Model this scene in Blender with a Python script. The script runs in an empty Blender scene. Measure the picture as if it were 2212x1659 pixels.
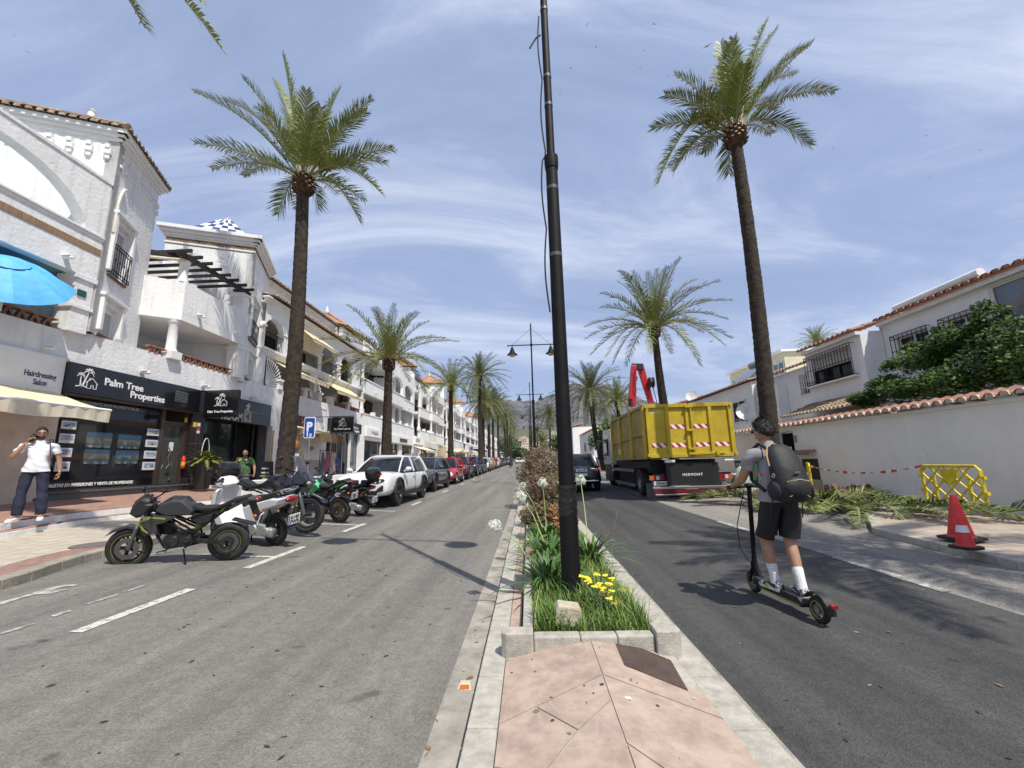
import bpy,math,random
import numpy as np
from mathutils import Vector,Matrix
R_=math.radians
rnd=random.Random(7)
SC=bpy.context.scene
COL=SC.collection
PI=math.pi
# ---- camera
CAMH=1.5
FPX=905.0;CXP=1106.0;CYP=829.5;K=4032/2212.0
_m=0.0255
_y=np.array([35.,169.5,FPX]);_y/=np.linalg.norm(_y)
_up=-np.array([_m,1,-(35*_m+169.5)/FPX]);_up/=np.linalg.norm(_up)
_x=np.cross(_y,_up)
RW=np.stack([_x,_y,_up])
cam_d=bpy.data.cameras.new('camera');cam=bpy.data.objects.new('camera',cam_d);COL.objects.link(cam)
cm=Matrix.Identity(4)
for i in range(3):
 cm[i][0]=RW[i][0];cm[i][1]=-RW[i][1];cm[i][2]=-RW[i][2]
cm[2][3]=CAMH
cam.matrix_world=cm
cam_d.sensor_width=36;cam_d.lens=36*FPX/2212.0
cam_d.clip_start=0.05;cam_d.clip_end=12000
SC.camera=cam
# ---- light
SUN_V=Vector((.6,-.8,0))*math.cos(R_(59))+Vector((0,0,math.sin(R_(59))))
sd=bpy.data.lights.new('sun','SUN');sd.energy=5.0;sd.angle=R_(0.5);sd.color=(1,.95,.86)
so=bpy.data.objects.new('sun',sd);COL.objects.link(so)
so.rotation_euler=(-SUN_V).to_track_quat('-Z','Y').to_euler()
W=bpy.data.worlds.new('World');SC.world=W;W.use_nodes=True
nt=W.node_tree;N=nt.nodes;L=nt.links
bg=N['Background']
sky=N.new('ShaderNodeTexSky');sky.sky_type='NISHITA';sky.sun_disc=False
sky.sun_elevation=R_(59);sky.sun_rotation=math.atan2(.6,-.8)
sky.air_density=1.0;sky.dust_density=1.2;sky.ozone_density=3.0;sky.altitude=50
tc=N.new('ShaderNodeTexCoord')
sep=N.new('ShaderNodeSeparateXYZ');L.new(tc.outputs['Generated'],sep.inputs[0])
mx=N.new('ShaderNodeMath');mx.operation='MAXIMUM';mx.inputs[1].default_value=.02;L.new(sep.outputs[2],mx.inputs[0])
mad=N.new('ShaderNodeMath');mad.operation='ADD';mad.inputs[1].default_value=.42;L.new(mx.outputs[0],mad.inputs[0])
dv=N.new('ShaderNodeVectorMath');dv.operation='DIVIDE'
cmb=N.new('ShaderNodeCombineXYZ');L.new(mad.outputs[0],cmb.inputs[0]);L.new(mad.outputs[0],cmb.inputs[1]);cmb.inputs[2].default_value=1
L.new(tc.outputs['Generated'],dv.inputs[0]);L.new(cmb.outputs[0],dv.inputs[1])
mp=N.new('ShaderNodeMapping');mp.inputs['Rotation'].default_value=(0,0,R_(-58));mp.inputs['Scale'].default_value=(.8,2.6,.01)
L.new(dv.outputs[0],mp.inputs[0])
n1=N.new('ShaderNodeTexNoise');n1.inputs['Scale'].default_value=1.15;n1.inputs['Detail'].default_value=9;n1.inputs['Roughness'].default_value=.62;n1.inputs['Distortion'].default_value=.9
L.new(mp.outputs[0],n1.inputs['Vector'])
cr=N.new('ShaderNodeValToRGB');cr.color_ramp.elements[0].position=.36;cr.color_ramp.elements[0].color=(.60,.60,.60,1)
cr.color_ramp.elements[1].position=.68;cr.color_ramp.elements[1].color=(.97,.97,.97,1)
L.new(n1.outputs[0],cr.inputs[0])
mix=N.new('ShaderNodeMix');mix.data_type='RGBA'
hs=N.new('ShaderNodeMix');hs.data_type='RGBA';hs.blend_type='MULTIPLY';hs.inputs[0].default_value=1
hs.inputs[7].default_value=(1.02,.95,.98,1)
L.new(sky.outputs[0],hs.inputs[6])
L.new(cr.outputs[0],mix.inputs[0]);L.new(hs.outputs[2],mix.inputs[6]);ccr=N.new('ShaderNodeValToRGB');ccr.color_ramp.elements[0].position=.46;ccr.color_ramp.elements[0].color=(.40,.49,.72,1);ccr.color_ramp.elements[1].position=.72;ccr.color_ramp.elements[1].color=(.68,.74,.87,1)
L.new(n1.outputs[0],ccr.inputs[0]);csc=N.new('ShaderNodeVectorMath');csc.operation='SCALE';csc.inputs['Scale'].default_value=9.4;L.new(ccr.outputs[0],csc.inputs[0]);L.new(csc.outputs[0],mix.inputs[7])
L.new(mix.outputs[2],bg.inputs[0]);bg.inputs[1].default_value=0.125
SC.view_settings.view_transform='Standard';SC.view_settings.look='None'
SC.view_settings.exposure=0.0;SC.view_settings.gamma=1
try:SC.cycles.max_bounces=6;SC.cycles.transparent_max_bounces=8;SC.cycles.use_adaptive_sampling=True
except Exception:pass
# ---- geometry of the view, for reading sizes off the place
C0=np.array([0,0,CAMH])
def _ray(u,v):return RW@np.array([u/K-CXP,v/K-CYP,FPX])
def gx(u,v,X):d=_ray(u,v);return Vector(C0+d*((X)/d[0]))
def gy(u,v,Y):d=_ray(u,v);return Vector(C0+d*(Y/d[1]))
def gz(u,v,z=0.):d=_ray(u,v);return Vector(C0+d*((z-CAMH)/d[2]))
def road(X,Y):
 a=.05*(min(-X,7)-.45)if X<-.45 else(.035*(min(X,7.5)-1.2)if X>1.2 else 0)
 return a+.0125*(min(max(Y-12,0),110))
def gr(u,v,dz=0.):
 p=gz(u,v,0.1)
 for _ in range(12):p=gz(u,v,road(p.x,p.y)+dz)
 return p
 # ---- materials
MATS={}
def _nd(m):return m.node_tree.nodes,m.node_tree.links
def mat(name,col,rough=.6,metal=0.,var=.12,vs=2.5,bump=0.,bs=30.,col2=None,spec=.5,coat=0.,trans=0.,alpha=1.,emit=None,detail=4,stretch=None,c2pos=(.35,.65),aniso=False):
 if name in MATS:return MATS[name]
 m=bpy.data.materials.new(name);m.use_nodes=True;n,l=_nd(m);b=n['Principled BSDF']
 b.inputs['Roughness'].default_value=rough;b.inputs['Metallic'].default_value=metal
 b.inputs['Specular IOR Level'].default_value=spec;b.inputs['Coat Weight'].default_value=coat
 if coat:b.inputs['Coat Roughness'].default_value=.05
 if trans:b.inputs['Transmission Weight'].default_value=trans
 if alpha<1:b.inputs['Alpha'].default_value=alpha
 if emit:b.inputs['Emission Color'].default_value=(*emit[:3],1);b.inputs['Emission Strength'].default_value=emit[3]
 c=(*col,1)
 t=n.new('ShaderNodeTexCoord');vec=t.outputs['Object']
 if stretch:
  mpn=n.new('ShaderNodeMapping');mpn.inputs['Scale'].default_value=stretch;l.new(vec,mpn.inputs[0]);vec=mpn.outputs[0]
 if var or col2:
  no=n.new('ShaderNodeTexNoise');no.inputs['Scale'].default_value=vs;no.inputs['Detail'].default_value=detail;no.inputs['Roughness'].default_value=.65
  l.new(vec,no.inputs['Vector'])
  r=n.new('ShaderNodeValToRGB');r.color_ramp.elements[0].position=c2pos[0];r.color_ramp.elements[1].position=c2pos[1]
  a=col2 if col2 else tuple(x*(1-var)for x in col)
  bb=col if col2 else tuple(min(1,x*(1+var))for x in col)
  r.color_ramp.elements[0].color=(*a,1);r.color_ramp.elements[1].color=(*bb,1)
  l.new(no.outputs[0],r.inputs[0]);l.new(r.outputs[0],b.inputs['Base Color'])
  m['ramp']=r.name
 else:b.inputs['Base Color'].default_value=c
 if bump:
  nb=n.new('ShaderNodeTexNoise');nb.inputs['Scale'].default_value=bs;nb.inputs['Detail'].default_value=3
  l.new(t.outputs['Object'],nb.inputs['Vector'])
  bn=n.new('ShaderNodeBump');bn.inputs['Strength'].default_value=min(1,bump);bn.inputs['Distance'].default_value=.02
  l.new(nb.outputs[0],bn.inputs['Height']);l.new(bn.outputs[0],b.inputs['Normal'])
 MATS[name]=m;return m
def asphalt(name,c,dark,grit=.35,streak=.5):
 m=bpy.data.materials.new(name);m.use_nodes=True;n,l=_nd(m);b=n['Principled BSDF']
 b.inputs['Roughness'].default_value=.85;b.inputs['Specular IOR Level'].default_value=.3
 t=n.new('ShaderNodeTexCoord');v=t.outputs['Object']
 mpn=n.new('ShaderNodeMapping');mpn.inputs['Scale'].default_value=(1,.05,1);l.new(v,mpn.inputs[0])
 s=n.new('ShaderNodeTexNoise');s.inputs['Scale'].default_value=2.1;s.inputs['Detail'].default_value=6;s.inputs['Roughness'].default_value=.6;l.new(mpn.outputs[0],s.inputs['Vector'])
 r=n.new('ShaderNodeValToRGB');r.color_ramp.elements[0].position=.36;r.color_ramp.elements[1].position=.62
 r.color_ramp.elements[0].color=(*dark,1);r.color_ramp.elements[1].color=(*c,1);l.new(s.outputs[0],r.inputs[0])
 g=n.new('ShaderNodeTexVoronoi');g.inputs['Scale'].default_value=110;l.new(v,g.inputs['Vector'])
 sp=n.new('ShaderNodeSeparateColor');l.new(g.outputs['Color'],sp.inputs[0])
 mr=n.new('ShaderNodeMapRange');mr.inputs[3].default_value=1-grit;mr.inputs[4].default_value=1+grit;l.new(sp.outputs[0],mr.inputs[0])
 g2=n.new('ShaderNodeTexNoise');g2.inputs['Scale'].default_value=9;g2.inputs['Detail'].default_value=8;g2.inputs['Roughness'].default_value=.75;l.new(v,g2.inputs['Vector'])
 mr2=n.new('ShaderNodeMapRange');mr2.inputs[1].default_value=.3;mr2.inputs[2].default_value=.7;mr2.inputs[3].default_value=.8;mr2.inputs[4].default_value=1.16;l.new(g2.outputs[0],mr2.inputs[0])
 g3=n.new('ShaderNodeTexNoise');g3.inputs['Scale'].default_value=3.1;g3.inputs['Detail'].default_value=2;l.new(v,g3.inputs['Vector'])
 mr3=n.new('ShaderNodeMapRange');mr3.inputs[1].default_value=.24;mr3.inputs[2].default_value=.31;mr3.inputs[3].default_value=.55;mr3.inputs[4].default_value=1;l.new(g3.outputs[0],mr3.inputs[0])
 m1=n.new('ShaderNodeMath');m1.operation='MULTIPLY';l.new(mr.outputs[0],m1.inputs[0]);l.new(mr2.outputs[0],m1.inputs[1])
 m2=n.new('ShaderNodeMath');m2.operation='MULTIPLY';l.new(m1.outputs[0],m2.inputs[0]);l.new(mr3.outputs[0],m2.inputs[1])
 mm=n.new('ShaderNodeVectorMath');mm.operation='SCALE';l.new(r.outputs[0],mm.inputs[0]);l.new(m2.outputs[0],mm.inputs['Scale'])
 l.new(mm.outputs[0],b.inputs['Base Color'])
 bn=n.new('ShaderNodeBump');bn.inputs['Strength'].default_value=.6;bn.inputs['Distance'].default_value=.006;l.new(g.outputs['Distance'],bn.inputs['Height']);l.new(bn.outputs[0],b.inputs['Normal'])
 MATS[name]=m;return m
def stucco(name,col,dimple=.5):
 m=bpy.data.materials.new(name);m.use_nodes=True;n,l=_nd(m);b=n['Principled BSDF']
 b.inputs['Roughness'].default_value=.9;b.inputs['Specular IOR Level'].default_value=.2
 t=n.new('ShaderNodeTexCoord');v=t.outputs['Object']
 no=n.new('ShaderNodeTexNoise');no.inputs['Scale'].default_value=.9;no.inputs['Detail'].default_value=8;no.inputs['Roughness'].default_value=.7;l.new(v,no.inputs['Vector'])
 r=n.new('ShaderNodeValToRGB');r.color_ramp.elements[0].position=.25;r.color_ramp.elements[1].position=.6
 r.color_ramp.elements[0].color=(*[x*.84 for x in col],1);r.color_ramp.elements[1].color=(*col,1);l.new(no.outputs[0],r.inputs[0])
 ms=n.new('ShaderNodeMapping');ms.inputs['Scale'].default_value=(3.5,3.5,.22);l.new(v,ms.inputs[0]);ns=n.new('ShaderNodeTexNoise');ns.inputs['Scale'].default_value=1.6;ns.inputs['Detail'].default_value=7;ns.inputs['Roughness'].default_value=.7;l.new(ms.outputs[0],ns.inputs['Vector'])
 mrs=n.new('ShaderNodeMapRange');mrs.inputs[1].default_value=.28;mrs.inputs[2].default_value=.5;mrs.inputs[3].default_value=.82 if dimple>.2 else .95;mrs.inputs[4].default_value=1;l.new(ns.outputs[0],mrs.inputs[0]);vsx=n.new('ShaderNodeVectorMath');vsx.operation='SCALE';l.new(r.outputs[0],vsx.inputs[0]);l.new(mrs.outputs[0],vsx.inputs['Scale']);l.new(vsx.outputs[0],b.inputs['Base Color'])
 mpn=n.new('ShaderNodeMapping');mpn.inputs['Scale'].default_value=(1,1,1.7);l.new(v,mpn.inputs[0])
 vo=n.new('ShaderNodeTexVoronoi');vo.inputs['Scale'].default_value=3.6;vo.inputs['Randomness'].default_value=1;l.new(mpn.outputs[0],vo.inputs['Vector'])
 mr=n.new('ShaderNodeMapRange');mr.inputs[1].default_value=.05;mr.inputs[2].default_value=.28;l.new(vo.outputs['Distance'],mr.inputs[0])
 nb=n.new('ShaderNodeTexNoise');nb.inputs['Scale'].default_value=11;nb.inputs['Detail'].default_value=4;l.new(v,nb.inputs['Vector'])
 ad=n.new('ShaderNodeMath');ad.operation='MULTIPLY_ADD';ad.inputs[1].default_value=.35;l.new(mr.outputs[0],ad.inputs[0]);l.new(nb.outputs[0],ad.inputs[2])
 bn=n.new('ShaderNodeBump');bn.inputs['Strength'].default_value=dimple;bn.inputs['Distance'].default_value=.035;l.new(ad.outputs[0],bn.inputs['Height']);l.new(bn.outputs[0],b.inputs['Normal'])
 MATS[name]=m;return m
def striped(name,c1,c2,axis,period,duty=.5,rough=.8):
 m=bpy.data.materials.new(name);m.use_nodes=True;n,l=_nd(m);b=n['Principled BSDF'];b.inputs['Roughness'].default_value=rough
 t=n.new('ShaderNodeTexCoord');s=n.new('ShaderNodeSeparateXYZ');l.new(t.outputs['Object'],s.inputs[0])
 d=n.new('ShaderNodeMath');d.operation='DIVIDE';d.inputs[1].default_value=period;l.new(s.outputs[axis],d.inputs[0])
 f=n.new('ShaderNodeMath');f.operation='FRACT';l.new(d.outputs[0],f.inputs[0])
 g=n.new('ShaderNodeMath');g.operation='GREATER_THAN';g.inputs[1].default_value=duty;l.new(f.outputs[0],g.inputs[0])
 mi=n.new('ShaderNodeMix');mi.data_type='RGBA';l.new(g.outputs[0],mi.inputs[0]);mi.inputs[6].default_value=(*c1,1);mi.inputs[7].default_value=(*c2,1)
 no=n.new('ShaderNodeTexNoise');no.inputs['Scale'].default_value=2;no.inputs['Detail'].default_value=5;l.new(t.outputs['Object'],no.inputs['Vector'])
 mr=n.new('ShaderNodeMapRange');mr.inputs[3].default_value=.85;mr.inputs[4].default_value=1.08;l.new(no.outputs[0],mr.inputs[0])
 sc=n.new('ShaderNodeVectorMath');sc.operation='SCALE';l.new(mi.outputs[2],sc.inputs[0]);l.new(mr.outputs[0],sc.inputs['Scale']);l.new(sc.outputs[0],b.inputs['Base Color'])
 MATS[name]=m;return m
def tiles(name,c1,c2,scale,mortar,msize=.012,size=(.3,.3),axes='XY',off=.5,rough=.7,rot=0.,mean=None):
 m=bpy.data.materials.new(name);m.use_nodes=True;n,l=_nd(m);b=n['Principled BSDF'];b.inputs['Roughness'].default_value=rough
 t=n.new('ShaderNodeTexCoord');s=n.new('ShaderNodeSeparateXYZ');l.new(t.outputs['Object'],s.inputs[0])
 c=n.new('ShaderNodeCombineXYZ');l.new(s.outputs['XYZ'.index(axes[0])],c.inputs[0]);l.new(s.outputs['XYZ'.index(axes[1])],c.inputs[1])
 mpn=n.new('ShaderNodeMapping');mpn.inputs['Rotation'].default_value=(0,0,rot);l.new(c.outputs[0],mpn.inputs[0])
 br=n.new('ShaderNodeTexBrick');br.offset=off;l.new(mpn.outputs[0],br.inputs['Vector'])
 br.inputs['Color1'].default_value=(*c1,1);br.inputs['Color2'].default_value=(*c2,1);br.inputs['Mortar'].default_value=(*mortar,1)
 br.inputs['Scale'].default_value=1;br.inputs['Mortar Size'].default_value=msize;br.inputs['Brick Width'].default_value=size[0];br.inputs['Row Height'].default_value=size[1];br.inputs['Mortar Smooth'].default_value=.1
 no=n.new('ShaderNodeTexNoise');no.inputs['Scale'].default_value=scale;no.inputs['Detail'].default_value=7;no.inputs['Roughness'].default_value=.7;l.new(t.outputs['Object'],no.inputs['Vector'])
 mr=n.new('ShaderNodeMapRange');mr.inputs[1].default_value=.25;mr.inputs[2].default_value=.75;mr.inputs[3].default_value=.7;mr.inputs[4].default_value=1.2;l.new(no.outputs[0],mr.inputs[0])
 sc=n.new('ShaderNodeVectorMath');sc.operation='SCALE';l.new(br.outputs['Color'],sc.inputs[0]);l.new(mr.outputs[0],sc.inputs['Scale']);l.new(sc.outputs[0],b.inputs['Base Color'])
 bn=n.new('ShaderNodeBump');bn.inputs['Strength'].default_value=.4;bn.inputs['Distance'].default_value=.01;bn.invert=True;l.new(br.outputs['Fac'],bn.inputs['Height']);l.new(bn.outputs[0],b.inputs['Normal'])
 MATS[name]=m;return m
white=stucco('white_stucco',(.84,.835,.82),.36)
white_s=stucco('white_smooth',(.84,.835,.82),.10)
wallgrey=stucco('garden_wall_paint',(.80,.785,.75),.12)
asL=asphalt('road_left_asphalt',(.205,.192,.168),(.145,.137,.122),.22)
asP=asphalt('parking_asphalt',(.205,.192,.17),(.135,.13,.12),.22)
asR=asphalt('road_right_asphalt',(.082,.080,.077),(.048,.048,.047),grit=.24)
asR2=asphalt('parking_right_asphalt',(.27,.245,.215),(.17,.16,.15))
conc=mat('concrete',(.42,.39,.34),.9,var=.18,vs=6,bump=.3,bs=60,detail=8)
concd=mat('concrete_gutter',(.30,.275,.235),.9,var=.28,vs=4,bump=.3,bs=80,detail=8)
kerbm=mat('kerb_stone',(.40,.375,.32),.85,var=.22,vs=9,bump=.35,bs=90,detail=8)
paint=mat('road_paint',(.54,.52,.47),.8,var=.3,vs=16,detail=10,col2=(.25,.235,.21),c2pos=(.38,.5))
paintw=mat('road_paint_worn',(.5,.48,.45),.8,vs=7,detail=9,col2=(.22,.21,.195),c2pos=(.45,.6))
dark=mat('black_gap',(.012,.012,.012),.9,var=0)
blackmetal=mat('black_painted_metal',(.005,.005,.0055),.6,spec=.22,var=.4,vs=6,bump=.05,bs=20)
blackgloss=mat('black_gloss',(.008,.008,.009),.12,var=0,coat=.5)
blackmatt=mat('black_matt_plastic',(.018,.018,.018),.55,var=.25,vs=8)
rubber=mat('rubber',(.022,.021,.02),.75,var=.3,vs=12)
chrome=mat('brushed_steel',(.5,.5,.5),.3,1.,var=.1)
alu=mat('grey_aluminium',(.36,.36,.36),.4,.7,var=.15)
terr=mat('terracotta_tile',(.38,.20,.135),.85,vs=2.7,detail=9,col2=(.22,.11,.075),bump=.3,bs=30)
terr_old=mat('weathered_roof_tile',(.42,.30,.19),.9,vs=2.4,detail=9,col2=(.14,.095,.065),bump=.4,bs=30)
terr_or=mat('orange_roof_tile',(.50,.27,.15),.85,vs=3,detail=8,col2=(.30,.15,.09),bump=.3)
brickb=tiles('soldier_brick',(.36,.20,.11),(.27,.15,.085),3,(.30,.22,.15),.01,(.06,.6),'YZ')
glassd=mat('dark_window_glass',(.008,.010,.012),.05,var=0,spec=.45)
glassb=mat('pale_window_glass',(.10,.13,.15),.06,var=.3,vs=1.2,spec=.9)
shut=striped('roller_shutter_slats',(.50,.49,.47),(.32,.31,.30),2,.045,.8)
woodb=mat('brown_wood',(.16,.075,.035),.7,var=.3,vs=7)
signblk=mat('sign_black_panel',(.007,.007,.009),.2,var=0,coat=.3)
letterw=mat('white_lettering',(.85,.85,.85),.5,var=0)
cream=mat('cream_canvas',(.66,.60,.46),.85,var=.1)
plast_y=mat('yellow_plastic',(.66,.50,.02),.45,var=.18,vs=5)
# ---- mesh building
class MB:
 def __init__(s):s.v=[];s.f=[];s.mi=[];s.sm=[];s.cm=0;s.smooth=False;s.M=None;s.st=[]
 def add(s,vs,fs):
  o=len(s.v);s.st.append((o,len(s.f)))
  if s.M is not None:vs=[s.M@Vector(p)for p in vs]
  s.v.extend([tuple(p)for p in vs]);s.f.extend([tuple(i+o for i in f)for f in fs])
  s.mi.extend([s.cm]*len(fs));s.sm.extend([s.smooth]*len(fs));return s
 def box(s,x0,x1,y0,y1,z0,z1):
  v=[(x0,y0,z0),(x1,y0,z0),(x1,y1,z0),(x0,y1,z0),(x0,y0,z1),(x1,y0,z1),(x1,y1,z1),(x0,y1,z1)]
  return s.add(v,[(0,3,2,1),(4,5,6,7),(0,1,5,4),(1,2,6,5),(2,3,7,6),(3,0,4,7)])
 def bar(s,p,q,w,h,up=(0,0,1),w2=None,h2=None):
  p=Vector(p);q=Vector(q);d=(q-p).normalized();a=d.cross(Vector(up))
  if a.length<1e-4:a=d.cross(Vector((1,0,0)))
  a.normalize();b=a.cross(d).normalized();w2=w2 or w;h2=h2 or h;vs=[]
  for c,ww,hh in((p,w,h),(q,w2,h2)):
   for i,j in((-1,-1),(1,-1),(1,1),(-1,1)):vs.append(c+a*(i*ww/2)+b*(j*hh/2))
  return s.add(vs,[(0,3,2,1),(4,5,6,7),(0,1,5,4),(1,2,6,5),(2,3,7,6),(3,0,4,7)])
 def tube(s,pts,r,n=8,closed=False,cap=True):
  pts=[Vector(p)for p in pts];m=len(pts);rr=r if isinstance(r,(list,tuple))else[r]*m;vs=[];fs=[]
  prev=None
  for i,p in enumerate(pts):
   if closed:d=pts[(i+1)%m]-pts[i-1]
   else:d=pts[min(i+1,m-1)]-pts[max(i-1,0)]
   if d.length<1e-9:d=Vector((0,0,1))
   d.normalize()
   a=(prev-d*prev.dot(d))if prev is not None else d.orthogonal()
   if a.length<1e-6:a=d.orthogonal()
   a.normalize();prev=a;b=d.cross(a)
   for k in range(n):
    t=2*PI*k/n;vs.append(p+a*(math.cos(t)*rr[i])+b*(math.sin(t)*rr[i]))
  for i in range(m if closed else m-1):
   j=(i+1)%m
   for k in range(n):fs.append((i*n+k,i*n+(k+1)%n,j*n+(k+1)%n,j*n+k))
  if cap and not closed:fs.append(tuple(range(n-1,-1,-1)));fs.append(tuple((m-1)*n+k for k in range(n)))
  return s.add(vs,fs)
 def lathe(s,prof,c=(0,0,0),n=20,ax='z',a0=0,a1=2*PI):
  vs=[];fs=[];full=abs(a1-a0-2*PI)<1e-6;nn=n if full else n+1;m=len(prof)
  for k in range(nn):
   t=a0+(a1-a0)*k/n;ct,st=math.cos(t),math.sin(t)
   for r,z in prof:
    p=(r*ct,r*st,z)if ax=='z' else((r*ct,z,r*st)if ax=='y' else(z,r*ct,r*st))
    vs.append((p[0]+c[0],p[1]+c[1],p[2]+c[2]))
  for k in range(n):
   k2=(k+1)%nn
   for i in range(m-1):fs.append((k*m+i,k2*m+i,k2*m+i+1,k*m+i+1)if ax!='y' else(k*m+i,k*m+i+1,k2*m+i+1,k2*m+i))
  return s.add(vs,fs)
 def ell(s,c,r,n=14,m=9):
  vs=[];fs=[]
  for i in range(m+1):
   ph=PI*i/m
   for k in range(n):
    t=2*PI*k/n;vs.append((c[0]+r[0]*math.sin(ph)*math.cos(t),c[1]+r[1]*math.sin(ph)*math.sin(t),c[2]+r[2]*math.cos(ph)))
  for i in range(m):
   for k in range(n):fs.append((i*n+k,(i+1)*n+k,(i+1)*n+(k+1)%n,i*n+(k+1)%n))
  return s.add(vs,fs)
 def torus(s,c,R,r,ax='y',n=28,m=8,sx=1.):
  vs=[];fs=[]
  for i in range(n):
   t=2*PI*i/n
   for k in range(m):
    u=2*PI*k/m;rad=R+r*math.cos(u);o=r*sx*math.sin(u)
    p=(rad*math.cos(t),o,rad*math.sin(t))if ax=='y' else((rad*math.cos(t),rad*math.sin(t),o)if ax=='z' else(o,rad*math.cos(t),rad*math.sin(t)))
    vs.append((p[0]+c[0],p[1]+c[1],p[2]+c[2]))
  for i in range(n):
   for k in range(m):fs.append((i*m+k,i*m+(k+1)%m,((i+1)%n)*m+(k+1)%m,((i+1)%n)*m+k))
  return s.add(vs,fs)
 def prism(s,outline,f,depth):
  """outline of 2-D points mapped by f(a, b) -> 3-D, extruded along the vector depth"""
  A=[Vector(f(*p))for p in outline];d=Vector(depth);n=len(A)
  return s.add(A+[p+d for p in A],[tuple(range(n)),tuple(range(2*n-1,n-1,-1))]+[(i,n+i,n+(i+1)%n,(i+1)%n)for i in range(n)])
 def puff(s,outline,w,inset=.02,yc=0,edge=.6):
  """side outline (x, z) made into a body of half width w with rounded shoulders"""
  n=len(outline);cx=sum(p[0]for p in outline)/n;cz=sum(p[1]for p in outline)/n;vs=[]
  def ring(y,k):
   for(x,z)in outline:
    d=math.hypot(x-cx,z-cz)or 1;q=max(0,1-k/d);vs.append((cx+(x-cx)*q,y+yc,cz+(z-cz)*q))
  ring(-w,inset);ring(-w*edge,0);ring(w*edge,0);ring(w,inset)
  fs=[tuple(range(n)),tuple(range(4*n-1,3*n-1,-1))]
  for j in range(3):
   for i in range(n):fs.append((j*n+i,(j+1)*n+i,(j+1)*n+(i+1)%n,j*n+(i+1)%n))
  return s.add(vs,fs)
 def quad(s,*p):return s.add(list(p),[tuple(range(len(p)))])
 def loft(s,rings,cap=True,closed=True):
  n=len(rings[0]);vs=[p for r in rings for p in r];fs=[]
  for i in range(len(rings)-1):
   for k in range(n if closed else n-1):fs.append((i*n+k,i*n+(k+1)%n,(i+1)*n+(k+1)%n,(i+1)*n+k))
  if cap:fs.append(tuple(range(n-1,-1,-1)));fs.append(tuple((len(rings)-1)*n+k for k in range(n)))
  return s.add(vs,fs)
 def build(s,name,mats,parent=None,bevel=0,world=True,sub=0,fixn=False,ang=40):
  me=bpy.data.meshes.new(name);me.from_pydata(s.v,[],s.f)
  if not isinstance(mats,(list,tuple)):mats=[mats]
  for m in mats:me.materials.append(m)
  me.polygons.foreach_set('material_index',s.mi);me.polygons.foreach_set('use_smooth',s.sm)
  if fixn:
   import bmesh
   bm=bmesh.new();bm.from_mesh(me);bmesh.ops.remove_doubles(bm,verts=bm.verts,dist=1e-5);bmesh.ops.recalc_face_normals(bm,faces=bm.faces);bm.to_mesh(me);bm.free()
  me.update()
  if any(s.sm)and len(s.f)<60000:
   try:me.set_sharp_from_angle(angle=R_(ang))
   except Exception:pass
  o=bpy.data.objects.new(name,me);COL.objects.link(o)
  if parent is not None:
   o.parent=parent
   if parent.get('_w'):o.matrix_parent_inverse=PINV[parent.name]
  if bevel:
   b=o.modifiers.new('bevel','BEVEL');b.width=bevel;b.segments=2;b.limit_method='ANGLE';b.angle_limit=R_(35)
  if sub:
   b=o.modifiers.new('sub','SUBSURF');b.levels=sub;b.render_levels=sub
  return o
def each(b,name,m,parent,**kw):
 """every piece that was added becomes an object of its own"""
 ends=b.st[1:]+[(len(b.v),len(b.f))];out=[]
 for(v0,f0),(v1,f1)in zip(b.st,ends):
  c=MB();c.v=b.v[v0:v1];c.f=[tuple(i-v0 for i in f)for f in b.f[f0:f1]];c.mi=b.mi[f0:f1];c.sm=b.sm[f0:f1];out.append(c.build(name,m,parent,**kw))
 return out
PINV={}
def thing(name,label,cat,loc=(0,0,0),rz=0.,group=None,world=False,scale=None):
 o=bpy.data.objects.new(name,None);COL.objects.link(o);o.location=loc;o.rotation_euler=(0,0,rz)
 if scale:o.scale=scale
 o['label']=label;o['category']=cat;o.empty_display_size=.2
 if group:o['group']=group
 if world:
  o['_w']=1
  PINV[o.name]=Matrix.Translation(Vector(loc)).inverted()
 return o
def tag(o,label,cat,group=None,kind=None):
 o['label']=label
 if cat:o['category']=cat
 if group:o['group']=group
 if kind:o['kind']=kind
 return o
def struct(o,kind='structure',label=None):
 o['kind']=kind
 if label:o['label']=label
 return o
def copy_tree(o,parent=None):
 c=o.copy();COL.objects.link(c)
 if parent is not None:c.parent=parent
 for ch in list(o.children):copy_tree(ch,c)
 return c
def world_mesh(o):return o.matrix_world
TXT={}
def text(body,size,M,m,parent=None,name='lettering',ext=.004,bold=0.,align='LEFT',shear=0.,sx=1.,spacing=1.):
 c=bpy.data.curves.new(name,'FONT');c.body=body;c.size=size;c.extrude=ext;c.offset=bold;c.align_x=align;c.shear=shear;c.space_character=spacing
 c.resolution_u=3
 o=bpy.data.objects.new(name,c);COL.objects.link(o)
 dg=bpy.context.evaluated_depsgraph_get();me=bpy.data.meshes.new_from_object(o.evaluated_get(dg))
 bpy.data.objects.remove(o);bpy.data.curves.remove(c)
 MM=M@Matrix.Diagonal((sx,1,1,1));me.transform(MM);me.materials.clear();me.materials.append(m)
 o=bpy.data.objects.new(name,me);COL.objects.link(o)
 if parent is not None:
  o.parent=parent
  if parent.get('_w'):o.matrix_parent_inverse=PINV[parent.name]
 return o
def frame(o,xd,yd):
 """matrix with origin o, local x along xd, local y along yd"""
 x=Vector(xd).normalized();y=Vector(yd).normalized();z=x.cross(y).normalized();y=z.cross(x)
 M=Matrix.Identity(4)
 for i in range(3):M[i][0]=x[i];M[i][1]=y[i];M[i][2]=z[i];M[i][3]=o[i]
 return M
def FX(x,y,z):return frame((x,y,z),(0,1,0),(0,0,1))
def FNX(x,y,z):return frame((x,y,z),(0,-1,0),(0,0,1))
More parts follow.
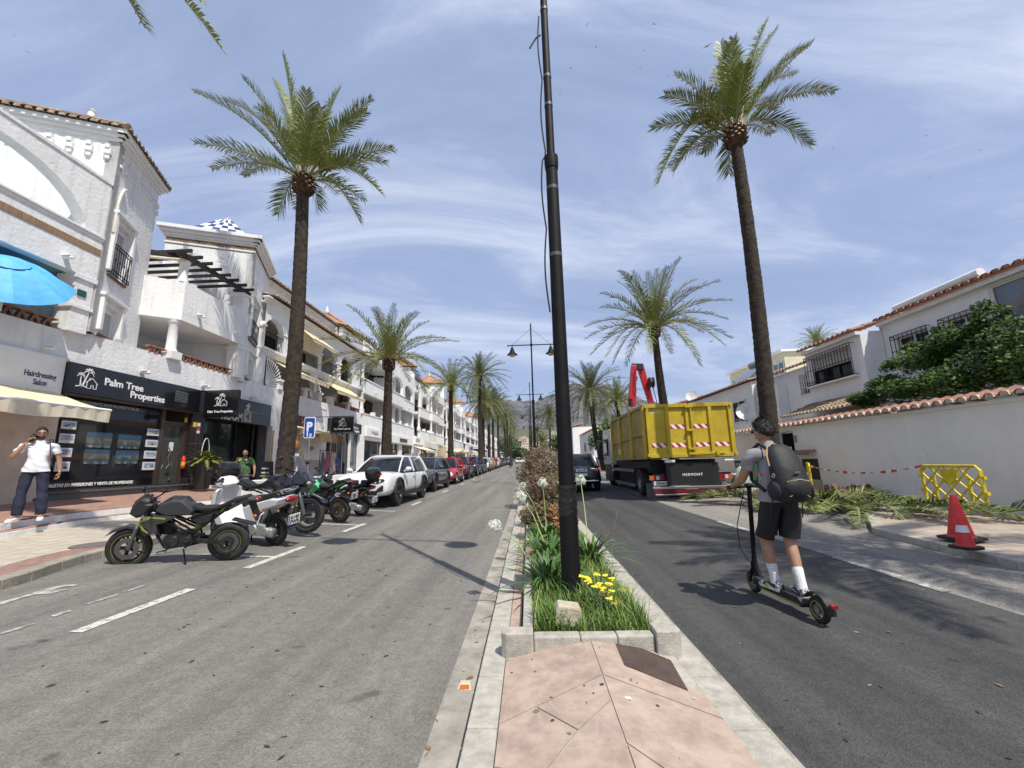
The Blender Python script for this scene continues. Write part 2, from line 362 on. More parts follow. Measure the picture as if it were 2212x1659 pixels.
def FNY(x,y,z):return frame((x,y,z),(1,0,0),(0,0,1))
def skin(verts,edges,radii,root=0,sub=2,smooth=True):
 me=bpy.data.meshes.new('tmp');me.from_pydata([tuple(v)for v in verts],edges,[]);me.update()
 o=bpy.data.objects.new('tmp',me);COL.objects.link(o)
 md=o.modifiers.new('s','SKIN');md.use_smooth_shade=smooth;md.branch_smoothing=.5
 sv=me.skin_vertices[0].data
 for i,r in enumerate(radii):
  sv[i].radius=(r,r)if not isinstance(r,tuple)else r
  sv[i].use_root=(i==root)
 ss=o.modifiers.new('b','SUBSURF');ss.levels=sub;ss.render_levels=sub
 dg=bpy.context.evaluated_depsgraph_get();r=bpy.data.meshes.new_from_object(o.evaluated_get(dg))
 bpy.data.objects.remove(o);bpy.data.meshes.remove(me)
 vs=[tuple(v.co)for v in r.vertices];fs=[tuple(p.vertices)for p in r.polygons];bpy.data.meshes.remove(r)
 return vs,fs
 # ==== ground, roads, median
YS=[-9,-5,-2]+[i for i in range(0,14)]+[14+2*i for i in range(10)]+[34+6*i for i in range(16)]+[140+40*i for i in range(9)]
def sheet(name,xs,dz,m,y0=-9,y1=460,zf=None,label=None,kind='structure'):
 ys=sorted(set([y for y in YS if y0<y<y1]+[y0,y1]));b=MB();vs=[];fs=[]
 zf=zf or road
 for y in ys:
  for x in xs:vs.append((x,y,zf(x,y)+dz))
 n=len(xs)
 for i in range(len(ys)-1):
  for k in range(n-1):fs.append((i*n+k,i*n+k+1,(i+1)*n+k+1,(i+1)*n+k))
 b.smooth=True;b.add(vs,fs);o=b.build(name,m)
 return struct(o,kind,label)
def band(name,prof,m,y0=-9,y1=460,zf=None):
 """closed cross-section prof [(x, dz)] swept along the street, following the rise of the road"""
 ys=sorted(set([y for y in YS if y0<y<y1]+[y0,y1]));b=MB()
 rise=zf or(lambda y:road(0,y))
 b.loft([[(x,y,rise(y)+z)for x,z in prof]for y in ys]);o=b.build(name,m,fixn=True);return o
big=MB();big.quad((-4000,-300,-.35),(4000,-300,-.35),(4000,9000,-.35),(-4000,9000,-.35))
struct(big.build('ground',mat('dry_earth',(.30,.25,.19),.95,var=.3,vs=.02,detail=8)))
g2=sheet('subsoil',[-60,-30,-14,-7,-.45,1.2,7.5,14,30,60],-.06,mat('dusty_ground',(.32,.28,.22),.95,var=.2,vs=.5),label='dusty ground under the street')
g2.name='ground'
sheet('road_left',[-3.8,-3,-2,-1.2,-.60],0,asL,label='worn brownish asphalt lane left of the median')
sheet('parking_lane',[-6.85,-5.5,-3.8],0,asP,label='grey asphalt parking strip beside the left pavement')
sheet('road_right',[1.30,2,3,4.2],0,asR,label='dark new asphalt lane right of the median')
sheet('parking_lane',[4.2,5.2,6.1,7.2],0,asR2,label='old light asphalt strip between the dark lane and right pavement')
sheet('gutter',[-.60,-.405],.004,concd,label='pale concrete gutter left of the median')
sheet('gutter',[1.19,1.30],.004,concd,label='pale concrete edge right of the median')
sheet('drain_slot',[-.405,-.37],-.03,dark,label='narrow black gap beside the median kerb')
def markq(b,x0,x1,y0,y1,dz=.006):
 b.quad((x0,y0,road(x0,y0)+dz),(x1,y0,road(x1,y0)+dz),(x1,y1,road(x1,y1)+dz),(x0,y1,road(x0,y1)+dz))
b=MB()
for(y0,y1)in((3.75,5.0),(5.95,7.45)):markq(b,-3.95,-3.84,y0,y1)
for i in range(28):
 y=9.0+i*2.6
 if i%2==0:markq(b,-3.95,-3.84,y,y+1.2)
for y in(9.9,12.6):markq(b,-5.2,-3.95,y,y+.1)
_q=gr(350+1325*.5425,1750+818*.5425);markq(b,_q.x-1.1,-3.95,_q.y-.04,_q.y+.04)
o=b.build('road_marking',paint);struct(o,label='white parking bay dashes beside the left lane')
b=MB()
for(y0,y1)in((4.72,6.3),(8.2,9.9)):markq(b,4.14,4.25,y0,y1)
for i in range(12):markq(b,4.14,4.25,26+i*6,28+i*6)
struct(b.build('road_marking',paintw),label='white line between dark lane and right parking strip')
b=MB()
def gpoly(pts,dz=.006):b.add([tuple(gr(*q,dz))for q in pts],[tuple(range(len(pts)))])
S4=lambda a,c:(a*.5877,1900+c*.5877)
gpoly([S4(0,800),S4(0,822),S4(150,770),S4(240,748),S4(195,748)])
gpoly([S4(205,742),S4(240,748),S4(330,745),S4(470,715),S4(350,715),S4(400,702),S4(520,690),S4(530,680),S4(430,684),S4(330,700)])
gpoly([S4(0,1005),S4(0,1020),S4(150,975),S4(250,938),S4(190,950)])
gpoly([S4(560,815),S4(600,812),S4(790,755),S4(800,742),S4(720,765)])
gpoly([S4(820,735),S4(870,725),S4(990,688),S4(950,688)])
gpoly([S4(340,890),S4(360,900),S4(480,860),S4(470,850)])
struct(b.build('road_marking',paintw),label='worn white lettering strokes on the grey parking strip')
kz=.13
def kerb_run(x0,x1,y0,y1,z,name,label,step=.55):
 b=MB();y=y0
 while y<y1:
  ln=step if y<26 else 6;ye=min(y+ln,y1);g=.004
  r0,r1=road(0,y),road(0,ye)
  b.add([(x0,y+g,r0-.1),(x1,y+g,r0-.1),(x1,ye-g,r1-.1),(x0,ye-g,r1-.1),(x0,y+g,r0+z),(x1,y+g,r0+z),(x1,ye-g,r1+z),(x0,ye-g,r1+z)],[(0,3,2,1),(4,5,6,7),(0,1,5,4),(1,2,6,5),(2,3,7,6),(3,0,4,7)])
  y=ye
 o=b.build(name,kerbm,bevel=.008);return struct(o,label=label)
kerb_run(-.37,-.205,-3,460,kz,'kerb','pale stone kerb on the left of the median',.55)
kerb_run(1.0,1.19,-3,460,.115,'kerb','pale stone kerb on the right of the median',.55)
pink=mat('pink_marble_slab',(.45,.345,.275),.8,vs=7,detail=14,col2=(.29,.21,.165),c2pos=(.3,.62),bump=.12,bs=25)
pinkv=bpy.data.materials['pink_marble_slab']
n,l=_nd(pinkv);tcn=n.new('ShaderNodeTexCoord');wv=n.new('ShaderNodeTexNoise');wv.inputs['Scale'].default_value=2.2;wv.inputs['Detail'].default_value=5;wv.inputs['Distortion'].default_value=1.6
l.new(tcn.outputs['Object'],wv.inputs['Vector']);rr=n.new('ShaderNodeValToRGB')
for i_,(p_,c_)in enumerate(((.485,0),(.5,1),(.515,0))):
 e_=rr.color_ramp.elements[i_]if i_<2 else rr.color_ramp.elements.new(p_);e_.position=p_;e_.color=(c_,c_,c_,1)
l.new(wv.outputs[0],rr.inputs[0]);mi_=n.new('ShaderNodeMix');mi_.data_type='RGBA';mi_.inputs[7].default_value=(.56,.47,.40,1)
ms_=n.new('ShaderNodeMath');ms_.operation='MULTIPLY';ms_.inputs[1].default_value=.2;l.new(rr.outputs[0],ms_.inputs[0]);l.new(ms_.outputs[0],mi_.inputs[0])
l.new(n[pinkv['ramp']].outputs[0],mi_.inputs[6]);l.new(mi_.outputs[2],n['Principled BSDF'].inputs['Base Color'])
struct(band('median_paving',[(-.2,-.05),(-.2,.125),(-.105,.125),(-.105,-.05)],pink,3.42,300),label='narrow pink strip between kerb and planter')
def hipz(x,y=0):return .138+.095*(1-min(1,abs(x-.41)/.6))
b=MB();b.box(-.2,1.0,-3,3.33,-.05,.12);struct(b.build('median_paving',dark),label='dark bed under the pink slabs')
SL=[[(-.2,3.24),(-.2,2.52),(.405,2.83),(.405,3.36),(.1,3.33)],[(-.2,2.515),(-.2,2.2),(.02,2.1),(.2,2.35),(.0,2.61)],[(.005,2.615),(.205,2.355),(.405,2.555),(.405,2.82)],[(-.2,2.19),(-.2,1.4),(.0,1.2),(.28,1.5),(.022,2.09)],[(.025,2.095),(.28,1.51),(.405,1.4),(.405,2.55),(.21,2.345)],[(.41,3.36),(.41,2.83),(.99,2.55),(.99,2.80),(.72,2.99),(.61,3.50-.1)],[(.41,2.82),(.41,2.2),(.7,1.9),(.99,2.0),(.99,2.54)],[(.41,2.19),(.41,1.2),(.99,1.2),(.99,1.99),(.7,1.89)],[(-.2,1.39),(-.2,-3),(.405,-3),(.405,1.39),(.28,1.49),(.0,1.19)],[(.41,1.19),(.41,-3),(.99,-3),(.99,1.19)]]
b=MB()
for pl in SL:
 cx=sum(p[0]for p in pl)/len(pl);cy=sum(p[1]for p in pl)/len(pl);q=[(cx+(x-cx)*(1-.0018/abs(math.hypot(x-cx,y-cy))),cy+(y-cy)*(1-.0018/abs(math.hypot(x-cx,y-cy))))for x,y in pl]
 nn=len(q);b.add([(x,y,hipz(x))for x,y in q]+[(x,y,.09)for x,y in q],[tuple(range(nn-1,-1,-1))]+[(i,(i+1)%nn,nn+(i+1)%nn,nn+i)for i in range(nn)])
struct(b.build('median_paving',pink,fixn=True),label='pink marble slabs sloping to both sides of the median end')
b=MB();xs_=[-.2,.41,.70,.99]
b.add([(x,y,hipz(x)-.007)for y in(-3,3.34)for x in xs_],[(i,i+1,i+5,i+4)for i in range(3)]);struct(b.build('median_paving',kerbm),label='mortar bed under the pink slabs')
rust=mat('rusty_checker_plate',(.13,.085,.065),.6,metal=.3,vs=8,detail=8,col2=(.075,.05,.04),bump=.2)
t=thing('utility_cover','brown rusty rectangular steel cover set in the pink slabs','cover',(.79,3.1,.11),world=True)
cq=[gz(1800+a*.5877,2400+c*.5877,.175)for a,c in((1045,215),(1125,412),(1545,522),(1430,320))]
for q in cq:q.z=hipz(q.x)+.006
b=MB();b.add([tuple(q)for q in cq]+[(q.x,q.y,q.z-.03)for q in cq],[(0,1,2,3),(0,4,5,1),(1,5,6,2),(2,6,7,3),(3,7,4,0)]);b.build('plate',rust,t,fixn=True)
b=MB()
for i in range(22):
 for j in range(12):
  u=(i+.5)/22;v=(j+.5)/12;p=cq[0].lerp(cq[1],u).lerp(cq[3].lerp(cq[2],u),v);a=.5+(.9 if(i+j)%2 else-.9)
  d=Vector((math.cos(a),math.sin(a),0))*.009;e=Vector((-d.y,d.x,0))*.28
  b.quad(p-d-e+Vector((0,0,.002)),p+d-e+Vector((0,0,.002)),p+d+e+Vector((0,0,.002)),p-d+e+Vector((0,0,.002)))
b.build('tread_pattern',mat('worn_steel_tread',(.19,.14,.11),.5,metal=.4),t)
t=thing('planter','long stone edged planter bed down the middle of the street','planter',(.45,3.4,0),world=True)
def pl_wall(x0,x1,y0,y1,z0,z1,nm='low_wall',bev=.012):
 b=MB();b.add([(x0,y0,z0),(x1,y0,z0),(x1,y1,z0+road(0,y1)-road(0,y0)),(x0,y1,z0+road(0,y1)-road(0,y0)),(x0,y0,z1),(x1,y0,z1),(x1,y1,z1+road(0,y1)-road(0,y0)),(x0,y1,z1+road(0,y1)-road(0,y0))],[(0,3,2,1),(4,5,6,7),(0,1,5,4),(1,2,6,5),(2,3,7,6),(3,0,4,7)]);return b.build(nm,kerbm,t,bevel=bev)
pl_wall(0,.335,3.31,3.42,.0,.262);pl_wall(.338,.60,3.31,3.42,.0,.26);pl_wall(.603,.865,3.31,3.42,.0,.262)
b=MB();b.prism([(-.2,3.29),(-.235,3.32),(-.235,3.38),(-.2,3.43),(-.003,3.43),(-.003,3.29)],lambda x,y:(x,y,.05),(0,0,.243));b.build('corner_block',kerbm,t,bevel=.01)
b=MB();b.prism([(.868,3.28),(1.0,3.28),(1.05,3.31),(1.05,3.39),(1.0,3.46),(.868,3.46)],lambda x,y:(x,y,.05),(0,0,.25));b.build('corner_block',kerbm,t,bevel=.01)
b=MB();b.prism([(-.2,4.95),(-.2,5.1),(-.003,5.1),(-.003,4.95)],lambda x,y:(x,y,.05),(0,0,.2));b.build('corner_block',kerbm,t,bevel=.01)
for i in range(9):
 y0=3.432+i*1.0
 pl_wall(-.085,-.003,y0,y0+.99,.0,.235);pl_wall(.905,.985,y0+.03,y0+1.0,.0,.21)
for(y0,y1)in((12.43,60),(60,300)):
 pl_wall(-.085,-.003,y0,y1,road(0,y0),road(0,y0)+.235,bev=0);pl_wall(.905,.985,y0,y1,road(0,y0),road(0,y0)+.21,bev=0)
soil=mat('planter_soil',(.16,.115,.075),.95,vs=9,detail=9,col2=(.07,.05,.035),bump=.8,bs=25)
o=sheet('soil',[0,.22,.45,.7,.9],.19,soil,3.42,300,zf=lambda x,y:road(0,y)+.02*math.sin(x*9+y*3),label='bare brown soil in the median planter')
def g0(y):return road(-6.2,y)
b=MB()
KL=[]
for i in range(6):KL.append(gr([0,120,240,330,400,418][i]*1.0,[2326,2290,2246,2218,2200,2196][i]))
ks=[(-5.6,1.0),(-5.75,3.0)]+[(min(-5.55,p.x),p.y)for p in KL]+[(-6.3,7.1),(-6.55,8.2),(-6.6,12),(-6.6,24),(-6.4,40),(-6.4,300)]
def kerbline(pts,z,w,name,m,label,side=-1):
 b=MB()
 for i in range(len(pts)-1):
  (x0,y0),(x1,y1)=pts[i],pts[i+1];d=Vector((x1-x0,y1-y0,0)).normalized();nn=Vector((-d.y,d.x,0))*w*(1 if side<0 else-1)
  steps=max(1,int(math.hypot(x1-x0,y1-y0)/(1.0 if y0<20 else 12)))
  for k in range(steps):
   a=Vector((x0,y0,0)).lerp(Vector((x1,y1,0)),k/steps);c=Vector((x0,y0,0)).lerp(Vector((x1,y1,0)),(k+1)/steps);a+=d*.005
   q=[a,c,c+nn,a+nn];b.add([(p.x,p.y,road(p.x,p.y)-.1)for p in q]+[(p.x,p.y,road(p.x,p.y)+z)for p in q],[(0,3,2,1),(4,5,6,7),(0,1,5,4),(1,2,6,5),(2,3,7,6),(3,0,4,7)])
 return struct(b.build(name,m,bevel=.012,fixn=True),label=label)
kerbline(ks,.115,.17,'kerb',mat('old_kerb_stone',(.36,.33,.27),.9,vs=3.5,detail=9,col2=(.2,.18,.15),bump=.4,bs=50),'old chipped kerb of the left pavement')
redpave=tiles('red_edge_paving',(.36,.20,.155),(.31,.175,.14),5,(.24,.16,.13),.02,(.2,.1),'XY')
creampave=tiles('cream_paving',(.52,.46,.36),(.46,.41,.33),5,(.36,.32,.26),.015,(.32,.32),'XY',0)
def strip_from(pts,off0,off1,dz,m,name,label,y0=-50,y1=400):
 b=MB();vs=[];fs=[]
 for(x,y)in pts:vs+=[(x-off0,y,road(x,y)+dz),(x-off1,y,road(x,y)+dz+.004*(off1-off0))]
 for i in range(len(pts)-1):fs.append((2*i,2*i+2,2*i+3,2*i+1))
 b.add(vs,fs);return struct(b.build(name,m,fixn=True),label=label)
kr=[(x,y)for x,y in ks]
strip_from(kr,.16,.62,.112,redpave,'pavement','red tiled band along the left kerb')
strip_from(kr,.60,8.0,.108,creampave,'pavement','cream tiled pavement on the left side of the street')
TE=[(-9.2,-4),(-9.35,4),(-9.75,7.6),(-10.2,9.4),(-10.05,10.6),(-9.3,12.2),(-8.75,13.2),(-8.7,18.6)]
def stepped(off,z0,z1,m,name,label):
 b=MB();
 pts=[(x+off,y-(off*.2))for x,y in TE];base=[(-12.25,18.6),(-12.25,-4)]
 pl=pts+base;n_=len(pl)
 b.add([(x,y,z1)for x,y in pl]+[(x,y,z0)for x,y in pl],[tuple(range(n_))]+[(i,n_+i,n_+(i+1)%n_,(i+1)%n_)for i in range(n_)])
 return struct(b.build(name,m,fixn=True),label=label)
whitep=stucco('step_whitewash',(.78,.78,.77),.35)
terrp=tiles('terrace_terracotta_paving',(.40,.24,.18),(.34,.20,.15),2.5,(.26,.17,.13),.012,(.3,.14),'XY')
stepped(.42,.2,.505,whitep,'step','lower whitewashed step of the terrace')
stepped(.37,.45,.515,terrp,'step','terracotta tread of the lower terrace step')
stepped(.02,.45,.64,whitep,'step','upper whitewashed step of the terrace')
b=MB();xs=[0,.25,.5,.75,1];vs=[];fs=[]
tp=[(x-.02,y)for x,y in TE]
for(x,y)in tp:
 for k in xs:xx=x+(-12.22-x)*k;vs.append((xx,y,.65+.20*k))
for i in range(len(tp)-1):
 for k in range(4):fs.append((i*5+k,(i+1)*5+k,(i+1)*5+k+1,i*5+k+1))
b.add(vs,fs);struct(b.build('terrace',terrp,fixn=True),label='reddish terracotta terrace in front of the shops')
_k1,_k2,_k3=gr(3032+1480*.452,1650+1150*.452),gr(3032+2150*.452,1650+1310*.452),gr(3032+900*.452,1650+1000*.452)
print('KERB',_k1,_k2,_k3)
RK=[(_k2.x,-4),(_k2.x,_k2.y),(_k1.x,_k1.y),(_k3.x,_k3.y),(7.15,9.6),(7.35,11),(7.3,24),(7.3,300)]
kerbline(RK,.10,.16,'kerb',kerbm,'stone kerb of the right pavement',side=1)
cpr=tiles('beige_slab_pavement',(.44,.36,.29),(.39,.32,.26),3,(.25,.2,.16),.012,(.5,.5),'XY',0)
b=MB();vs=[];fs=[]
for x,y in RK:
 for k in range(4):xx=x+.15+(9.35-x-.15)*k/3;vs.append((xx,y,road(min(xx,7.3),y)+.098))
for i in range(len(RK)-1):
 for k in range(3):fs.append((i*4+k,i*4+k+1,(i+1)*4+k+1,(i+1)*4+k))
b.add(vs,fs);struct(b.build('pavement',cpr,fixn=True),label='beige slab pavement along the right garden wall')
# ==== hills
def fbm(x,y):
 s=0;a=1;f=1
 for o_ in range(6):
  s+=a*(1-abs(math.sin(x*f*1.3+o_*1.7+1.1*math.sin(y*f*.9+o_))*math.cos(y*f*1.1+o_*2.3+.8*math.sin(x*f*.7))));a*=.5;f*=2.03
 return s/1.9
SKY_=[(-1400,960),(900,940),(1030,895),(1085,876),(1102,865),(1130,871),(1142,867),(1158,870),(1180,860),(1203,849),(1222,836),(1238,827),(1252,830),(1262,835),(1285,834),(1317,841),(1345,851),(1400,868),(1500,885),(1700,900),(3600,880)]
def ridge_h(az_px,D):
 for i in range(len(SKY_)-1):
  if SKY_[i][0]<=az_px<=SKY_[i+1][0]:
   t=(az_px-SKY_[i][0])/(SKY_[i+1][0]-SKY_[i][0]);v=SKY_[i][1]+(SKY_[i+1][1]-SKY_[i][1])*t
   p=gy(az_px*K,v*K,D);return p
 return gy(az_px*K,880*K,D)
b=MB();b.smooth=True
D1=4200;cols=[];us=list(range(760,1080,20))+[1080+i*2.5 for i in range(140)]+list(range(1430,1800,20));NR=46
for ci,u in enumerate(us):
 top=ridge_h(u,D1);col=[]
 for j in range(NR):
  t=j/(NR-1);D=1500+(D1-1500)*t;X=top.x*D/D1
  hh=top.z*(t**1.25)
  r=fbm(X/420.,D/520.)-1.0
  hh+=r*110*math.sin(PI*min(1,t))**.8*(.5+t)+(fbm(X/90.,D/110.)-1)*26*(1-(t>.98)*.4)
  col.append((X,D,max(hh,-5)+40*t if t<.98 else top.z+(fbm(X/60.,3)-1)*12))
 cols.append(col)
b.add([p for c in cols for p in c],[(i*NR+j,(i+1)*NR+j,(i+1)*NR+j+1,i*NR+j+1)for i in range(len(cols)-1)for j in range(NR-1)])
rock=mat('mountain_rock',(.15,.148,.16),.95,vs=.006,detail=14,col2=(.062,.072,.068),c2pos=(.42,.58),bump=1,bs=.02)
rock.node_tree.nodes['Bump'].inputs['Distance'].default_value=60
o=b.build('mountain',rock,fixn=True,ang=180);o.name='mountain';struct(o,label='bare grey green mountain range at the end of the street')
b=MB();b.smooth=True;FN=30
def foot(x,d):return 1+max(0,d-420)*.11+7*math.sin(x/70.+d/160.)*min(1,max(0,d-420)/100)
cols=[[(-420+i*30,420+j*45,foot(-420+i*30,420+j*45)-(0 if j else 12))for j in range(28)]for i in range(FN)]
b.add([p for c in cols for p in c],[(i*28+j,(i+1)*28+j,(i+1)*28+j+1,i*28+j+1)for i in range(FN-1)for j in range(27)])
struct(b.build('hill',mat('scrub_hill',(.07,.085,.045),.95,vs=.05,detail=9,col2=(.13,.12,.085)),fixn=True),label='green foothill below the mountain where the far town stands')
# ==== lamps
blk_glass=mat('lamp_globe_glass',(.55,.48,.34),.25,var=0,spec=.6)
def bell(parent,x,z):
 b=MB();b.smooth=True
 b.tube([(x,0,z),(x,0,z-.13)],.03,8)
 b.lathe([(.0,-.10),(.05,-.10),(.055,-.17),(.10,-.20),(.105,-.26),(.12,-.30),(.16,-.40),(.19,-.46),(.31,-.55),(.315,-.57),(.2,-.56),(.0,-.55)],(x,0,z),20)
 o=b.build('lantern',blackmetal,parent)
 b=MB();b.smooth=True;b.lathe([(.19,-.56),(.18,-.62),(.12,-.68),(0,-.70)],(x,0,z),16);b.build('globe',blk_glass,o)
def lamp(y,label,near=False,x=.40,h=8.0):
 t=thing('street_lamp',label,'street lamp',(x,y,road(0,y)+.19),group='black twin arm street lamps down the median')
 b=MB();b.smooth=True;j=h*.58
 b.lathe([(.13,0),(.115,.02),(.11,.10),(.094,.16),(.090,.9),(.079,1.0),(.068,j-.1),(.075,j-.1),(.081,j-.04),(.081,j+.06),(.048,j+.08),(.041,h),(.04,h+1.3),(.012,h+1.34)],(0,0,0),20)
 b.build('pole',blackmetal,t)
 b=MB();b.smooth=True;b.tube([(-1.38,0,h),(1.38,0,h)],.032,8);b.lathe([(.075,-.06),(.08,0),(.075,.06)],(0,0,h),12)
 for s in(-1,1):b.lathe([(.02,-.06),(.045,-.02),(.02,.05)],(s*1.39,0,h),8,'x' if False else 'z')
 b.build('cross_arm',blackmetal,t)
 b=MB()
 for s in(-1,1):b.tube([(0,0,h+1.02),(s*1.13,0,h+.03)],.008,5)
 each(b,'stay_rod',blackmetal,t)
 for s in(-1,1):bell(t,s*1.14,h)
 if near:
  b=MB();b.smooth=True
  for z,r,hh in((.93,.092,.30),):
   prof=[]
   rr_=random.Random(3)
   for i in range(9):prof.append((r+rr_.uniform(-.004,.014),z-.15+i*.0375))
   b.lathe(prof,(0,0,0),22)
  b.build('tape_wrap',mat('black_plastic_film',(.01,.01,.01),.18,var=0,bump=1,bs=22),t)
  b=MB();b.smooth=True
  for z in(3.55,4.38,5.9,6.9,5.5):b.lathe(((.0835-.0031*z,z),(.0835-.0031*z,z+.04))if z<4.7 else((.0575-.0013*z,z),(.0575-.0013*z,z+.04)),(0,0,0),18)
  each(b,'clamp_band',mat('dull_steel_band',(.09,.09,.09),.5,.4),t)
  b=MB();b.smooth=True;pts=[]
  for i in range(60):
   z=2.9+i*.066;f=abs(math.sin(i*.21))
   pts.append((-(.082 if z<j else .054)-.010-.034*f,-.03,z))
  b.tube(pts,.009,6);b.tube([(-.06,0,6.55),(-.12,0,6.5),(-.2,0,6.36)],.011,6)
  b.build('cable',blackmatt,t)
 return t
lamp(4.35,'large black lamp post with taped base rising from the planter grass',True,x=.38,h=8.2)
lamp(24,'black twin arm street lamp next behind the large foreground post')
lamp(44,'third black twin arm street lamp down the median')
lamp(66,'fourth and smaller black twin arm street lamp down the median')
lamp(90,'fifth tiny black twin arm street lamp down the median')
# ==== palms
leafA=mat('palm_leaflet',(.23,.265,.05),.5,vs=1.3,detail=3,col2=(.095,.14,.028),spec=.4)
leafB=mat('palm_leaflet_dry',(.14,.165,.055),.55,vs=1.5,detail=3,col2=(.06,.085,.025))
stalk=mat('palm_stalk',(.24,.22,.08),.55,var=.2)
trunkm=mat('palm_trunk',(.062,.044,.030),.95,vs=7,detail=10,col2=(.015,.011,.008),bump=.9,bs=26)
bootm=mat('palm_cut_bases',(.085,.042,.024),.9,var=.5,vs=9,bump=.5)
cutm=mat('palm_cut_face',(.48,.36,.22),.8,var=.15)
def frond_pts(B,T,arch,n=16):
 B=Vector(B);T=Vector(T);L_=(T-B).length;h=Vector((T.x-B.x,T.y-B.y,0))
 c=B+h*.42+Vector((0,0,max(T.z-B.z,0)*.62+arch*L_))
 out=[]
 for i in range(n+1):
  t=i/n;out.append(B*(1-t)**2+c*(2*t*(1-t))+T*t*t)
 return out
def add_frond(b,pts,r,leaf=.46,gap=.05,start=.14,wid=.046,curl=.0):
 """stalk plus two rows of narrow folded leaflets along the curve pts"""
 b.cm=1;b.smooth=True;n=len(pts)
 b.tube(pts,[.028*(1-i/n)**.7+.005 for i in range(n)],4,cap=False)
 b.cm=0;b.smooth=False
 seg=[(pts[i+1]-pts[i]).length for i in range(n-1)];tot=sum(seg);s=tot*start;vs=[];fs=[]
 tw=r.uniform(-.35,.35);k_alt=True
 while s<tot*.995:
  a=0;i=0
  while i<n-2 and a+seg[i]<s:a+=seg[i];i+=1
  q=(s-a)/seg[i];p=pts[i].lerp(pts[i+1],q);d=(pts[i+1]-pts[i]).normalized();u=s/tot
  side=d.cross(Vector((0,0,1)))
  if side.length<.15:side=Vector((math.cos(tw*9),math.sin(tw*9),0))
  side.normalize();up=side.cross(d).normalized()
  ln=leaf*(.35+.65*min(1,(u-start)/.2+.2))*(1 if u<.72 else 1-.62*(u-.72)/.28)
  for sg in(-1,1):
   f=.45+.75*u+r.uniform(-.12,.12);l_=ln*r.uniform(.8,1.1)
   tv=tw+r.uniform(-.42,.32)*sg*(1 if k_alt else .6);k_alt=not k_alt;dv_=(side*math.cos(tv)*sg+up*abs(math.sin(tv))*(1 if r.random()<.6 else-.6))
   dirv=(dv_*.85+d*f+up*(.34+r.uniform(-.16,.16))).normalized()
   w=d*wid*.5
   m1=p+dirv*l_*.5;tip=p+dirv*l_+Vector((0,0,-l_*(.10+r.uniform(0,.13))))
   k=len(vs);vs+=[p-w*.5,p+w*.5,m1+w,m1-w,tip];fs+=[(k,k+1,k+2,k+3),(k+3,k+2,k+4)]
  s+=gap*r.uniform(.8,1.2)
 b.add(vs,fs)
def trunk_mesh(name,base,top,r0,r1,parent,bend=(0,0),seg=26,world=True,rough=1.):
 base=Vector(base);top=Vector(top);b=MB();b.smooth=True;H_=(top-base).length;nz=max(10,int(H_/.085));n=seg;rr_=random.Random(int(H_*100));vs=[];fs=[]
 for i in range(nz+1):
  t=i/nz;c=base.lerp(top,t)+Vector((bend[0],bend[1],0))*math.sin(PI*t)
  r=r0+(r1-r0)*t+.10*r0*math.exp(-t*14)
  for k in range(n):
   a=2*PI*k/n+(i%2)*PI/n*2
   sc=r*(1+rough*(.055*(1 if(k+i)%2 else-1)+rr_.uniform(-.035,.035)))
   vs.append((c.x+sc*math.cos(a),c.y+sc*math.sin(a),c.z+rr_.uniform(-.012,.012)))
 for i in range(nz):
  for k in range(n):fs.append((i*n+k,i*n+(k+1)%n,(i+1)*n+(k+1)%n,(i+1)*n+k))
 b.add(vs,fs);b.smooth=False
 return b.build(name,trunkm,parent)
def boots(name,c,r,h,parent,seed=1):
 rr_=random.Random(seed);b=MB();b.smooth=True
 b.lathe([(r*.62,-h*.75),(r*.98,-h*.5),(r*1.12,-h*.1),(r*1.0,h*.25),(r*.55,h*.6)],c,14)
 b.smooth=False
 for row in range(6):
  z=-h*.55+row*h*.17;R__=r*(1.0+.16*math.sin(PI*(row+.8)/6));cnt=11
  for k in range(cnt):
   a=2*PI*(k+.5*(row%2))/cnt+rr_.uniform(-.06,.06);d=Vector((math.cos(a),math.sin(a),0));p=Vector(c)+d*R__*.9+Vector((0,0,z))
   q=p+d*r*.34+Vector((0,0,h*.15));s_=Vector((-d.y,d.x,0));w=r*.24;hh=h*.11
   b.cm=0;A=[p-s_*w,p-Vector((0,0,hh)),p+s_*w,p+Vector((0,0,hh))];Bq=[q-s_*w*.8,q-Vector((0,0,hh*.5)),q+s_*w*.8,q+Vector((0,0,hh*.6))]
   b.add(A+Bq,[(0,1,5,4),(1,2,6,5),(2,3,7,6),(3,0,4,7)]);b.cm=1 if rr_.random()<.75 else 0
   b.add(Bq,[(0,1,2,3)])
 return b.build(name,[bootm,cutm],parent,fixn=True)
def hero_palm(label,base,top,r0,r1,tips,extra,bend=(0,0),leaf=.5,seed=3,archk=.10,group='date palms along the street',bootr=None,Yc=None):
 """top: crown centre; tips: (pixel u, v, depth offset, arch) read off the photograph, turned into points at the palm's distance"""
 t=thing('palm_tree',label,'palm tree',base,group=group,world=True)
 trunk_mesh('trunk',base,Vector(top)-Vector((0,0,.25)),r0,r1,t,bend)
 br=bootr or r1*1.45
 boots('cut_frond_bases',top,br,br*1.8,t,seed)
 b=MB();r=random.Random(seed);top=Vector(top)
 for(u,v,dy,ar)in tips:
  T=gy(u,v,top.y+dy);d=(T-top);d.z=0
  d=d.normalized()if d.length>.01 else Vector((1,0,0))
  add_frond(b,frond_pts(top+Vector((0,0,br*.7))+d*br*.6,T,ar),r,leaf,.034)
 for(az,el,ln,ar)in extra:
  T=top+Vector((math.cos(az)*math.cos(el),math.sin(az)*math.cos(el),math.sin(el)))*ln
  add_frond(b,frond_pts(top+Vector((math.cos(az)*br*.6,math.sin(az)*br*.6,br*.7)),T,ar),r,leaf,.046)
 b.build('crown',[leafA,stalk],t)
 return t
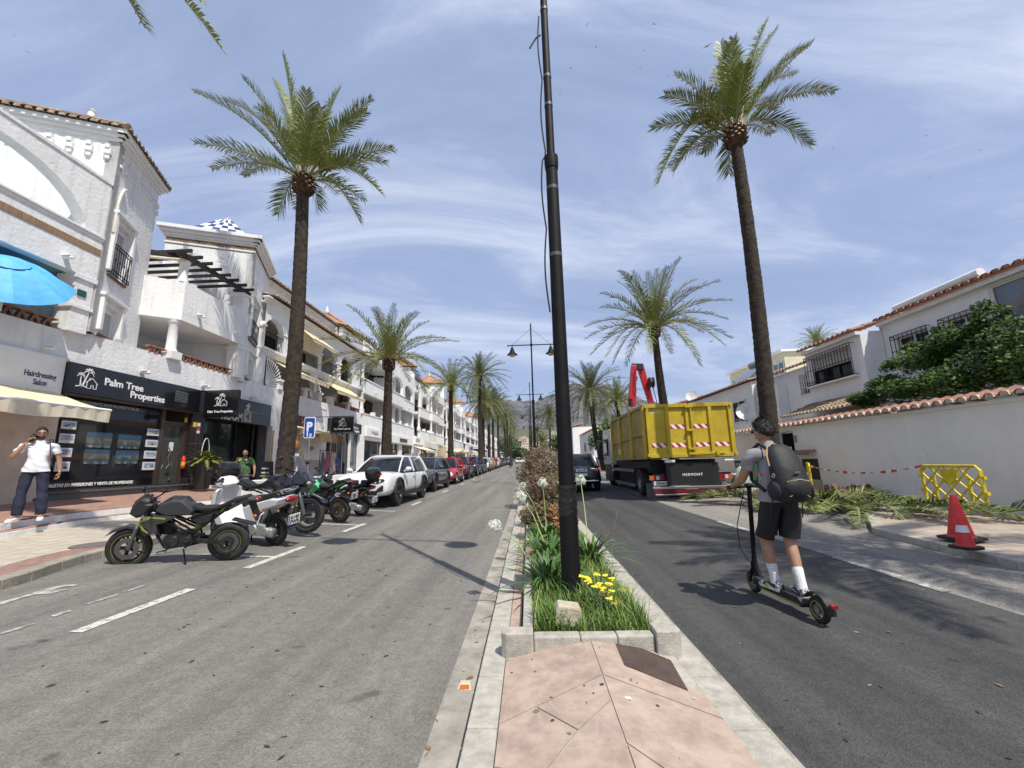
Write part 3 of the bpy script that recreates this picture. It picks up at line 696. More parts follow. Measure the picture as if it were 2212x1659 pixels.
E6=lambda a,c:(700+a*.4522,150+c*.4522)
E5=lambda a,c:(2500+a*.4521,50+c*.4521)
p1Y=13.2;b1=Vector((-7.72,p1Y,.42));c1=gy(*E6(1095,1270),p1Y)
tl=[(135,465,.3,.05),(150,915,-.5,.10),(295,1140,.8,.16),(565,350,-.4,.03),(570,1200,1.6,.22),(845,365,.9,.0),(910,130,-.3,.0),(1120,450,-2.0,.05),(1420,430,.8,.03),(1690,530,.0,.05),(1650,640,-1.0,.10),(1880,970,-.4,.14),(1820,1090,1.1,.18),(1640,1150,2.0,.2),(1780,1360,-.6,.30),(1590,1610,.6,.34),(1225,1490,.5,.3),(870,1535,.2,.30),(1010,520,1.6,.0),(1250,600,-1.6,.04),(700,600,-1.5,.05),(1080,640,2.2,.0),(980,820,-2.4,.15),(1330,640,1.9,.05),(400,540,1.1,.08)]
hero_palm('tall date palm rising behind the motorcycles on the left',b1,c1,.25,.195,[(*E6(a,c),dy,ar)for a,c,dy,ar in tl],[(PI/2,.5,3.0,.1),(PI/2+.6,.2,2.8,.2),(PI/2-.5,.3,2.8,.2)],bend=(.12,0),leaf=.66,seed=5,bootr=.30)
p2Y=11.6;b2=Vector((gy(1672*K,1060*K,11.6).x,p2Y,.28));c2=gy(*E5(872,1075),p2Y)
tr=[(145,1010,.3,.22),(200,1490,-.4,.42),(345,1380,.6,.40),(260,720,-.8,.16),(350,540,.5,.10),(610,1220,1.2,.25),(740,260,.6,.02),(860,220,-.9,.0),(1160,60,.2,.0),(1240,140,1.0,.02),(1540,270,-.4,.03),(1740,690,.3,.20),(1530,1160,-.5,.38),(1190,1060,1.3,.2),(1240,840,1.6,.2),(500,960,1.5,.2),(820,1400,.8,.30),(1500,300,.9,.05),(700,480,1.4,.05),(950,450,-1.6,.05),(820,420,2.0,0),(1400,540,1.5,.12),(560,700,-1.7,.1),(1050,350,1.8,.0)]
hero_palm('tallest date palm behind the scooter rider on the right pavement',b2,c2,.215,.16,[(*E5(a,c),dy,ar)for a,c,dy,ar in tr],[(PI/2,.5,2.6,.1),(PI/2+.6,.2,2.4,.2),(-PI/2-.4,.9,2.4,.1)],bend=(.1,0),leaf=.60,seed=9,bootr=.27)
c3=Vector((-8.9,4.7,9.6))
hero_palm('date palm seen only by two drooping frond tips at the top edge',(-9.0,4.8,.62),c3,.30,.22,[(572,110,.2,.38),(872,190,.4,.34),(790,5,-.6,.4)],[(PI+.35*a,.3-.12*(a%3),3.1,.25)for a in(0,1,2)],leaf=.5,seed=21,bootr=.34)
def generic_palm(seed,R0=3.2,dens=1.,dry=False,nfr=44,droop=.0):
 """a crown mesh around the origin, shared by the farther palms"""
 b=MB();r=random.Random(seed)
 for i in range(nfr):
  q=(i+.5)/nfr;el=R_(80)-q*R_(118+droop)+r.uniform(-.12,.12);az=i*2.39996+r.uniform(-.2,.2);ln=R0*(.82+.3*math.sin(PI*q))*r.uniform(.88,1.08)
  dirh=Vector((math.cos(az),math.sin(az),0));top=Vector((0,0,0))
  T=dirh*math.cos(el)*ln+Vector((0,0,math.sin(el)*ln))
  add_frond(b,frond_pts(dirh*.12+Vector((0,0,.1)),T,.10+.22*q,9),r,.48,.085/dens,.14,.05)
 return b
CR=[generic_palm(31).build('crown',[leafA,stalk]),generic_palm(47,3.0,nfr=38,droop=15).build('crown',[leafA,stalk]),generic_palm(53,3.3,nfr=62,droop=42).build('crown',[leafB,stalk])]
BTm=boots('cut_frond_bases',(0,0,0),.34,.8,None,5)
def palm(label,u,vtop,Y,vb,kind=0,sc=1.,lean=0.,r0=.30,X=None,group='date palms along the street'):
 """u, vtop: crown centre in the 2212 wide frame"""
 c=gy(u*K,vtop*K,Y);X=c.x-lean if X is None else X
 bz=road(X,Y)+.1;t=thing('palm_tree',label,'palm tree',(X,Y,bz),group=group)
 top=Vector((c.x-X,0,c.z-bz))
 trunk_mesh('trunk',(0,0,-.05),top-Vector((0,0,.2)),r0,r0*.62,t,bend=(lean*.25,0),seg=16 if Y>30 else 22)
 for src,nm in((BTm,'cut_frond_bases'),(CR[kind],'crown')):
  o=bpy.data.objects.new(nm,src.data);COL.objects.link(o);o.parent=t;o.location=top;o.scale=(sc,sc,sc)if nm=='crown' else(r0*2.6,)*3;o.rotation_euler=(0,0,(u*7.3+Y)%6.28)
 return t
palm('second palm on the left, beside the white and grey parked SUVs',840,785,22.5,985,0,1.06,.0,.30)
palm('third palm on the left, behind the red parked car',974,838,37,985,1,.95,0,.28)
palm('fourth palm on the left with a tall narrow trunk',1036,800+16,47,985,2,1.05,0,.27)
for i,(u,v,Y,kd)in enumerate([(1043,873,58,2),(1055,872,66,2),(1064,876,74,2),(1075,880,84,2),(1090,905,102,2),(1095,915,116,2),(1100,922,134,2),(1104,930,156,2)]):
 palm(['fifth palm on the left, first of the dense far clump','sixth palm on the left inside the dense clump','seventh palm on the left inside the dense clump','eighth palm on the left closing the dense clump','ninth palm on the left beyond the dense clump','tenth palm on the left, far and small','eleventh palm on the left, very small','last and smallest palm of the left row'][i],u,v,Y,985,kd,1.05,0,.27)
palm('curved palm rising behind the yellow skip lorry',1414,716,23.5,985,0,1.22,-.55,.28)
palm('shaggy palm left of the lorry with drooping dry fronds',1275,848,40,985,2,1.08,-.9,.28)
palm('palm crown showing just left of the red crane',1335,872,38,985,1,.85,0,.27)
palm('small far palm right of the foreground lamp post',1187,900,84,985,2,1.0,.2,.25)
palm('tiny far palm over the road on the right of the post',1160,935,128,985,2,1.0,0,.25)
palm('low bushy palm between the far lamps and small far palm',1170,958,100,985,2,.95,0,.3)
palm('palm top showing above the low right roofs',1765*1.0,742,42,985,0,.62,0,.25)
for o in CR+[BTm]:bpy.data.objects.remove(o)
# ==== planting in the median
def leaf_mass(c,rad,n_,size,r,flat=0.,lobes=7,gap=.35):
 """leaf-sized faces spread through uneven clumps"""
 vs=[];fs=[];L_=[]
 for i in range(lobes):
  a=r.uniform(0,2*PI);e=r.uniform(-.5,1.2);L_.append((Vector((math.cos(a)*math.cos(e)*.55,math.sin(a)*math.cos(e)*.55,math.sin(e)*.5)),r.uniform(.42,.7)))
 L_.append((Vector((0,0,0)),.78))
 for i in range(n_):
  lc,lr=r.choice(L_);d=Vector((r.gauss(0,1),r.gauss(0,1),r.gauss(0,1))).normalized()*(r.uniform(.55,1)**.5)*lr
  p=lc+d;p=Vector((c[0]+p.x*rad[0],c[1]+p.y*rad[1],c[2]+p.z*rad[2]));s=size*r.uniform(.6,1.3)
  a=Vector((r.gauss(0,1),r.gauss(0,1),r.gauss(0,.7))).normalized();q=a.orthogonal().normalized();q=(q+a.cross(q)*r.uniform(-1,1)).normalized()
  k=len(vs);vs+=[p-a*s,p+q*s*.42,p+a*s,p-q*s*.42];fs.append((k,k+1,k+2,k+3))
 return vs,fs
def shrub(label,x,y,z,rad,n_,m,size,seed,group='shrubs in the median planter',flower=None):
 r=random.Random(seed);t=thing('shrub',label,'shrub',(x,y,z-rad[2]*.8),group=group,world=True)
 b=MB();b.add(*leaf_mass((x,y,z),rad,n_,size,r));b.build('foliage',m,t)
 b=MB();b.smooth=True
 for i in range(8):a=r.uniform(0,6.28);b.tube([(x+.04*math.cos(a),y+.04*math.sin(a),z-rad[2]),(x+rad[0]*.3*math.cos(a),y+rad[1]*.3*math.sin(a),z-rad[2]*.3),(x+rad[0]*.6*math.cos(a),y+rad[1]*.6*math.sin(a),z+rad[2]*.3)],[.014,.010,.004],5)
 b.build('stems',woodb,t);return t
lf_red=mat('red_brown_shrub_leaf',(.155,.13,.055),.6,vs=5,detail=2,col2=(.12,.055,.032))
lf_or=mat('orange_shrub_leaf',(.42,.27,.08),.6,vs=7,detail=2,col2=(.24,.075,.04))
lf_gr=mat('dark_shrub_leaf',(.13,.135,.05),.55,vs=4,detail=2,col2=(.12,.05,.035))
lf_green=mat('green_leaf',(.10,.17,.035),.5,vs=4,detail=2,col2=(.045,.09,.02))
shrub('low orange leaved shrub at the front of the shrub row',.60,8.2,.50,(.36,.4,.30),1500,lf_or,.035,1)
shrub('low red brown shrub at the front left of the shrub row',.15,8.2,.48,(.34,.42,.30),1300,lf_red,.035,2)
shrub('rounded dark green and red shrub behind the orange one',.42,9.6,.75,(.62,.75,.52),3600,lf_gr,.038,3)
shrub('taller rounded brownish shrub behind the white flowers',.45,11.6,1.0,(.72,.95,.72),4200,lf_gr,.04,4)
shrub('tallest brown shrub of the row, level with the horizon',.42,14.2,1.18,(.80,1.2,.82),4200,lf_red,.045,5)
for i,y in enumerate((17.5,21,25,31,38,47,58,72)):
 shrub(['brown shrub just beyond the tallest one','mixed green shrub before the second lamp','mixed shrub right behind the second lamp','far shrub well beyond the second lamp','far shrub short of the third lamp','far shrub just past the third lamp','far shrub midway to the fourth lamp','last far shrub beyond the fourth lamp'][i],.42,y,road(0,y)+.85,(.7,1.5,.62),1300,[lf_red,lf_gr][i%2],.07,10+i)
def blades(name,n_,xr,yr,h,seed,m,zf,w=.006,lean=.4,label=''):
 r=np.random.RandomState(seed);x=r.uniform(*xr,n_);y=r.uniform(*yr,n_)
 k=(np.sin(x*13+y*5)+np.sin(y*9-x*7)+np.sin(y*3.3))/3;keep=r.uniform(-1.1,1,n_)<k+.25;x=x[keep];y=y[keep];n_=len(x)
 hh=h*r.uniform(.45,1.15,n_)*(1+.25*np.sin(y*4+x*6));a=r.uniform(0,2*PI,n_);ln=lean*r.uniform(.2,1.3,n_)*hh
 z=np.array([zf(p,q)for p,q in zip(x,y)]);dx,dy=np.cos(a),np.sin(a);v=[]
 for f,ww in((0,1),(.5,.8),(1,0)):
  px=x+dx*ln*f*f;py=y+dy*ln*f*f;pz=z+hh*(f-.25*f*f*lean)
  if ww:v.append(np.stack([px-dy*w*ww,py+dx*w*ww,pz],1));v.append(np.stack([px+dy*w*ww,py-dx*w*ww,pz],1))
  else:v.append(np.stack([px,py,pz],1))
 V=np.stack(v,1).reshape(-1,3);F=[]
 for i in range(n_):o_=i*5;F+=[(o_,o_+1,o_+3,o_+2),(o_+2,o_+3,o_+4)]
 b=MB();b.v=[tuple(p)for p in V];b.f=F;b.mi=[0]*len(F);b.sm=[False]*len(F);o=b.build(name,m);o['kind']='stuff';o['label']=label;return o
gm1=mat('fresh_grass',(.17,.27,.05),.6,vs=6,detail=2,col2=(.08,.15,.025));gm2=mat('straw_grass',(.33,.33,.12),.6,vs=6,col2=(.15,.22,.05))
sz=lambda x,y:road(0,y)+.19
blades('grass',8200,(.02,.90),(3.44,5.2),.20,3,gm1,sz,.0045,.6,'bright green grass tufts around the foot of the lamp post')
blades('grass',4600,(.02,.90),(5.2,8.6),.18,4,gm1,sz,.006,.5,'bright green grass behind the lamp post')
blades('grass',700,(.0,.95),(3.42,7),.30,5,gm2,sz,.0035,.8,'thin straw coloured grass stalks in the planter')
blades('grass',60,(.93,1.0),(2.4,3.3),.05,8,gm1,lambda x,y:.1,.003,.5,'tiny weeds in the right kerb joint')
agm=mat('strap_leaf',(.10,.19,.035),.4,vs=4,col2=(.045,.11,.02),spec=.5)
fwh=mat('white_flower',(.75,.78,.68),.6,var=.1);fgn=mat('pale_green_stem',(.33,.42,.14),.5,var=.15)
def straps(b,x,y,z,n_,L_,r,w=.021):
 for i in range(n_):
  a=r.uniform(0,2*PI);l_=L_*r.uniform(.6,1.1);e=r.uniform(.5,1.35);d=Vector((math.cos(a),math.sin(a),0));s_=Vector((-d.y,d.x,0));P0=Vector((x,y,z))+d*r.uniform(0,.04);vs=[]
  for k in range(6):
   t=k/5;p=P0+d*(l_*math.cos(e)*t*(1+.45*t))+Vector((0,0,l_*math.sin(e)*t-l_*.42*t*t*t));ww=w*(1-.75*t*t)if k<5 else .001;vs+=[p-s_*ww,p+s_*ww+Vector((0,0,-.0))]
  b.add(vs,[(2*k,2*k+1,2*k+3,2*k+2)for k in range(5)])
def agap(label,x,y,n_,L_,seed,flowers=()):
 z=road(0,y)+.19;t=thing('strap_leaved_plant',label,'plant',(x,y,z),group='strap leaved plants in the planter',world=True);r=random.Random(seed)
 b=MB();straps(b,x,y,z,n_,L_,r);b.build('leaves',agm,t)
 for(u,v,Y,rad)in flowers:
  T=gy(u,v,Y);b=MB();b.smooth=True;m_=Vector((x,y,z)).lerp(T,.55)+Vector((0,0,.10));b.tube([Vector((x,y,z)),m_,T-Vector((0,0,rad*.4))],[.008,.007,.005],6);fl=b.build('flower_stem',fgn,t)
  b=MB();b.smooth=False
  for i in range(60):
   d=Vector((r.gauss(0,1),r.gauss(0,1),r.gauss(.35,.8))).normalized();c=T-Vector((0,0,rad*.4));q=c+d*rad*r.uniform(.7,1.05)*Vector((1,1,.8)).length/1.62
   b.cm=1;b.tube([c,q],.0016,3,cap=False);b.cm=0;s_=d.orthogonal().normalized();
   for k in range(5):
    s2=(Matrix.Rotation(k*2*PI/5,3,d)@s_);s3=d.cross(s2);e_=rad*.34;b.add([q,q+s2*e_*.6+d*e_*.5+s3*e_*.22,q+s2*e_+d*e_*.35,q+s2*e_*.6+d*e_*.5-s3*e_*.22],[(0,1,2,3)])
  b.build('flower_head',[fwh,fgn],fl)
 return t
F5=lambda a,c:(1900+a*.482,1800+c*.482)
agap('strap leaved plant left of the post, its white bloom leaning over the road',.16,4.75,60,.62,1,[(*F5(100,545),4.9,.070)])
agap('strap leaved plant behind the post on the left',.27,6.1,60,.60,2,[(*F5(310,310),6.6,.085)])
agap('strap leaved plant right of the post',.78,5.9,64,.62,3,[(*F5(800,175),6.7,.075)])
agap('strap leaved plant near the low shrubs with an upright bloom',.28,7.5,50,.58,4,[(*F5(490,195),7.6,.082),(*F5(327,225),8.2,.065)])
agap('small strap leaved plant at the left edge of the planter',.07,6.9,36,.45,5)
b=MB();b.smooth=True;b.tube([gz(*F5(900,755),.2),gy(*F5(1010,690),5.6),gy(*F5(1075,580),5.5),gy(*F5(1100,445),5.45)],[.012,.011,.008,.003],6)
tag(b.build('dry_flower_stalk',mat('dry_stalk',(.42,.33,.22),.7)),'dry curved brown stalk bending out over the right kerb','stalk')
fy=mat('yellow_flower',(.80,.60,.02),.6,var=.1);fr=mat('orange_red_flower',(.55,.11,.02),.6,var=.1);sg=mat('grey_green_stem',(.16,.22,.12),.7)
def flowerplant(label,heads,m,size,root,petals=9,hgt=.0):
 t=thing('flowering_plant',label,'flower',root,world=True);r=random.Random(len(heads));b=MB()
 for T in heads:b.tube([Vector(root)+Vector((r.uniform(-.12,.12),r.uniform(-.12,.12),0)),T],.0025,4,cap=False)
 for i in range(160):
  p=Vector(root)+Vector((r.uniform(-.22,.22),r.uniform(-.25,.25),r.uniform(.02,.2)));a=Vector((r.gauss(0,1),r.gauss(0,1),1)).normalized()*.03;b.quad(p,p+Vector((.004,0,0)),p+a,p+a-Vector((.003,0,0)))
 b.build('stems',sg,t);b=MB()
 for T in heads:
  for k in range(petals):
   a=r.uniform(0,6.28);q=T+Vector((math.cos(a),math.sin(a),0))*size*r.uniform(.2,1)+Vector((0,0,r.uniform(-.2,.3)*size));e=size*.42
   b.add([q+Vector((e,0,0)),q+Vector((0,e,e*.4)),q+Vector((-e,0,0)),q+Vector((0,-e,-.3*e))],[(0,1,2,3)])
 b.build('blossoms',m,t);return t
hd=[F5(*p)for p in[(810,975),(845,980),(875,1000),(860,1025),(915,1058),(950,1040),(940,958),(1000,965),(1060,990),(1030,1035),(985,1070),(1000,1100),(1060,1098),(1045,1155),(1085,1190),(1140,1085),(1190,1092),(935,1180),(1100,1200)]]
r_=random.Random(4)
flowerplant('cluster of bright yellow flowers right of the lamp post',[gy(u,v,4.0+r_.uniform(-.25,.3))for u,v in hd],fy,.032,(.68,3.95,.19))
flowerplant('few small orange red flowers left of the lamp post',[gy(*F5(*p),5.4)for p in[(405,760),(455,785),(370,800),(620,540)]],fr,.028,(.12,5.4,.19),7)
b=MB();b.smooth=False;rr_=random.Random(12);F_=[F5(620,1212),F5(790,1235),F5(815,1290),F5(812,1400),F5(597,1385),F5(600,1260)]
A=[gy(u,v,3.58)for u,v in F_];Bk=[p+Vector((rr_.uniform(-.01,.01),.11,.015))for p in A];n_=6
b.add(A+Bk,[tuple(range(n_-1,-1,-1)),tuple(range(n_,2*n_))]+[(i,(i+1)%n_,n_+(i+1)%n_,n_+i)for i in range(n_)])
tag(b.build('rock',mat('pale_limestone',(.52,.47,.35),.9,vs=9,detail=8,col2=(.34,.29,.2),bump=.6,bs=30),bevel=.012,fixn=True),'pale block of rough stone in front of the lamp post','rock')
# ==== buildings on the left
def wallbox(b,x0,x1,y0,y1,z0,z1):b.box(x0,x1,y0,y1,z0,z1)
class Fr:
 """a vertical facade plane: origin P (x, y), direction angle a (degrees, 0 = along the street, turned left); s along, d outward, z up"""
 def __init__(s,P,a):
  s.P=Vector((P[0],P[1],0));s.t=Vector((-math.sin(R_(a)),math.cos(R_(a)),0));s.n=Vector((s.t.y,-s.t.x,0))
 def p(s,a,z,d=0.):return s.P+s.t*a+s.n*d+Vector((0,0,z))
 def box(s,b,s0,s1,z0,z1,d0,d1):
  v=[s.p(s0,z0,d0),s.p(s0,z0,d1),s.p(s1,z0,d1),s.p(s1,z0,d0),s.p(s0,z1,d0),s.p(s0,z1,d1),s.p(s1,z1,d1),s.p(s1,z1,d0)]
  b.add(v,[(0,3,2,1),(4,5,6,7),(0,1,5,4),(1,2,6,5),(2,3,7,6),(3,0,4,7)])
 def wall(s,b,s0,s1,z0,z1,holes,depth=.25,d=0.):
  """wall panel with rectangular openings (s0, s1, z0, z1), cut into strips"""
  hs=sorted(holes);cur=s0
  for(a0,a1,h0,h1)in hs:
   if a0>cur+1e-3:s.box(b,cur,a0,z0,z1,d-depth,d)
   if h0>z0+1e-3:s.box(b,a0,a1,z0,h0,d-depth,d)
   if h1<z1-1e-3:s.box(b,a0,a1,h1,z1,d-depth,d)
   cur=a1
  if cur<s1-1e-3:s.box(b,cur,s1,z0,z1,d-depth,d)
 def archwall(s,b,s0,s1,z0,z1,arches,depth=.3,d=0.,n=14):
  """arches: (centre, half width, spring z, rise)"""
  cur=s0
  for(c,w,zs,rise)in sorted(arches):
   if c-w>cur+1e-3:s.box(b,cur,c-w,z0,z1,d-depth,d)
   for k in range(n):
    a0=PI-PI*k/n;a1=PI-PI*(k+1)/n;xa,xb=c+w*math.cos(a0),c+w*math.cos(a1);za,zb=zs+rise*math.sin(a0),zs+rise*math.sin(a1)
    q=[s.p(xa,za,d),s.p(xb,zb,d),s.p(xb,z1,d),s.p(xa,z1,d)];q2=[p-s.n*depth for p in q]
    b.add(q+q2,[(0,1,2,3),(7,6,5,4),(0,4,5,1),(2,6,7,3)])
   cur=c+w
  if cur<s1-1e-3:s.box(b,cur,s1,z0,z1,d-depth,d)
def roof_corr(b,A,B_,S,per=.24,rr=.075,rows=.38):
 """barrel tiles: eave from A to B_, slope vector S"""
 A=Vector(A);B_=Vector(B_);S=Vector(S);ex=(B_-A);L_=ex.length;ex.normalize();up=ex.cross(S).normalized()
 if up.z<0:up=-up
 nt_=max(2,int(L_/per));nr=max(1,int(S.length/rows));m=6;vs=[];fs=[];w=nt_*m+1
 for j in range(nr*2):
  rI=j//2;f=(rI+(j%2))/nr;lift=.03 if j%2==0 else 0
  for i in range(w):
   u=i/(w-1);ph=(i%m)/m;h=rr*abs(math.sin(PI*ph))*(1 if True else 0)
   vs.append(A+ex*L_*u+S*f+up*(h+lift))
 for j in range(nr*2-1):
  for i in range(w-1):fs.append((j*w+i,j*w+i+1,(j+1)*w+i+1,(j+1)*w+i))
 b.smooth=True;b.add(vs,fs);b.smooth=False
def eave_ends(b,A,B_,out,per=.24,rr=.075,ln=.14):
 """the round tile mouths that show under an eave"""
 A=Vector(A);B_=Vector(B_);ex=B_-A;L_=ex.length;ex.normalize();n_=int(L_/per);up=Vector((0,0,1));out=Vector(out)
 for i in range(n_):
  c=A+ex*per*(i+.5);r0=[];r1=[]
  for k in range(7):
   a=PI*k/6;o_=ex*math.cos(a)*rr*1.05+up*math.sin(a)*rr*1.25;r0.append(c+o_+out*ln);r1.append(c+o_-out*.05)
  b.add(r0+r1,[(k,k+1,8+k,7+k)for k in range(6)]+[tuple(range(6,-1,-1))])
def hip_roof(t,F,s0,s1,dback,z,apex_h,over=.3,m=terr_old,name='roof'):
 b=MB();P=[F.p(s0-over,z,over),F.p(s1+over,z,over),F.p(s1+over,z,-dback-over),F.p(s0-over,z,-dback-over)];ap=F.p((s0+s1)/2,z+apex_h,-dback/2);n_=9
 for i in range(4):
  A,B_=P[i],P[(i+1)%4];e=(B_-A).normalized();L_=(B_-A).length;mid=(A+B_)/2;S=ap-mid
  nt_=int(L_/.24);m_=5;rows=8;vs=[];fs=[];upn=e.cross(S).normalized();upn=upn if upn.z>0 else-upn
  for j in range(rows+1):
   f=j/rows;a=A.lerp(ap,f);c=B_.lerp(ap,f);w=nt_*m_+1
   for k in range(w):vs.append(a.lerp(c,k/(w-1))+upn*(.07*abs(math.sin(PI*(k%m_)/m_))*(1-f)+.03*(1-f)))
  for j in range(rows):
   for k in range(w-1):fs.append((j*w+k,j*w+k+1,(j+1)*w+k+1,(j+1)*w+k))
  b.smooth=True;b.add(vs,fs);b.smooth=False
  b.tube([A+Vector((0,0,.06)),ap+Vector((0,0,.05))],.10,7)
 r=b.build(name,m,t);return r
def finial(t,p,m=white_s):
 b=MB();b.smooth=False;b.box(p.x-.35,p.x+.35,p.y-.35,p.y+.35,p.z-.35,p.z+.05);b.smooth=True;b.lathe([(.2,.05),(.22,.12),(.1,.2),(.09,.5),(.12,.52),(0,.62)],p,12);return b.build('chimney',m,t)
def cornice(t,F,s0,s1,z,steps,m=white_s,ret=0.):
 b=MB()
 for(z0,z1,d)in steps:F.box(b,s0-d-.004,s1+d+.004,z+z0,z+z1,-.05,d)
 return b.build('cornice',m,t,bevel=.012)
def grille(t,F,s0,s1,z0,z1,d=.09,nb=9,name='window_grille',m=blackmetal,parent=None):
 b=MB();r=.011
 for i in range(nb+1):x=s0+(s1-s0)*i/nb;b.tube([F.p(x,z0,d),F.p(x,z1,d)],r,5)
 for z in(z0,z0+(z1-z0)*.12,z1-(z1-z0)*.12,z1):b.bar(F.p(s0,z,d),F.p(s1,z,d),.022,.022)
 for x in(s0,s1):
  for z in(z0+.02,z1-.02):b.bar(F.p(x,z,0),F.p(x,z,d),.02,.02)
 for i in range(nb):
  if i%2:b.smooth=True;b.ell(F.p(s0+(s1-s0)*(i)/nb,(z0+z1)/2,d),(.024,.024,.05),6,5);b.smooth=False
 return b.build(name,m,parent or t)
def shutter_win(t,F,s0,s1,z0,z1,rec=.17,hood=True,d=0,label=None):
 b=MB();F.box(b,s0,s1,z0,z1,d-rec-.03,d-rec);w=b.build('window',shut,t)
 b=MB();fr=.05
 for(a,c,e,f)in((s0,s0+fr,z0,z1),(s1-fr,s1,z0,z1),(s0+fr,s1-fr,z1-.16,z1),(s0+fr,s1-fr,z0,z0+fr)):F.box(b,a,c,e,f,d-rec+.002,d-rec+.05)
 b.build('frame',white_s,w)
 if hood:
  b=MB();F.box(b,s0-.16,s0-.03,z0+.1,z1+.18,d-.002,d+.10);F.box(b,s1+.03,s1+.16,z0+.1,z1+.18,d-.002,d+.10);F.box(b,s0-.2,s1+.2,z1+.18,z1+.28,d-.002,d+.13)
  b.build('surround',white_s,w,bevel=.012)
 b=MB();F.box(b,s0-.06,s1+.06,z0-.06,z0,d-rec,d+.06);b.build('sill',woodb if hood else white_s,w)
 return w
def glass_win(t,F,s0,s1,z0,z1,rec=.12,nx=2,gm=glassd,fm=white_s,d=0,nz=1):
 b=MB();F.box(b,s0,s1,z0,z1,d-rec-.02,d-rec);w=b.build('window',gm,t);b=MB();fr=.045
 for i in range(nx+1):x=s0+(s1-s0-fr)*i/nx;F.box(b,x,x+fr,z0,z1,d-rec+.002,d-rec+.04)
 for i in range(nz+1):z=z0+(z1-z0-fr)*i/nz;F.box(b,s0,s1,z,z+fr,d-rec+.003,d-rec+.042)
 b.build('frame',fm,w);return w
def column(t,x,y,z0,z1,r=.15,cap=True,m=white_s):
 b=MB();b.smooth=True;h=z1-z0;b.lathe([(r*1.35,0),(r*1.35,.07),(r*1.1,.10),(r*1.02,.14),(r*.92,h-.16),(r*1.05,h-.13),(r*1.3,h-.07),(r*1.3,h)],(x,y,z0),18);return b.build('column',m,t)
def zigzag(t,F,s0,s1,z0,z1,d=0.,per=.28):
 """terracotta lattice of leaning bricks on a parapet"""
 b=MB();n_=max(1,int((s1-s0)/per));
 for i in range(n_):
  a=s0+per*i;b.bar(F.p(a+.03,z0,d),F.p(a+per*.5,z1,d),.05,.12,F.n);b.bar(F.p(a+per*.5,z1,d+.002),F.p(a+per-.03,z0,d+.002),.05,.12,F.n)
 F.box(b,s0,s1,z1-.01,z1+.03,d-.09,d+.09);return b.build('terracotta_lattice',terr,t)
def rail(t,F,s0,s1,z0,z1,d=0.,gap=.12,m=blackmetal):
 b=MB();n_=max(2,int((s1-s0)/gap))
 for i in range(n_+1):x=s0+(s1-s0)*i/n_;b.bar(F.p(x,z0,d),F.p(x,z1,d),.016,.016)
 for z in(z0+.03,z1):b.bar(F.p(s0,z,d),F.p(s1,z,d),.03,.025)
 return b.build('railing',m,t)
def spout(t,F,s,z,d=0.):
 b=MB();b.tube([F.p(s,z,d-.05),F.p(s,z-.03,d+.28)],.045,8);F.box(b,s-.07,s+.07,z+.03,z+.075,d-.02,d+.2);return b.build('water_spout',white_s,t)
def awning(name,label,F,s0,s1,zb,zf,db,df,m,val=.22,group=None,scallop=True,t=None):
 """canvas sloping from the wall to a front bar with a hanging valance"""
 root=t or thing(name,label,'awning',F.p((s0+s1)/2,zf,df),group=group,world=True)
 b=MB();a,c,e,f=F.p(s0,zb,db),F.p(s1,zb,db),F.p(s1,zf,df),F.p(s0,zf,df);th=Vector((0,0,-.012));n_=14;vs=[]
 for i in range(n_+1):
  q=i/n_;sg=math.sin(PI*q)*.0;vs+=[a.lerp(c,q),a.lerp(c,q).lerp(f.lerp(e,q),.5)-Vector((0,0,.03)),f.lerp(e,q)]
 b.add(vs,[(3*i+k,3*i+3+k,3*i+4+k,3*i+1+k)for i in range(n_)for k in range(2)]);b.smooth=False
 cv=b.build('canvas',m,root)
 b=MB();vs=[];n_=max(8,int((s1-s0)/.1))
 for i in range(n_+1):
  q=i/n_;w=.012*math.sin(i*1.9);p=f.lerp(e,q)+F.n*(.02+w);dz=val*(1-.18*abs(math.sin(i*PI/3))if scallop else 1)+.02*math.sin(i*.37)
  vs+=[p,p-Vector((0,0,dz))-F.n*.02]
 b.add(vs,[(2*i,2*i+1,2*i+3,2*i+2)for i in range(n_)]);b.build('valance',m if scallop else cream,root)
 b=MB();b.tube([f+Vector((0,0,.02)),e+Vector((0,0,.02))],.035,8);b.build('front_bar',white_s,root)
 b=MB()
 for x in(s0+.12,s1-.12):b.tube([F.p(x,zb-.08,db),F.p(x,(zb+zf)/2-.12,(db+df)/2+.1),F.p(x,zf,df)],.02,6)
 b.build('folding_arm',alu,root);return root
yel=striped('yellow_striped_canvas',(.70,.48,.16),(.80,.72,.52),1,.16,.5)
yel2=striped('pale_yellow_striped_canvas',(.72,.58,.26),(.80,.75,.60),1,.12,.5)
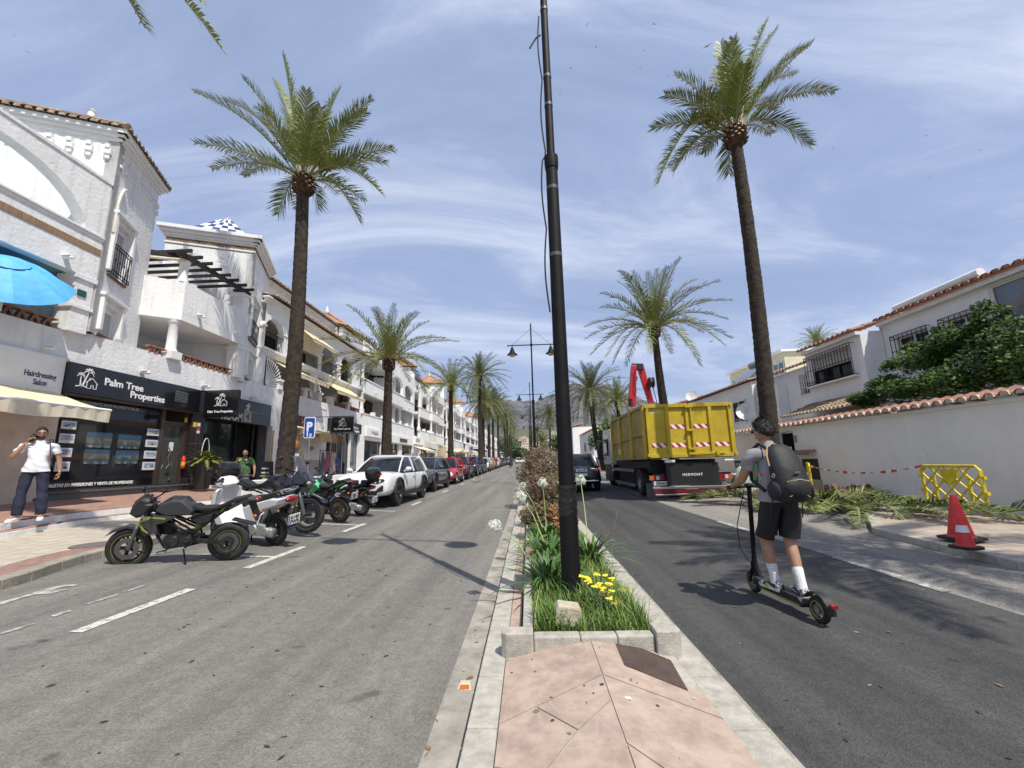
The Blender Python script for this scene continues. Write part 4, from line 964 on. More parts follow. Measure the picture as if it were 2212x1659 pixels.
# ---- first building: corner tower, arched loggia, corner balcony, checkered turret over the shops
T1=thing('apartment_building','white rendered corner building with black shop fronts, arched loggia and checkered turret','building',(-12,12,.8),world=True)
F0=Fr((-12.2,0),0)
b=MB()
F0.wall(b,3.0,30.3,.3,4.45,[(4.6,9.05,.8,2.95),(10.45,15.05,1.05,3.62),(15.35,19.75,.95,3.5),(20.35,22.2,.5,3.62),(25.2,28.6,.55,3.8),(28.75,30.1,.55,3.8)],.3)
F0.wall(b,10.3,30.3,4.45,5.36,[],.3)
F0.wall(b,3.0,10.3,4.45,5.24,[],.32)
F0.box(b,3.0,10.45,4.44,4.52,0,.05)
b.box(-16,-12.5,3,30,5.0,5.2)
b.box(-12.5,-12.2,2.7,3.0,.3,9.0)
b.build('wall',white,T1)
b=MB();b.box(-16.2,-15.9,3,30.3,.3,9.9);b.box(-16,-12.6,10.62,10.68,.3,5.0);b.box(-16,-12.6,15.12,15.22,.3,5.0);b.box(-16,-12.6,19.85,20.1,.3,5.0);b.box(-16,-12.6,22.35,25.1,.3,5.0);b.build('inner_wall',mat('interior_wall',(.30,.28,.25),.9,var=.1),T1)
b=MB();b.box(-16,-12.2,3,30.3,.75,.80);b.build('shop_floor',mat('interior_floor',(.16,.15,.14),.5,var=.1),T1)
b=MB()
F0b=Fr((-12.0,0),0)
F0b.box(b,3,10.62,6.84,8.08,-.28,0)
F0b.archwall(b,3,10.62,8.08,9.82,[(8.05,2.09,8.06,1.32),(4.0,1.6,8.06,1.3)],.34)
F0b.box(b,3,10.62,9.82,9.90,-.36,.03)
F0b.box(b,10.14,10.6,5.25,6.84,-.5,-.02);F0b.box(b,10.08,10.64,5.9,5.98,-.52,.03);F0b.box(b,10.08,10.64,6.72,6.84,-.52,.03)
b.build('loggia_wall',white,T1)
b=MB();F0b.box(b,3,10.62,8.08,8.14,-.34,.06);F0b.box(b,3,10.62,8.0,8.08,-.30,.03);b.build('parapet_coping',white_s,T1,bevel=.01)
b=MB();F0b.box(b,3,10.6,7.57,7.75,-.02,.02);b.build('brick_band',brickb,T1)
b=MB();b.box(-15.8,-12.29,3,10.6,6.86,6.98);b.build('balcony_soffit',mat('blue_painted_soffit',(.10,.33,.42),.8,var=.05),T1)
FB=Fr((-14.6,0),0)
b=MB();FB.wall(b,3,10.6,5.2,6.86,[(6.6,9.6,5.2,6.6)],.2);FB.wall(b,3,10.6,6.98,9.9,[(6.2,9.3,6.98,9.0)],.2);b.build('back_wall',white_s,T1)
shutter_win(T1,FB,6.6,9.6,5.2,6.6,.1,False);glass_win(T1,FB,6.2,9.3,6.98,9.0,.1,5,glassb,nz=3)
zigzag(T1,Fr((-12.36,0),0),5.0,10.1,5.26,5.5)
TA=Fr((-12.0,10.65),22);TL=Fr((-12.0,10.65),-68)
b=MB()
TA.wall(b,0,2.62,5.36,11.3,[(.42,1.28,5.42,6.36)],.28)
b2_=MB()
b=MB();TA.box(b,0,.42,5.36,11.3,-.28,0);TA.box(b,1.28,2.62,5.36,11.3,-.28,0);TA.box(b,.42,1.28,6.36,7.25,-.28,0);TA.box(b,.42,1.28,8.95,11.3,-.28,0)
TL.box(b,-6.2,0,5.36,11.3,-.28,0);TA.box(b,2.34,2.62,5.36,11.3,-5.5,-.28)
for r_i in range(3):
 for k in range(8-r_i):TA.box(b,.16+k*.3+.12*(r_i%2),.27+k*.3+.12*(r_i%2),10.93-r_i*.17,11.02-r_i*.17,0,.04)
b.build('tower_wall',white,T1)
b=MB()
for k in range(10):
 s_=-.32-k*.44;TL.box(b,s_,s_+.17,10.82,11.0,0,.10);TL.box(b,s_+.03,s_+.14,10.68,10.82,0,.07);TL.box(b,s_+.03,s_+.14,11.0,11.12,0,.13)
for k in range(2):TA.box(b,2.5,2.66,10.5+k*.25,10.66+k*.25,0,.05)
b.build('dentil_frieze',white_s,T1)
cornice(T1,TA,0,2.62,11.3,[(0,.12,.05),(.12,.22,.12),(.22,.36,.2)]);cornice(T1,TL,-6,0,11.3,[(0,.12,.05),(.12,.22,.12),(.22,.36,.2)])
hip_roof(T1,TA,-.0,2.62,6.2,11.66,1.15,.24,terr_old)
b=MB();A=TA.p(-.24,11.66,.24);B_=TA.p(2.86,11.66,.24);Cc=TL.p(-6.2,11.66,.24);mouth=mat('mortared_tile_mouth',(.48,.42,.35),.9,vs=6,col2=(.2,.13,.09))
eave_ends(b,A,B_,TA.n,ln=.05);eave_ends(b,Cc,A,TL.n,ln=.05);b.build('eave_tiles',mouth,T1)
finial(T1,TL.p(-1.2,12.2,-.75))
w=shutter_win(T1,TA,.42,1.28,7.25,8.95,.17,True);grille(T1,TA,.36,1.34,7.28,8.2,.10,8,parent=w)
shutter_win(T1,TA,.42,1.28,5.42,6.36,.17,True)
b=MB();b.smooth=True;pts=[TA.p(.26,8.5,.05)]+[TA.p(.26,9.2,.05)]+[TA.p(.26+.34*(1-math.cos(a)),9.2+.9*math.sin(a),.05)for a in(.3,.6,.9,1.2,1.5)]
b.tube(pts,.045,6);b.build('downpipe',mat('cream_pipe',(.62,.60,.52),.5),T1)
for(s_,z_)in((9.75,7.1),):spout(T1,F0b,s_,z_,0)
spout(T1,F0,9.85,4.68,0);
for y_ in(12.55,15.1,17.9):spout(T1,F0,y_,4.62,.05)
CB=Fr((-12.0,0),0)
b=MB();cx,cy=-12.0,13.6;q0=TA.p(2.45,0,0)
def slabpoly(z0,z1,off):return[(-12.0+off,16.95),(-12.0+off,13.58),(q0.x+off*.7,q0.y-.02),(-14.8,12.4),(-14.8,16.95)]
def ext(b,pl,z0,z1):b.add([(x,y,z0)for x,y in pl]+[(x,y,z1)for x,y in pl],[tuple(range(len(pl)-1,-1,-1)),tuple(range(len(pl),2*len(pl)))]+[(i,(i+1)%len(pl),len(pl)+(i+1)%len(pl),len(pl)+i)for i in range(len(pl))])
ext(b,slabpoly(0,0,0),6.72,6.98);b.build('balcony_slab',white_s,T1,fixn=True)
b=MB();BF=Fr((q0.x,q0.y),-math.degrees(math.atan2(cx-q0.x,cy-q0.y)));L2=math.hypot(cx-q0.x,cy-q0.y)
BF.box(b,-.05,L2,6.98,8.13,-.16,0.001);CB.box(b,13.58,16.95,6.98,8.13,-.16,0.003);b.build('balcony_parapet',white,T1)
for z_ in((5.36,6.72),):column(T1,-12.28,13.62,z_[0]+.2,z_[1],.15)
b=MB();b.box(-12.52,-12.04,13.38,13.86,5.30,5.58);b.box(-12.48,-12.02,16.55,16.98,5.3,6.72);b.box(-12.48,-12.02,16.6,16.98,8.13,9.0);b.box(-12.55,-11.97,16.5,17.02,8.9,9.0);b.box(-12.55,-11.97,16.5,17.02,6.5,6.6);each(b,'balcony_pillar',white_s,T1,bevel=.012)
column(T1,-12.22,13.66,8.13,8.98,.15)
zigzag(T1,Fr((-12.25,0),0),13.9,16.5,5.33,5.58);zigzag(T1,Fr((-12.25,0),0),12.7,13.35,5.33,5.55)
spout(T1,CB,14.3,7.1);spout(T1,CB,16.3,7.05)
FC=Fr((-14.8,0),0)
b=MB();FC.wall(b,12.0,17.2,5.2,6.72,[(14.3,16.4,5.2,6.3)],.2);FC.wall(b,12.0,17.2,6.98,9.9,[(14.6,16.3,6.98,8.95)],.2);b.build('back_wall',white_s,T1)
shutter_win(T1,FC,14.3,16.4,5.2,6.3,.1,False);glass_win(T1,FC,14.6,16.3,6.98,8.95,.08,2,glassd)
b=MB();roof_corr(b,(-14.5,12.3,9.85),(-14.5,14.6,9.85),(-1.2,0,.45));b.build('roof',terr_old,T1)
pw=mat('dark_pergola_wood',(.018,.013,.010),.7,var=.3)
pg=MB();pg.bar((-12.02,13.1,9.07),(-12.02,16.95,9.07),.12,.15);pg.bar((-12.0,13.66,9.12),(TA.p(2.7,0,-.6).x,TA.p(2.7,0,-.6).y,9.12),.1,.16);pg.build('pergola_beam',pw,T1)
for i in range(8):
 y_=13.35+i*.49;pg=MB();pg.bar((-11.72,y_,9.21),(-14.7,y_,9.21),.07,.11);pg.build('pergola_rafter',pw,T1)
b=MB();b.smooth=True;b.tube([(-12.06,13.45,8.92),TA.p(2.75,8.92,-.45)],.055,8);b.build('rolled_blind',cream,T1)
TB=Fr((-12.0,17.0),22);TC=Fr((-12.0,17.0),-68)
b=MB();TB.box(b,0,.3,5.2,11.3,-.28,0);TB.box(b,1.5,3.25,5.2,11.3,-.28,0)
TB.box(b,.3,1.5,5.2,5.4,-.28,0);TB.box(b,.3,1.5,6.4,7.15,-.28,0);TB.box(b,.3,1.5,8.9,11.3,-.28,0);TC.box(b,-3.3,0,8.2,11.3,-.28,0);TC.box(b,-3.3,-.1,5.2,8.2,-.35,-.02);TB.box(b,3.0,3.25,5.2,11.3,-4,-.28);TB.box(b,0,3.25,11.0,11.3,-3.3,-.28)
b.build('turret_wall',white,T1)
def brk(F,s0,s1,z0,z1):
 b=MB();n_=int((s1-s0)/.075)
 for i in range(n_):a=s0+(s1-s0)*i/n_;F.box(b,a+.008,a+.067,z0,z1,.001,.02+.012*((i*7)%3)/2)
 return b
for Fx,a0,a1 in((TB,.02,3.23),(TC,-3.28,-.02)):brk(Fx,a0,a1,11.14,11.32).build('brick_band',terr_old,T1)
cornice(T1,TB,0,3.25,11.3,[(-.24,-.16,.035),(.02,.10,.05),(.1,.22,.10),(.22,.36,.19),(.36,.52,.28)]);cornice(T1,TC,-3.3,0,11.3,[(-.24,-.16,.037),(.02,.10,.052),(.1,.22,.102),(.22,.36,.192),(.36,.521,.282)])
b=MB();ap=TC.p(-1.55,13.35,-1.35);base=[TC.p(-2.8,11.85,-.15),TC.p(-.3,11.85,-.15),TC.p(-.3,11.85,-2.6),TC.p(-2.8,11.85,-2.6)]
for i in range(4):
 A,B_=base[i],base[(i+1)%4];R1=6
 for j in range(R1):
  f0,f1=j/R1,(j+1)/R1
  for k in range(R1*2):
   g0_,g1_=k/(R1*2)*2,(k+1)/(R1*2)*2
   a0_=A.lerp(B_,k/(R1*2));a1_=A.lerp(B_,(k+1)/(R1*2));b.cm=(j+k//2)%2;b.add([a0_.lerp(ap,f0),a1_.lerp(ap,f0),a1_.lerp(ap,f1),a0_.lerp(ap,f1)],[(0,1,2,3)])
b.build('checkered_roof',[mat('white_glazed_tile',(.8,.8,.8),.2,var=0),mat('blue_glazed_tile',(.05,.06,.17),.2,var=0)],T1)
w=shutter_win(T1,TB,.3,1.5,7.15,8.9,.2,True);grille(T1,TB,.26,1.54,7.18,8.05,.10,8,parent=w)
shutter_win(T1,TB,.3,1.5,5.4,6.4,.2,True)
b=MB();b.smooth=True;b.tube([TB.p(.12,8.3,.05),TB.p(.12,9.2,.05),TB.p(.22,9.6,.05),TB.p(.5,10.0,.05),TB.p(.8,10.1,.05)],.045,6);b.build('downpipe',MATS['cream_pipe'],T1)
# ---- second part: arcades with awnings (separate house)
T2=thing('apartment_building','white arcaded house with arched balconies, black railings and yellow awnings','building',(-12.5,24,.6),world=True)
F2=Fr((-12.5,0),0)
b=MB();F2.archwall(b,18.9,30.6,8.1,9.55,[(19.75,.85,8.1,.78),(25.75,1.12,8.35,.85),(28.3,.95,8.35,.8)],.3);b.cm=0
b.build('arcade_wall',white_s,T2)
b=MB();
for(a,c)in((18.9,18.98),(20.6,20.95),(24.2,24.63),(26.85,27.32),(29.28,30.6)):F2.box(b,a,c,7.25,8.35,-.35,.003);F2.box(b,a-.05,c+.05,8.3,8.4,-.4,.05)
F2.box(b,20.95,24.2,9.3,9.56,-.31,.002)
each(b,'arcade_pier',white_s,T2)
cornice(T2,F2,18.9,30.7,9.5,[(0,.08,.08),(.08,.18,.16),(.18,.26,.26)])
cornice(T2,F2,18.9,30.6,6.9,[(0,.1,.02),(.1,.22,.10),(.22,.35,.18)])
b=MB();b.box(-15.2,-12.5,18.9,30.6,6.92,7.2);b.box(-15.2,-12.55,18.9,30.6,9.56,9.62);b.build('balcony_slab',white_s,T2)
b=MB();A=Vector((-12.1,18.9,9.82));B_=Vector((-12.1,30.8,9.82));roof_corr(b,A,B_,(-2.6,0,.75));b.cm=1;eave_ends(b,A,B_,(1,0,0));b.build('roof',[terr_old,MATS['mortared_tile_mouth']],T2)
FB2=Fr((-14.8,0),0)
b=MB();FB2.wall(b,18.9,30.6,5.2,6.92,[(20.8,22.6,5.2,6.6),(26,28,5.2,6.6)],.2);FB2.wall(b,18.9,30.6,7.2,9.6,[(19.4,20.8,7.2,9.1),(22,23.6,7.2,9.1),(25.2,27,7.2,9.1),(28,29.2,7.2,9.1)],.2);b.build('back_wall',mat('ochre_balcony_wall',(.62,.55,.42),.9,var=.06),T2)
for(a,c)in((20.8,22.6),(26,28)):glass_win(T2,FB2,a,c,5.2,6.6,.1,2)
for(a,c)in((19.4,20.8),(22,23.6),(25.2,27),(28,29.2)):glass_win(T2,FB2,a,c,7.2,9.1,.1,2,glassd,woodb)
for(a,c)in((18.98,20.6),(20.95,24.2),(24.63,26.85),(27.32,29.28)):rail(T2,Fr((-12.55,0),0),a,c,7.28,8.12)
b=MB();F2.box(b,29.3,30.6,5.2,6.92,-.3,-.01);F2.box(b,23.9,24.3,5.2,6.92,-.3,-.01);F2.box(b,18.9,19.2,5.2,6.92,-.3,-.01);each(b,'ground_pier',white_s,T2)
FU=Fr((-15.0,0),0)
b=MB();FU.wall(b,21.5,34.5,9.6,12.35,[(24.5+i*.95,25.2+i*.95,11.1,11.9)for i in range(5)],.25);b.box(-19,-15.25,21.5,21.75,9.6,12.35);b.build('upper_wall',white_s,T2)
for i in range(5):glass_win(T2,FU,24.5+i*.95,25.2+i*.95,11.1,11.9,.1,1)
b=MB();A=Vector((-14.6,21.3,12.45));B_=Vector((-14.6,34.6,12.45));roof_corr(b,A,B_,(-2.4,0,.75));b.cm=1;eave_ends(b,A,B_,(1,0,0));b.build('roof',[terr_old,MATS['mortared_tile_mouth']],T2)
cornice(T2,FU,21.5,34.5,12.2,[(0,.1,.1),(.1,.22,.25)])
b=MB()
for y_ in(20.0,22.4,24.0,25.6,28.0):b.box(-12.48,-12.12,y_-.16,y_+.16,5.36,5.75);b.box(-12.55,-12.05,y_-.22,y_+.22,5.75,5.85)
b.box(-12.19,-12.17,22.6,25.0,4.95,5.0)
each(b,'terrace_post',white_s,T2)
for(a,c)in((20.2,22.2),(25.8,27.8),(28.2,30.2)):zigzag(T2,Fr((-12.3,0),0),a,c,5.36,5.62)
def fan(t,x,y,z,r):
 b=MB()
 for k in range(13):a=PI*k/24+.02 if False else(PI*.5)*k/12;b.tube([(x,y+.08*math.cos(a),z+.08*math.sin(a)),(x,y+r*1.1*math.cos(a),z+r*1.1*math.sin(a))],.016,5)
 pts=[(x,y+r*math.cos(PI*.5*k/14),z+r*math.sin(PI*.5*k/14))for k in range(15)];b.tube(pts,.02,5);pts=[(x,y+r*.2*math.cos(PI*.5*k/8),z+r*.2*math.sin(PI*.5*k/8))for k in range(9)];b.tube(pts,.02,5)
 return b.build('fan_grille',white_s,t)
fan(T2,-12.25,18.95,5.4,1.25);fan(T2,-12.25,23.0,5.45,1.3)
awning('awning','long yellow striped awning hung from the upper arcade beside the palm',F2,21.6,24.6,9.3,8.45,.02,1.0,yel,.16,'yellow striped awnings of the arcaded house')
awning('awning','yellow awning over the first terrace, partly behind the big palm trunk',F2,19.9,23.7,6.75,6.25,.05,1.0,yel2,.22,'yellow striped awnings of the arcaded house')
awning('awning','yellow awning over the second terrace between fan grille and fourth palm',F2,24.6,28.9,6.85,6.1,.05,1.1,yel,.2,'yellow striped awnings of the arcaded house')
# ---- the long row beyond: bays with columns, turrets with hipped roofs
def bay_block(label,y0,y1,seed,x=-12.2,full=True,roofz=None,names=None):
 r=random.Random(seed);t=thing('apartment_building',label,'building',(x,(y0+y1)/2,.6),world=True,group='white apartment buildings along the left side')
 F=Fr((x,0),0);L_=y1-y0;zs=[5.36,7.9,10.4];b=MB()
 rs=.0125*max(0,min(y0,100)-30)*.25
 nb=max(2,int(L_/3.6));bw=L_/nb
 F.wall(b,y0,y1,.4,5.4,[(y0+bw*i+.5,y0+bw*(i+1)-.5,.5,3.5)for i in range(nb)],.3)
 FBk=Fr((x-2.2,0),0)
 b.box(x-6,x-2.4,y0+.1,y1-.1,5.2,12.3 if full else 9.8)
 for zi in range(2):b.box(x-2.4,x-.3,y0,y1,zs[zi]+1.95,zs[zi]+2.25)
 b.build('wall',white_s,t)
 for i in range(nb):
  a=y0+bw*i;c=a+bw
  kind=r.choice([0,0,1,2])
  bb=MB();zt=zs[1]
  off=.35*(i%2)
  Fo=Fr((x+off,0),0)
  Fo.box(bb,a+.05,c-.05,zt-.9,zt+.12,-.25-off,0);Fo.box(bb,a,c,zt+.12,zt+.2,-.3-off,.05)
  if kind!=1:Fo.box(bb,a+.05,c-.05,zs[2]-.35,zs[2]+.7,-.25-off,-.01)
  bb.build('balcony',white_s,t)
  glass_win(t,FBk,a+.8,c-.7,5.4,7.2,-.22,2,glassd,woodb);glass_win(t,FBk,a+.8,c-.7,8.0,9.8,-.22,2,glassd,woodb)
  for q in(a+.12,c-.12):
   if q>a+1 and i<nb-1:continue
   column(t,x+off-.2,q,5.36,zt-.9,.14,m=white_s)
   if kind==1:pass
   column(t,x+off-.2,q,zt+.2,zs[2]-.35,.13,m=white_s)
  if kind==1:
   ba=MB();Fo.archwall(ba,a+.1,c-.1,zt+.2,zs[2]+.5,[((a+c)/2,bw*.33,zt+1.0,.75)],.25);ba.build('arched_screen',white_s,t)
  if kind==2:
   bk=MB();Fo.box(bk,a+.06,c-.06,zt-.35,zt-.2,0,.015);bk.build('brick_band',terr_old,t)
  if r.random()<.6:spout(t,Fo,(a+c)/2,zt-.6)
  glass_win(t,F,a+.5,c-.5,.5,3.5,.2,2,glassd,alu)
 bb=MB();F3=Fr((x-2.0,0),0);F3.wall(bb,y0+.2,y1-.2,10.4,12.3,[(y0+bw*i+.9,y0+bw*i+2.1,10.9,11.9)for i in range(nb)],.25);bb.build('upper_wall',white_s,t)
 for i in range(nb):glass_win(t,F3,y0+bw*i+.9,y0+bw*i+2.1,10.9,11.9,.12,1)
 bb=MB();A=Vector((x-1.6,y0,12.35));B_=Vector((x-1.6,y1,12.35));roof_corr(bb,A,B_,(-2.2,0,.7),.3,.09,.7);bb.build('roof',terr_old if seed%2 else terr_or,t)
 bb=MB()
 for i in range(nb*2):q=y0+bw*i/2;bb.box(x-.32,x+.02,q-.14,q+.14,5.4,5.75)
 F.box(bb,y0,y1,5.4,5.46,-.3,.04);bb.build('terrace_post',white_s,t)
 return t
def turret(label,y,z1,w=3.4,x=-12.3,ang=22,zroof=1.5,m=terr_or,wins=((7.4,8.8),(10.0,11.2)),arch=False):
 t=thing('turret_building',label,'building',(x,y,.6),world=True,group='white stair turrets with hipped tile roofs')
 F=Fr((x,y),ang);Fl=Fr((x,y),ang-90);b=MB();v=[F.p(0,0,0),F.p(w,0,0),F.p(w,0,-w),F.p(0,0,-w)]
 b.add([(p.x,p.y,.4)for p in v]+[(p.x,p.y,z1)for p in v],[(0,1,5,4),(1,2,6,5),(2,3,7,6),(3,0,4,7),(4,5,6,7)]);b.build('wall',white_s,t,fixn=True)
 cornice(t,F,0,w,z1-.3,[(0,.12,.05),(.12,.26,.15)]);cornice(t,Fl,-w,0,z1-.3,[(0,.12,.052),(.12,.262,.152)])
 rf=hip_roof(t,F,0,w,w,z1,zroof,.25,m)
 b=MB();b.smooth=True;p=F.p(w/2,z1+zroof,-w/2);b.lathe([(.18,-.1),(.22,.1),(.1,.2),(.08,.5),(0,.6)],p,10);o_=b.build('finial',white_s,t)
 for(za,zb)in wins:glass_win(t,F,w*.25,w*.62,za,zb,-.015,2);glass_win(t,Fl,-w*.7,-w*.3,za,zb,-.015,2)
 b=MB()
 for k in range(8):F.box(b,.15+k*w/8.4,.30+k*w/8.4,z1-.75,z1-.6,0,.05);Fl.box(b,-w+.15+k*w/8.4,-w+.30+k*w/8.4,z1-.75,z1-.6,0,.05)
 b.build('dentil_frieze',white_s,t);return t
bay_block('white block with stacked round columned balconies behind the second palm',30.7,45,2)
bay_block('white block of columned balconies between second and third palm',47.5,61.5,5)
bay_block('white balcony block with arched screens beyond the third palm',64,80,8)
bay_block('white block seen between the dense palm trunks',84,104,11)
bay_block('small far white block near the end of the left row',108,132,14)
bay_block('farthest white block closing the left row',136,175,17)
turret('white turret with orange hipped roof right of the second palm crown',38.6,11.4,3.6,wins=((7.3,8.6),(9.6,10.7)))
turret('tall white turret with finial behind the second palm crown',34.0,13.2,3.6,x=-15.2,zroof=1.9,wins=((10.2,11.4),))
turret('white turret with finial and tiled hip beyond the striped blinds',45.0,12.2,3.6,zroof=1.7)
turret('white turret with dotted frieze left of the third palm crown',61.5,13.4,3.8,zroof=1.6)
turret('small white turret with orange hip beside the fourth palm',80.3,13.2,4.0,zroof=1.6)
turret('tiny white turret among the dense palm trunks',104.3,13.0,4.0,zroof=1.6)
# ==== right side: garden wall, houses, tree, works
FNXw=Fr((9.35,0),180)
def NX(x):return Fr((x,0),180)
t=thing('garden_wall','long pale garden wall topped with round clay tiles on the right','wall',(9.4,8,.2),world=True)
b=MB();F=NX(9.35)
F.wall(b,-22,4,0,2.50,[(-16.0,-15.2,.0,2.36)],.22);F.box(b,-22,4,2.42,2.5,0,.03);b.build('wall',wallgrey,t)
b=MB();A=Vector((9.22,-4,2.54));B_=Vector((9.22,22,2.54));roof_corr(b,A,B_,(.26,0,.13),.27,.075,.2);roof_corr(b,Vector((9.74,22,2.54)),Vector((9.74,-4,2.54)),(-.26,0,.13),.27,.075,.2)
b.cm=1;eave_ends(b,A,B_,(-1,0,0),.27,.075,.06);b.build('tile_coping',[terr,mat('pale_tile_mouth',(.62,.55,.47),.9,vs=8,col2=(.36,.24,.18))],t)
b=MB();F.box(b,-15.95,-15.25,.2,2.3,-.12,-.08)
for i in range(8):F.box(b,-15.93+i*.09,-15.90+i*.09,.2,2.3,-.08,-.05)
g_=b.build('gate',blackmetal,t)
tM=thing('meter_box','dark meter cupboard in the wall under a small tiled hood','meter box',(9.3,14.5,.3),world=True)
b=MB();F.box(b,-14.9,-14.12,.72,1.38,.0,.02);b.build('cupboard_door',blackmatt,tM)
b=MB();F.box(b,-14.92,-14.08,.24,.70,.0,.06);F.box(b,-14.95,-14.05,.68,.72,0,.07);b.build('pedestal',conc,tM)
b=MB();roof_corr(b,(9.05,14.1,1.52),(9.05,15.15,1.52),(.3,0,.12),.2,.06,.3);b.cm=0;eave_ends(b,(9.05,14.1,1.52),(9.05,15.15,1.52),(-1,0,0),.2,.06,.03);b.build('tiled_hood',terr,tM)
b=MB();F.box(b,-15.13,-15.02,1.95,2.2,.002,.05);tag(b.build('letter_box',alu),'small grey box fixed to the wall beside the dark gate','box')
def grid_grille(t,F,s0,s1,z0,z1,d,nb,m,par=None):
 b=MB()
 for i in range(nb+1):x=s0+(s1-s0)*i/nb;b.tube([F.p(x,z0,d),F.p(x,z1,d)],.012,5)
 for z in(z0,z0+.13,(z0+z1)/2,z1-.13,z1):b.bar(F.p(s0,z,d),F.p(s1,z,d),.02,.02)
 for s_ in(s0,s1):
  for z in(z0+.01,z1-.01):b.bar(F.p(s_,z,0),F.p(s_,z,d),.018,.018)
 for i in range(nb):
  for z in(z0+.065,z1-.065):b.torus(F.p(s0+(s1-s0)*(i+.5)/nb,z,d),.042,.007,'x',10,4)
 return b.build('window_grille',m,par or t)
H1=thing('house','white two storey house with red tiled eave above the garden wall','house',(12.9,12,.3),world=True)
Fa=NX(12.9);Fb=NX(12.1);b=MB()
Fa.wall(b,-15.1,2,.1,6.12,[(-14.5,-13.35,4.45,5.4),(-12.75,-11.75,4.55,5.4),(-11.45,-7.5,4.9,5.95)],.25)
b.build('wall',white_s,H1)
b=MB();b.box(12.1,12.88,15.0,15.24,.1,5.86);Fb.wall(b,-18.05,-15.24,.1,5.86,[(-17.75,-15.6,4.4,5.46)],.25);b.box(12.35,18,17.8,18.05,.1,5.86);b.build('projecting_wall',white_s,H1)
b=MB();roof_corr(b,(12.62,15.0,6.16),(12.62,-2,6.16),(2.5,0,.75),.26,.08,.5);b.cm=1;eave_ends(b,(12.62,-2,6.16),(12.62,15.0,6.16),(-1,0,0),.26,.08,.05);b.build('roof',[terr,terr],H1)
b=MB();roof_corr(b,(11.85,18.2,5.9),(11.85,15.0,5.9),(2.5,0,.75),.26,.08,.5);b.cm=1;eave_ends(b,(11.85,15.0,5.9),(11.85,18.2,5.9),(-1,0,0),.26,.08,.05);b.build('roof',[terr,terr],H1)
b=MB();Fa.box(b,-15,2,6.0,6.12,0,.18);Fb.box(b,-18.05,-15.0,5.74,5.86,0,.16);b.build('cornice',white_s,H1)
b=MB();b.smooth=True;b.tube([(12.9,11.5,6.45),(12.9,8.9+5.4,6.42)],.13,10);b.build('ridge_pipe',white_s,H1)
w=glass_win(H1,Fb,-17.75,-15.6,4.4,4.95,.12,3,glassd,blackmetal);b=MB();Fb.box(b,-17.75,-15.6,4.95,5.46,-.14,-.10);b.build('shutter',shut,w);grid_grille(H1,Fb,-17.95,-15.35,4.36,5.56,.16,16,blackmetal,w)
b=MB();Fb.box(b,-18.0,-15.3,4.28,4.34,0,.17);b.build('sill',white_s,w)
w=glass_win(H1,Fa,-14.5,-13.35,4.45,5.4,.12,2);grid_grille(H1,Fa,-14.6,-13.25,4.38,5.48,.14,8,blackmetal,w)
w=glass_win(H1,Fa,-12.75,-11.75,4.55,5.4,.12,2);grid_grille(H1,Fa,-12.85,-11.65,4.5,5.5,.14,7,blackmetal,w)
glass_win(H1,Fa,-11.45,-7.5,4.9,5.95,.1,4,glassb)
H2=thing('house','low white house with sloping tiled edge and white lattice window left of the grilled one','house',(12.6,20,.3),world=True)
Fc=NX(12.6);b=MB();Fc.wall(b,-22.2,-18.06,.1,5.45,[(-19.4,-18.65,4.2,5.15)],.25);Fc.box(b,-22.2,-20.4,.1,4.9,0.01,.5);b.box(12.6,18,22.0,22.2,.1,5.4);b.build('wall',white_s,H2)
w=glass_win(H2,Fc,-19.4,-18.65,4.2,5.15,.1,1);b=MB()
for i in range(6):
 for k in range(2):b.bar(Fc.p(-19.4+i*.15,4.2,.03),Fc.p(-19.4+i*.15+(.04 if k else-.04),5.15,.03),.02,.02)
for i in range(4):b.bar(Fc.p(-19.42,4.2+i*.31,.045),Fc.p(-18.63,4.2+i*.31,.045),.02,.02)
b.build('lattice',white_s,w)
b=MB();roof_corr(b,(12.35,22.3,5.5),(12.35,18.1,5.5),(2.2,0,.7),.26,.08,.5);b.cm=0;eave_ends(b,(12.35,18.1,5.5),(12.35,22.3,5.5),(-1,0,0),.26,.08,.05);b.build('roof',terr,H2)
H3=thing('garden_shed','brown tiled lean-to roof and pinkish shed just behind the garden wall','shed',(10.8,15.5,2),world=True)
b=MB();b.box(10.9,12.1,13.2,17.5,.2,2.95);b.box(10.6,10.95,17.0,18.6,.2,2.9);b.build('wall',mat('pinkish_render',(.50,.38,.33),.9),H3)
b=MB();roof_corr(b,(10.6,17.9,3.05),(10.6,13.0,3.05),(1.4,0,.55),.2,.06,.35);b.cm=1;eave_ends(b,(10.6,13.0,3.05),(10.6,17.9,3.05),(-1,0,0),.2,.06,.04);b.build('roof',[terr_old,MATS['pale_tile_mouth']],H3)
def simple_house(label,x,y0,y1,z1,depth=7,wins=(),roof=True,wm=white_s,group=None,rm=terr,step=None):
 t=thing('house',label,'house',(x,(y0+y1)/2,.3),world=True,group=group);F=NX(x);b=MB();b.box(x,x+depth,y0,y1,.1,z1)
 if step:b.box(x-step[0],x,y0+step[1],y0+step[2],.1,step[3])
 b.build('wall',wm,t)
 if roof:b=MB();roof_corr(b,(x-.2,y1+.15,z1+.03),(x-.2,y0-.15,z1+.03),(min(3,depth/2),0,.8),.28,.085,.6);eave_ends(b,(x-.2,y0-.15,z1+.03),(x-.2,y1+.15,z1+.03),(-1,0,0),.28,.085,.05);b.build('roof',rm,t)
 for(a,c,e,f)in wins:glass_win(t,F,-c,-a,e,f,-.03,2,glassd)
 return t
simple_house('white house with plain parapet behind the yellow skip',12.0,22.4,33,5.45,wins=((23.2,24.6,3.4,4.6),(26,27.2,3.6,4.6)),step=(1.1,2.4,4.6,3.5))
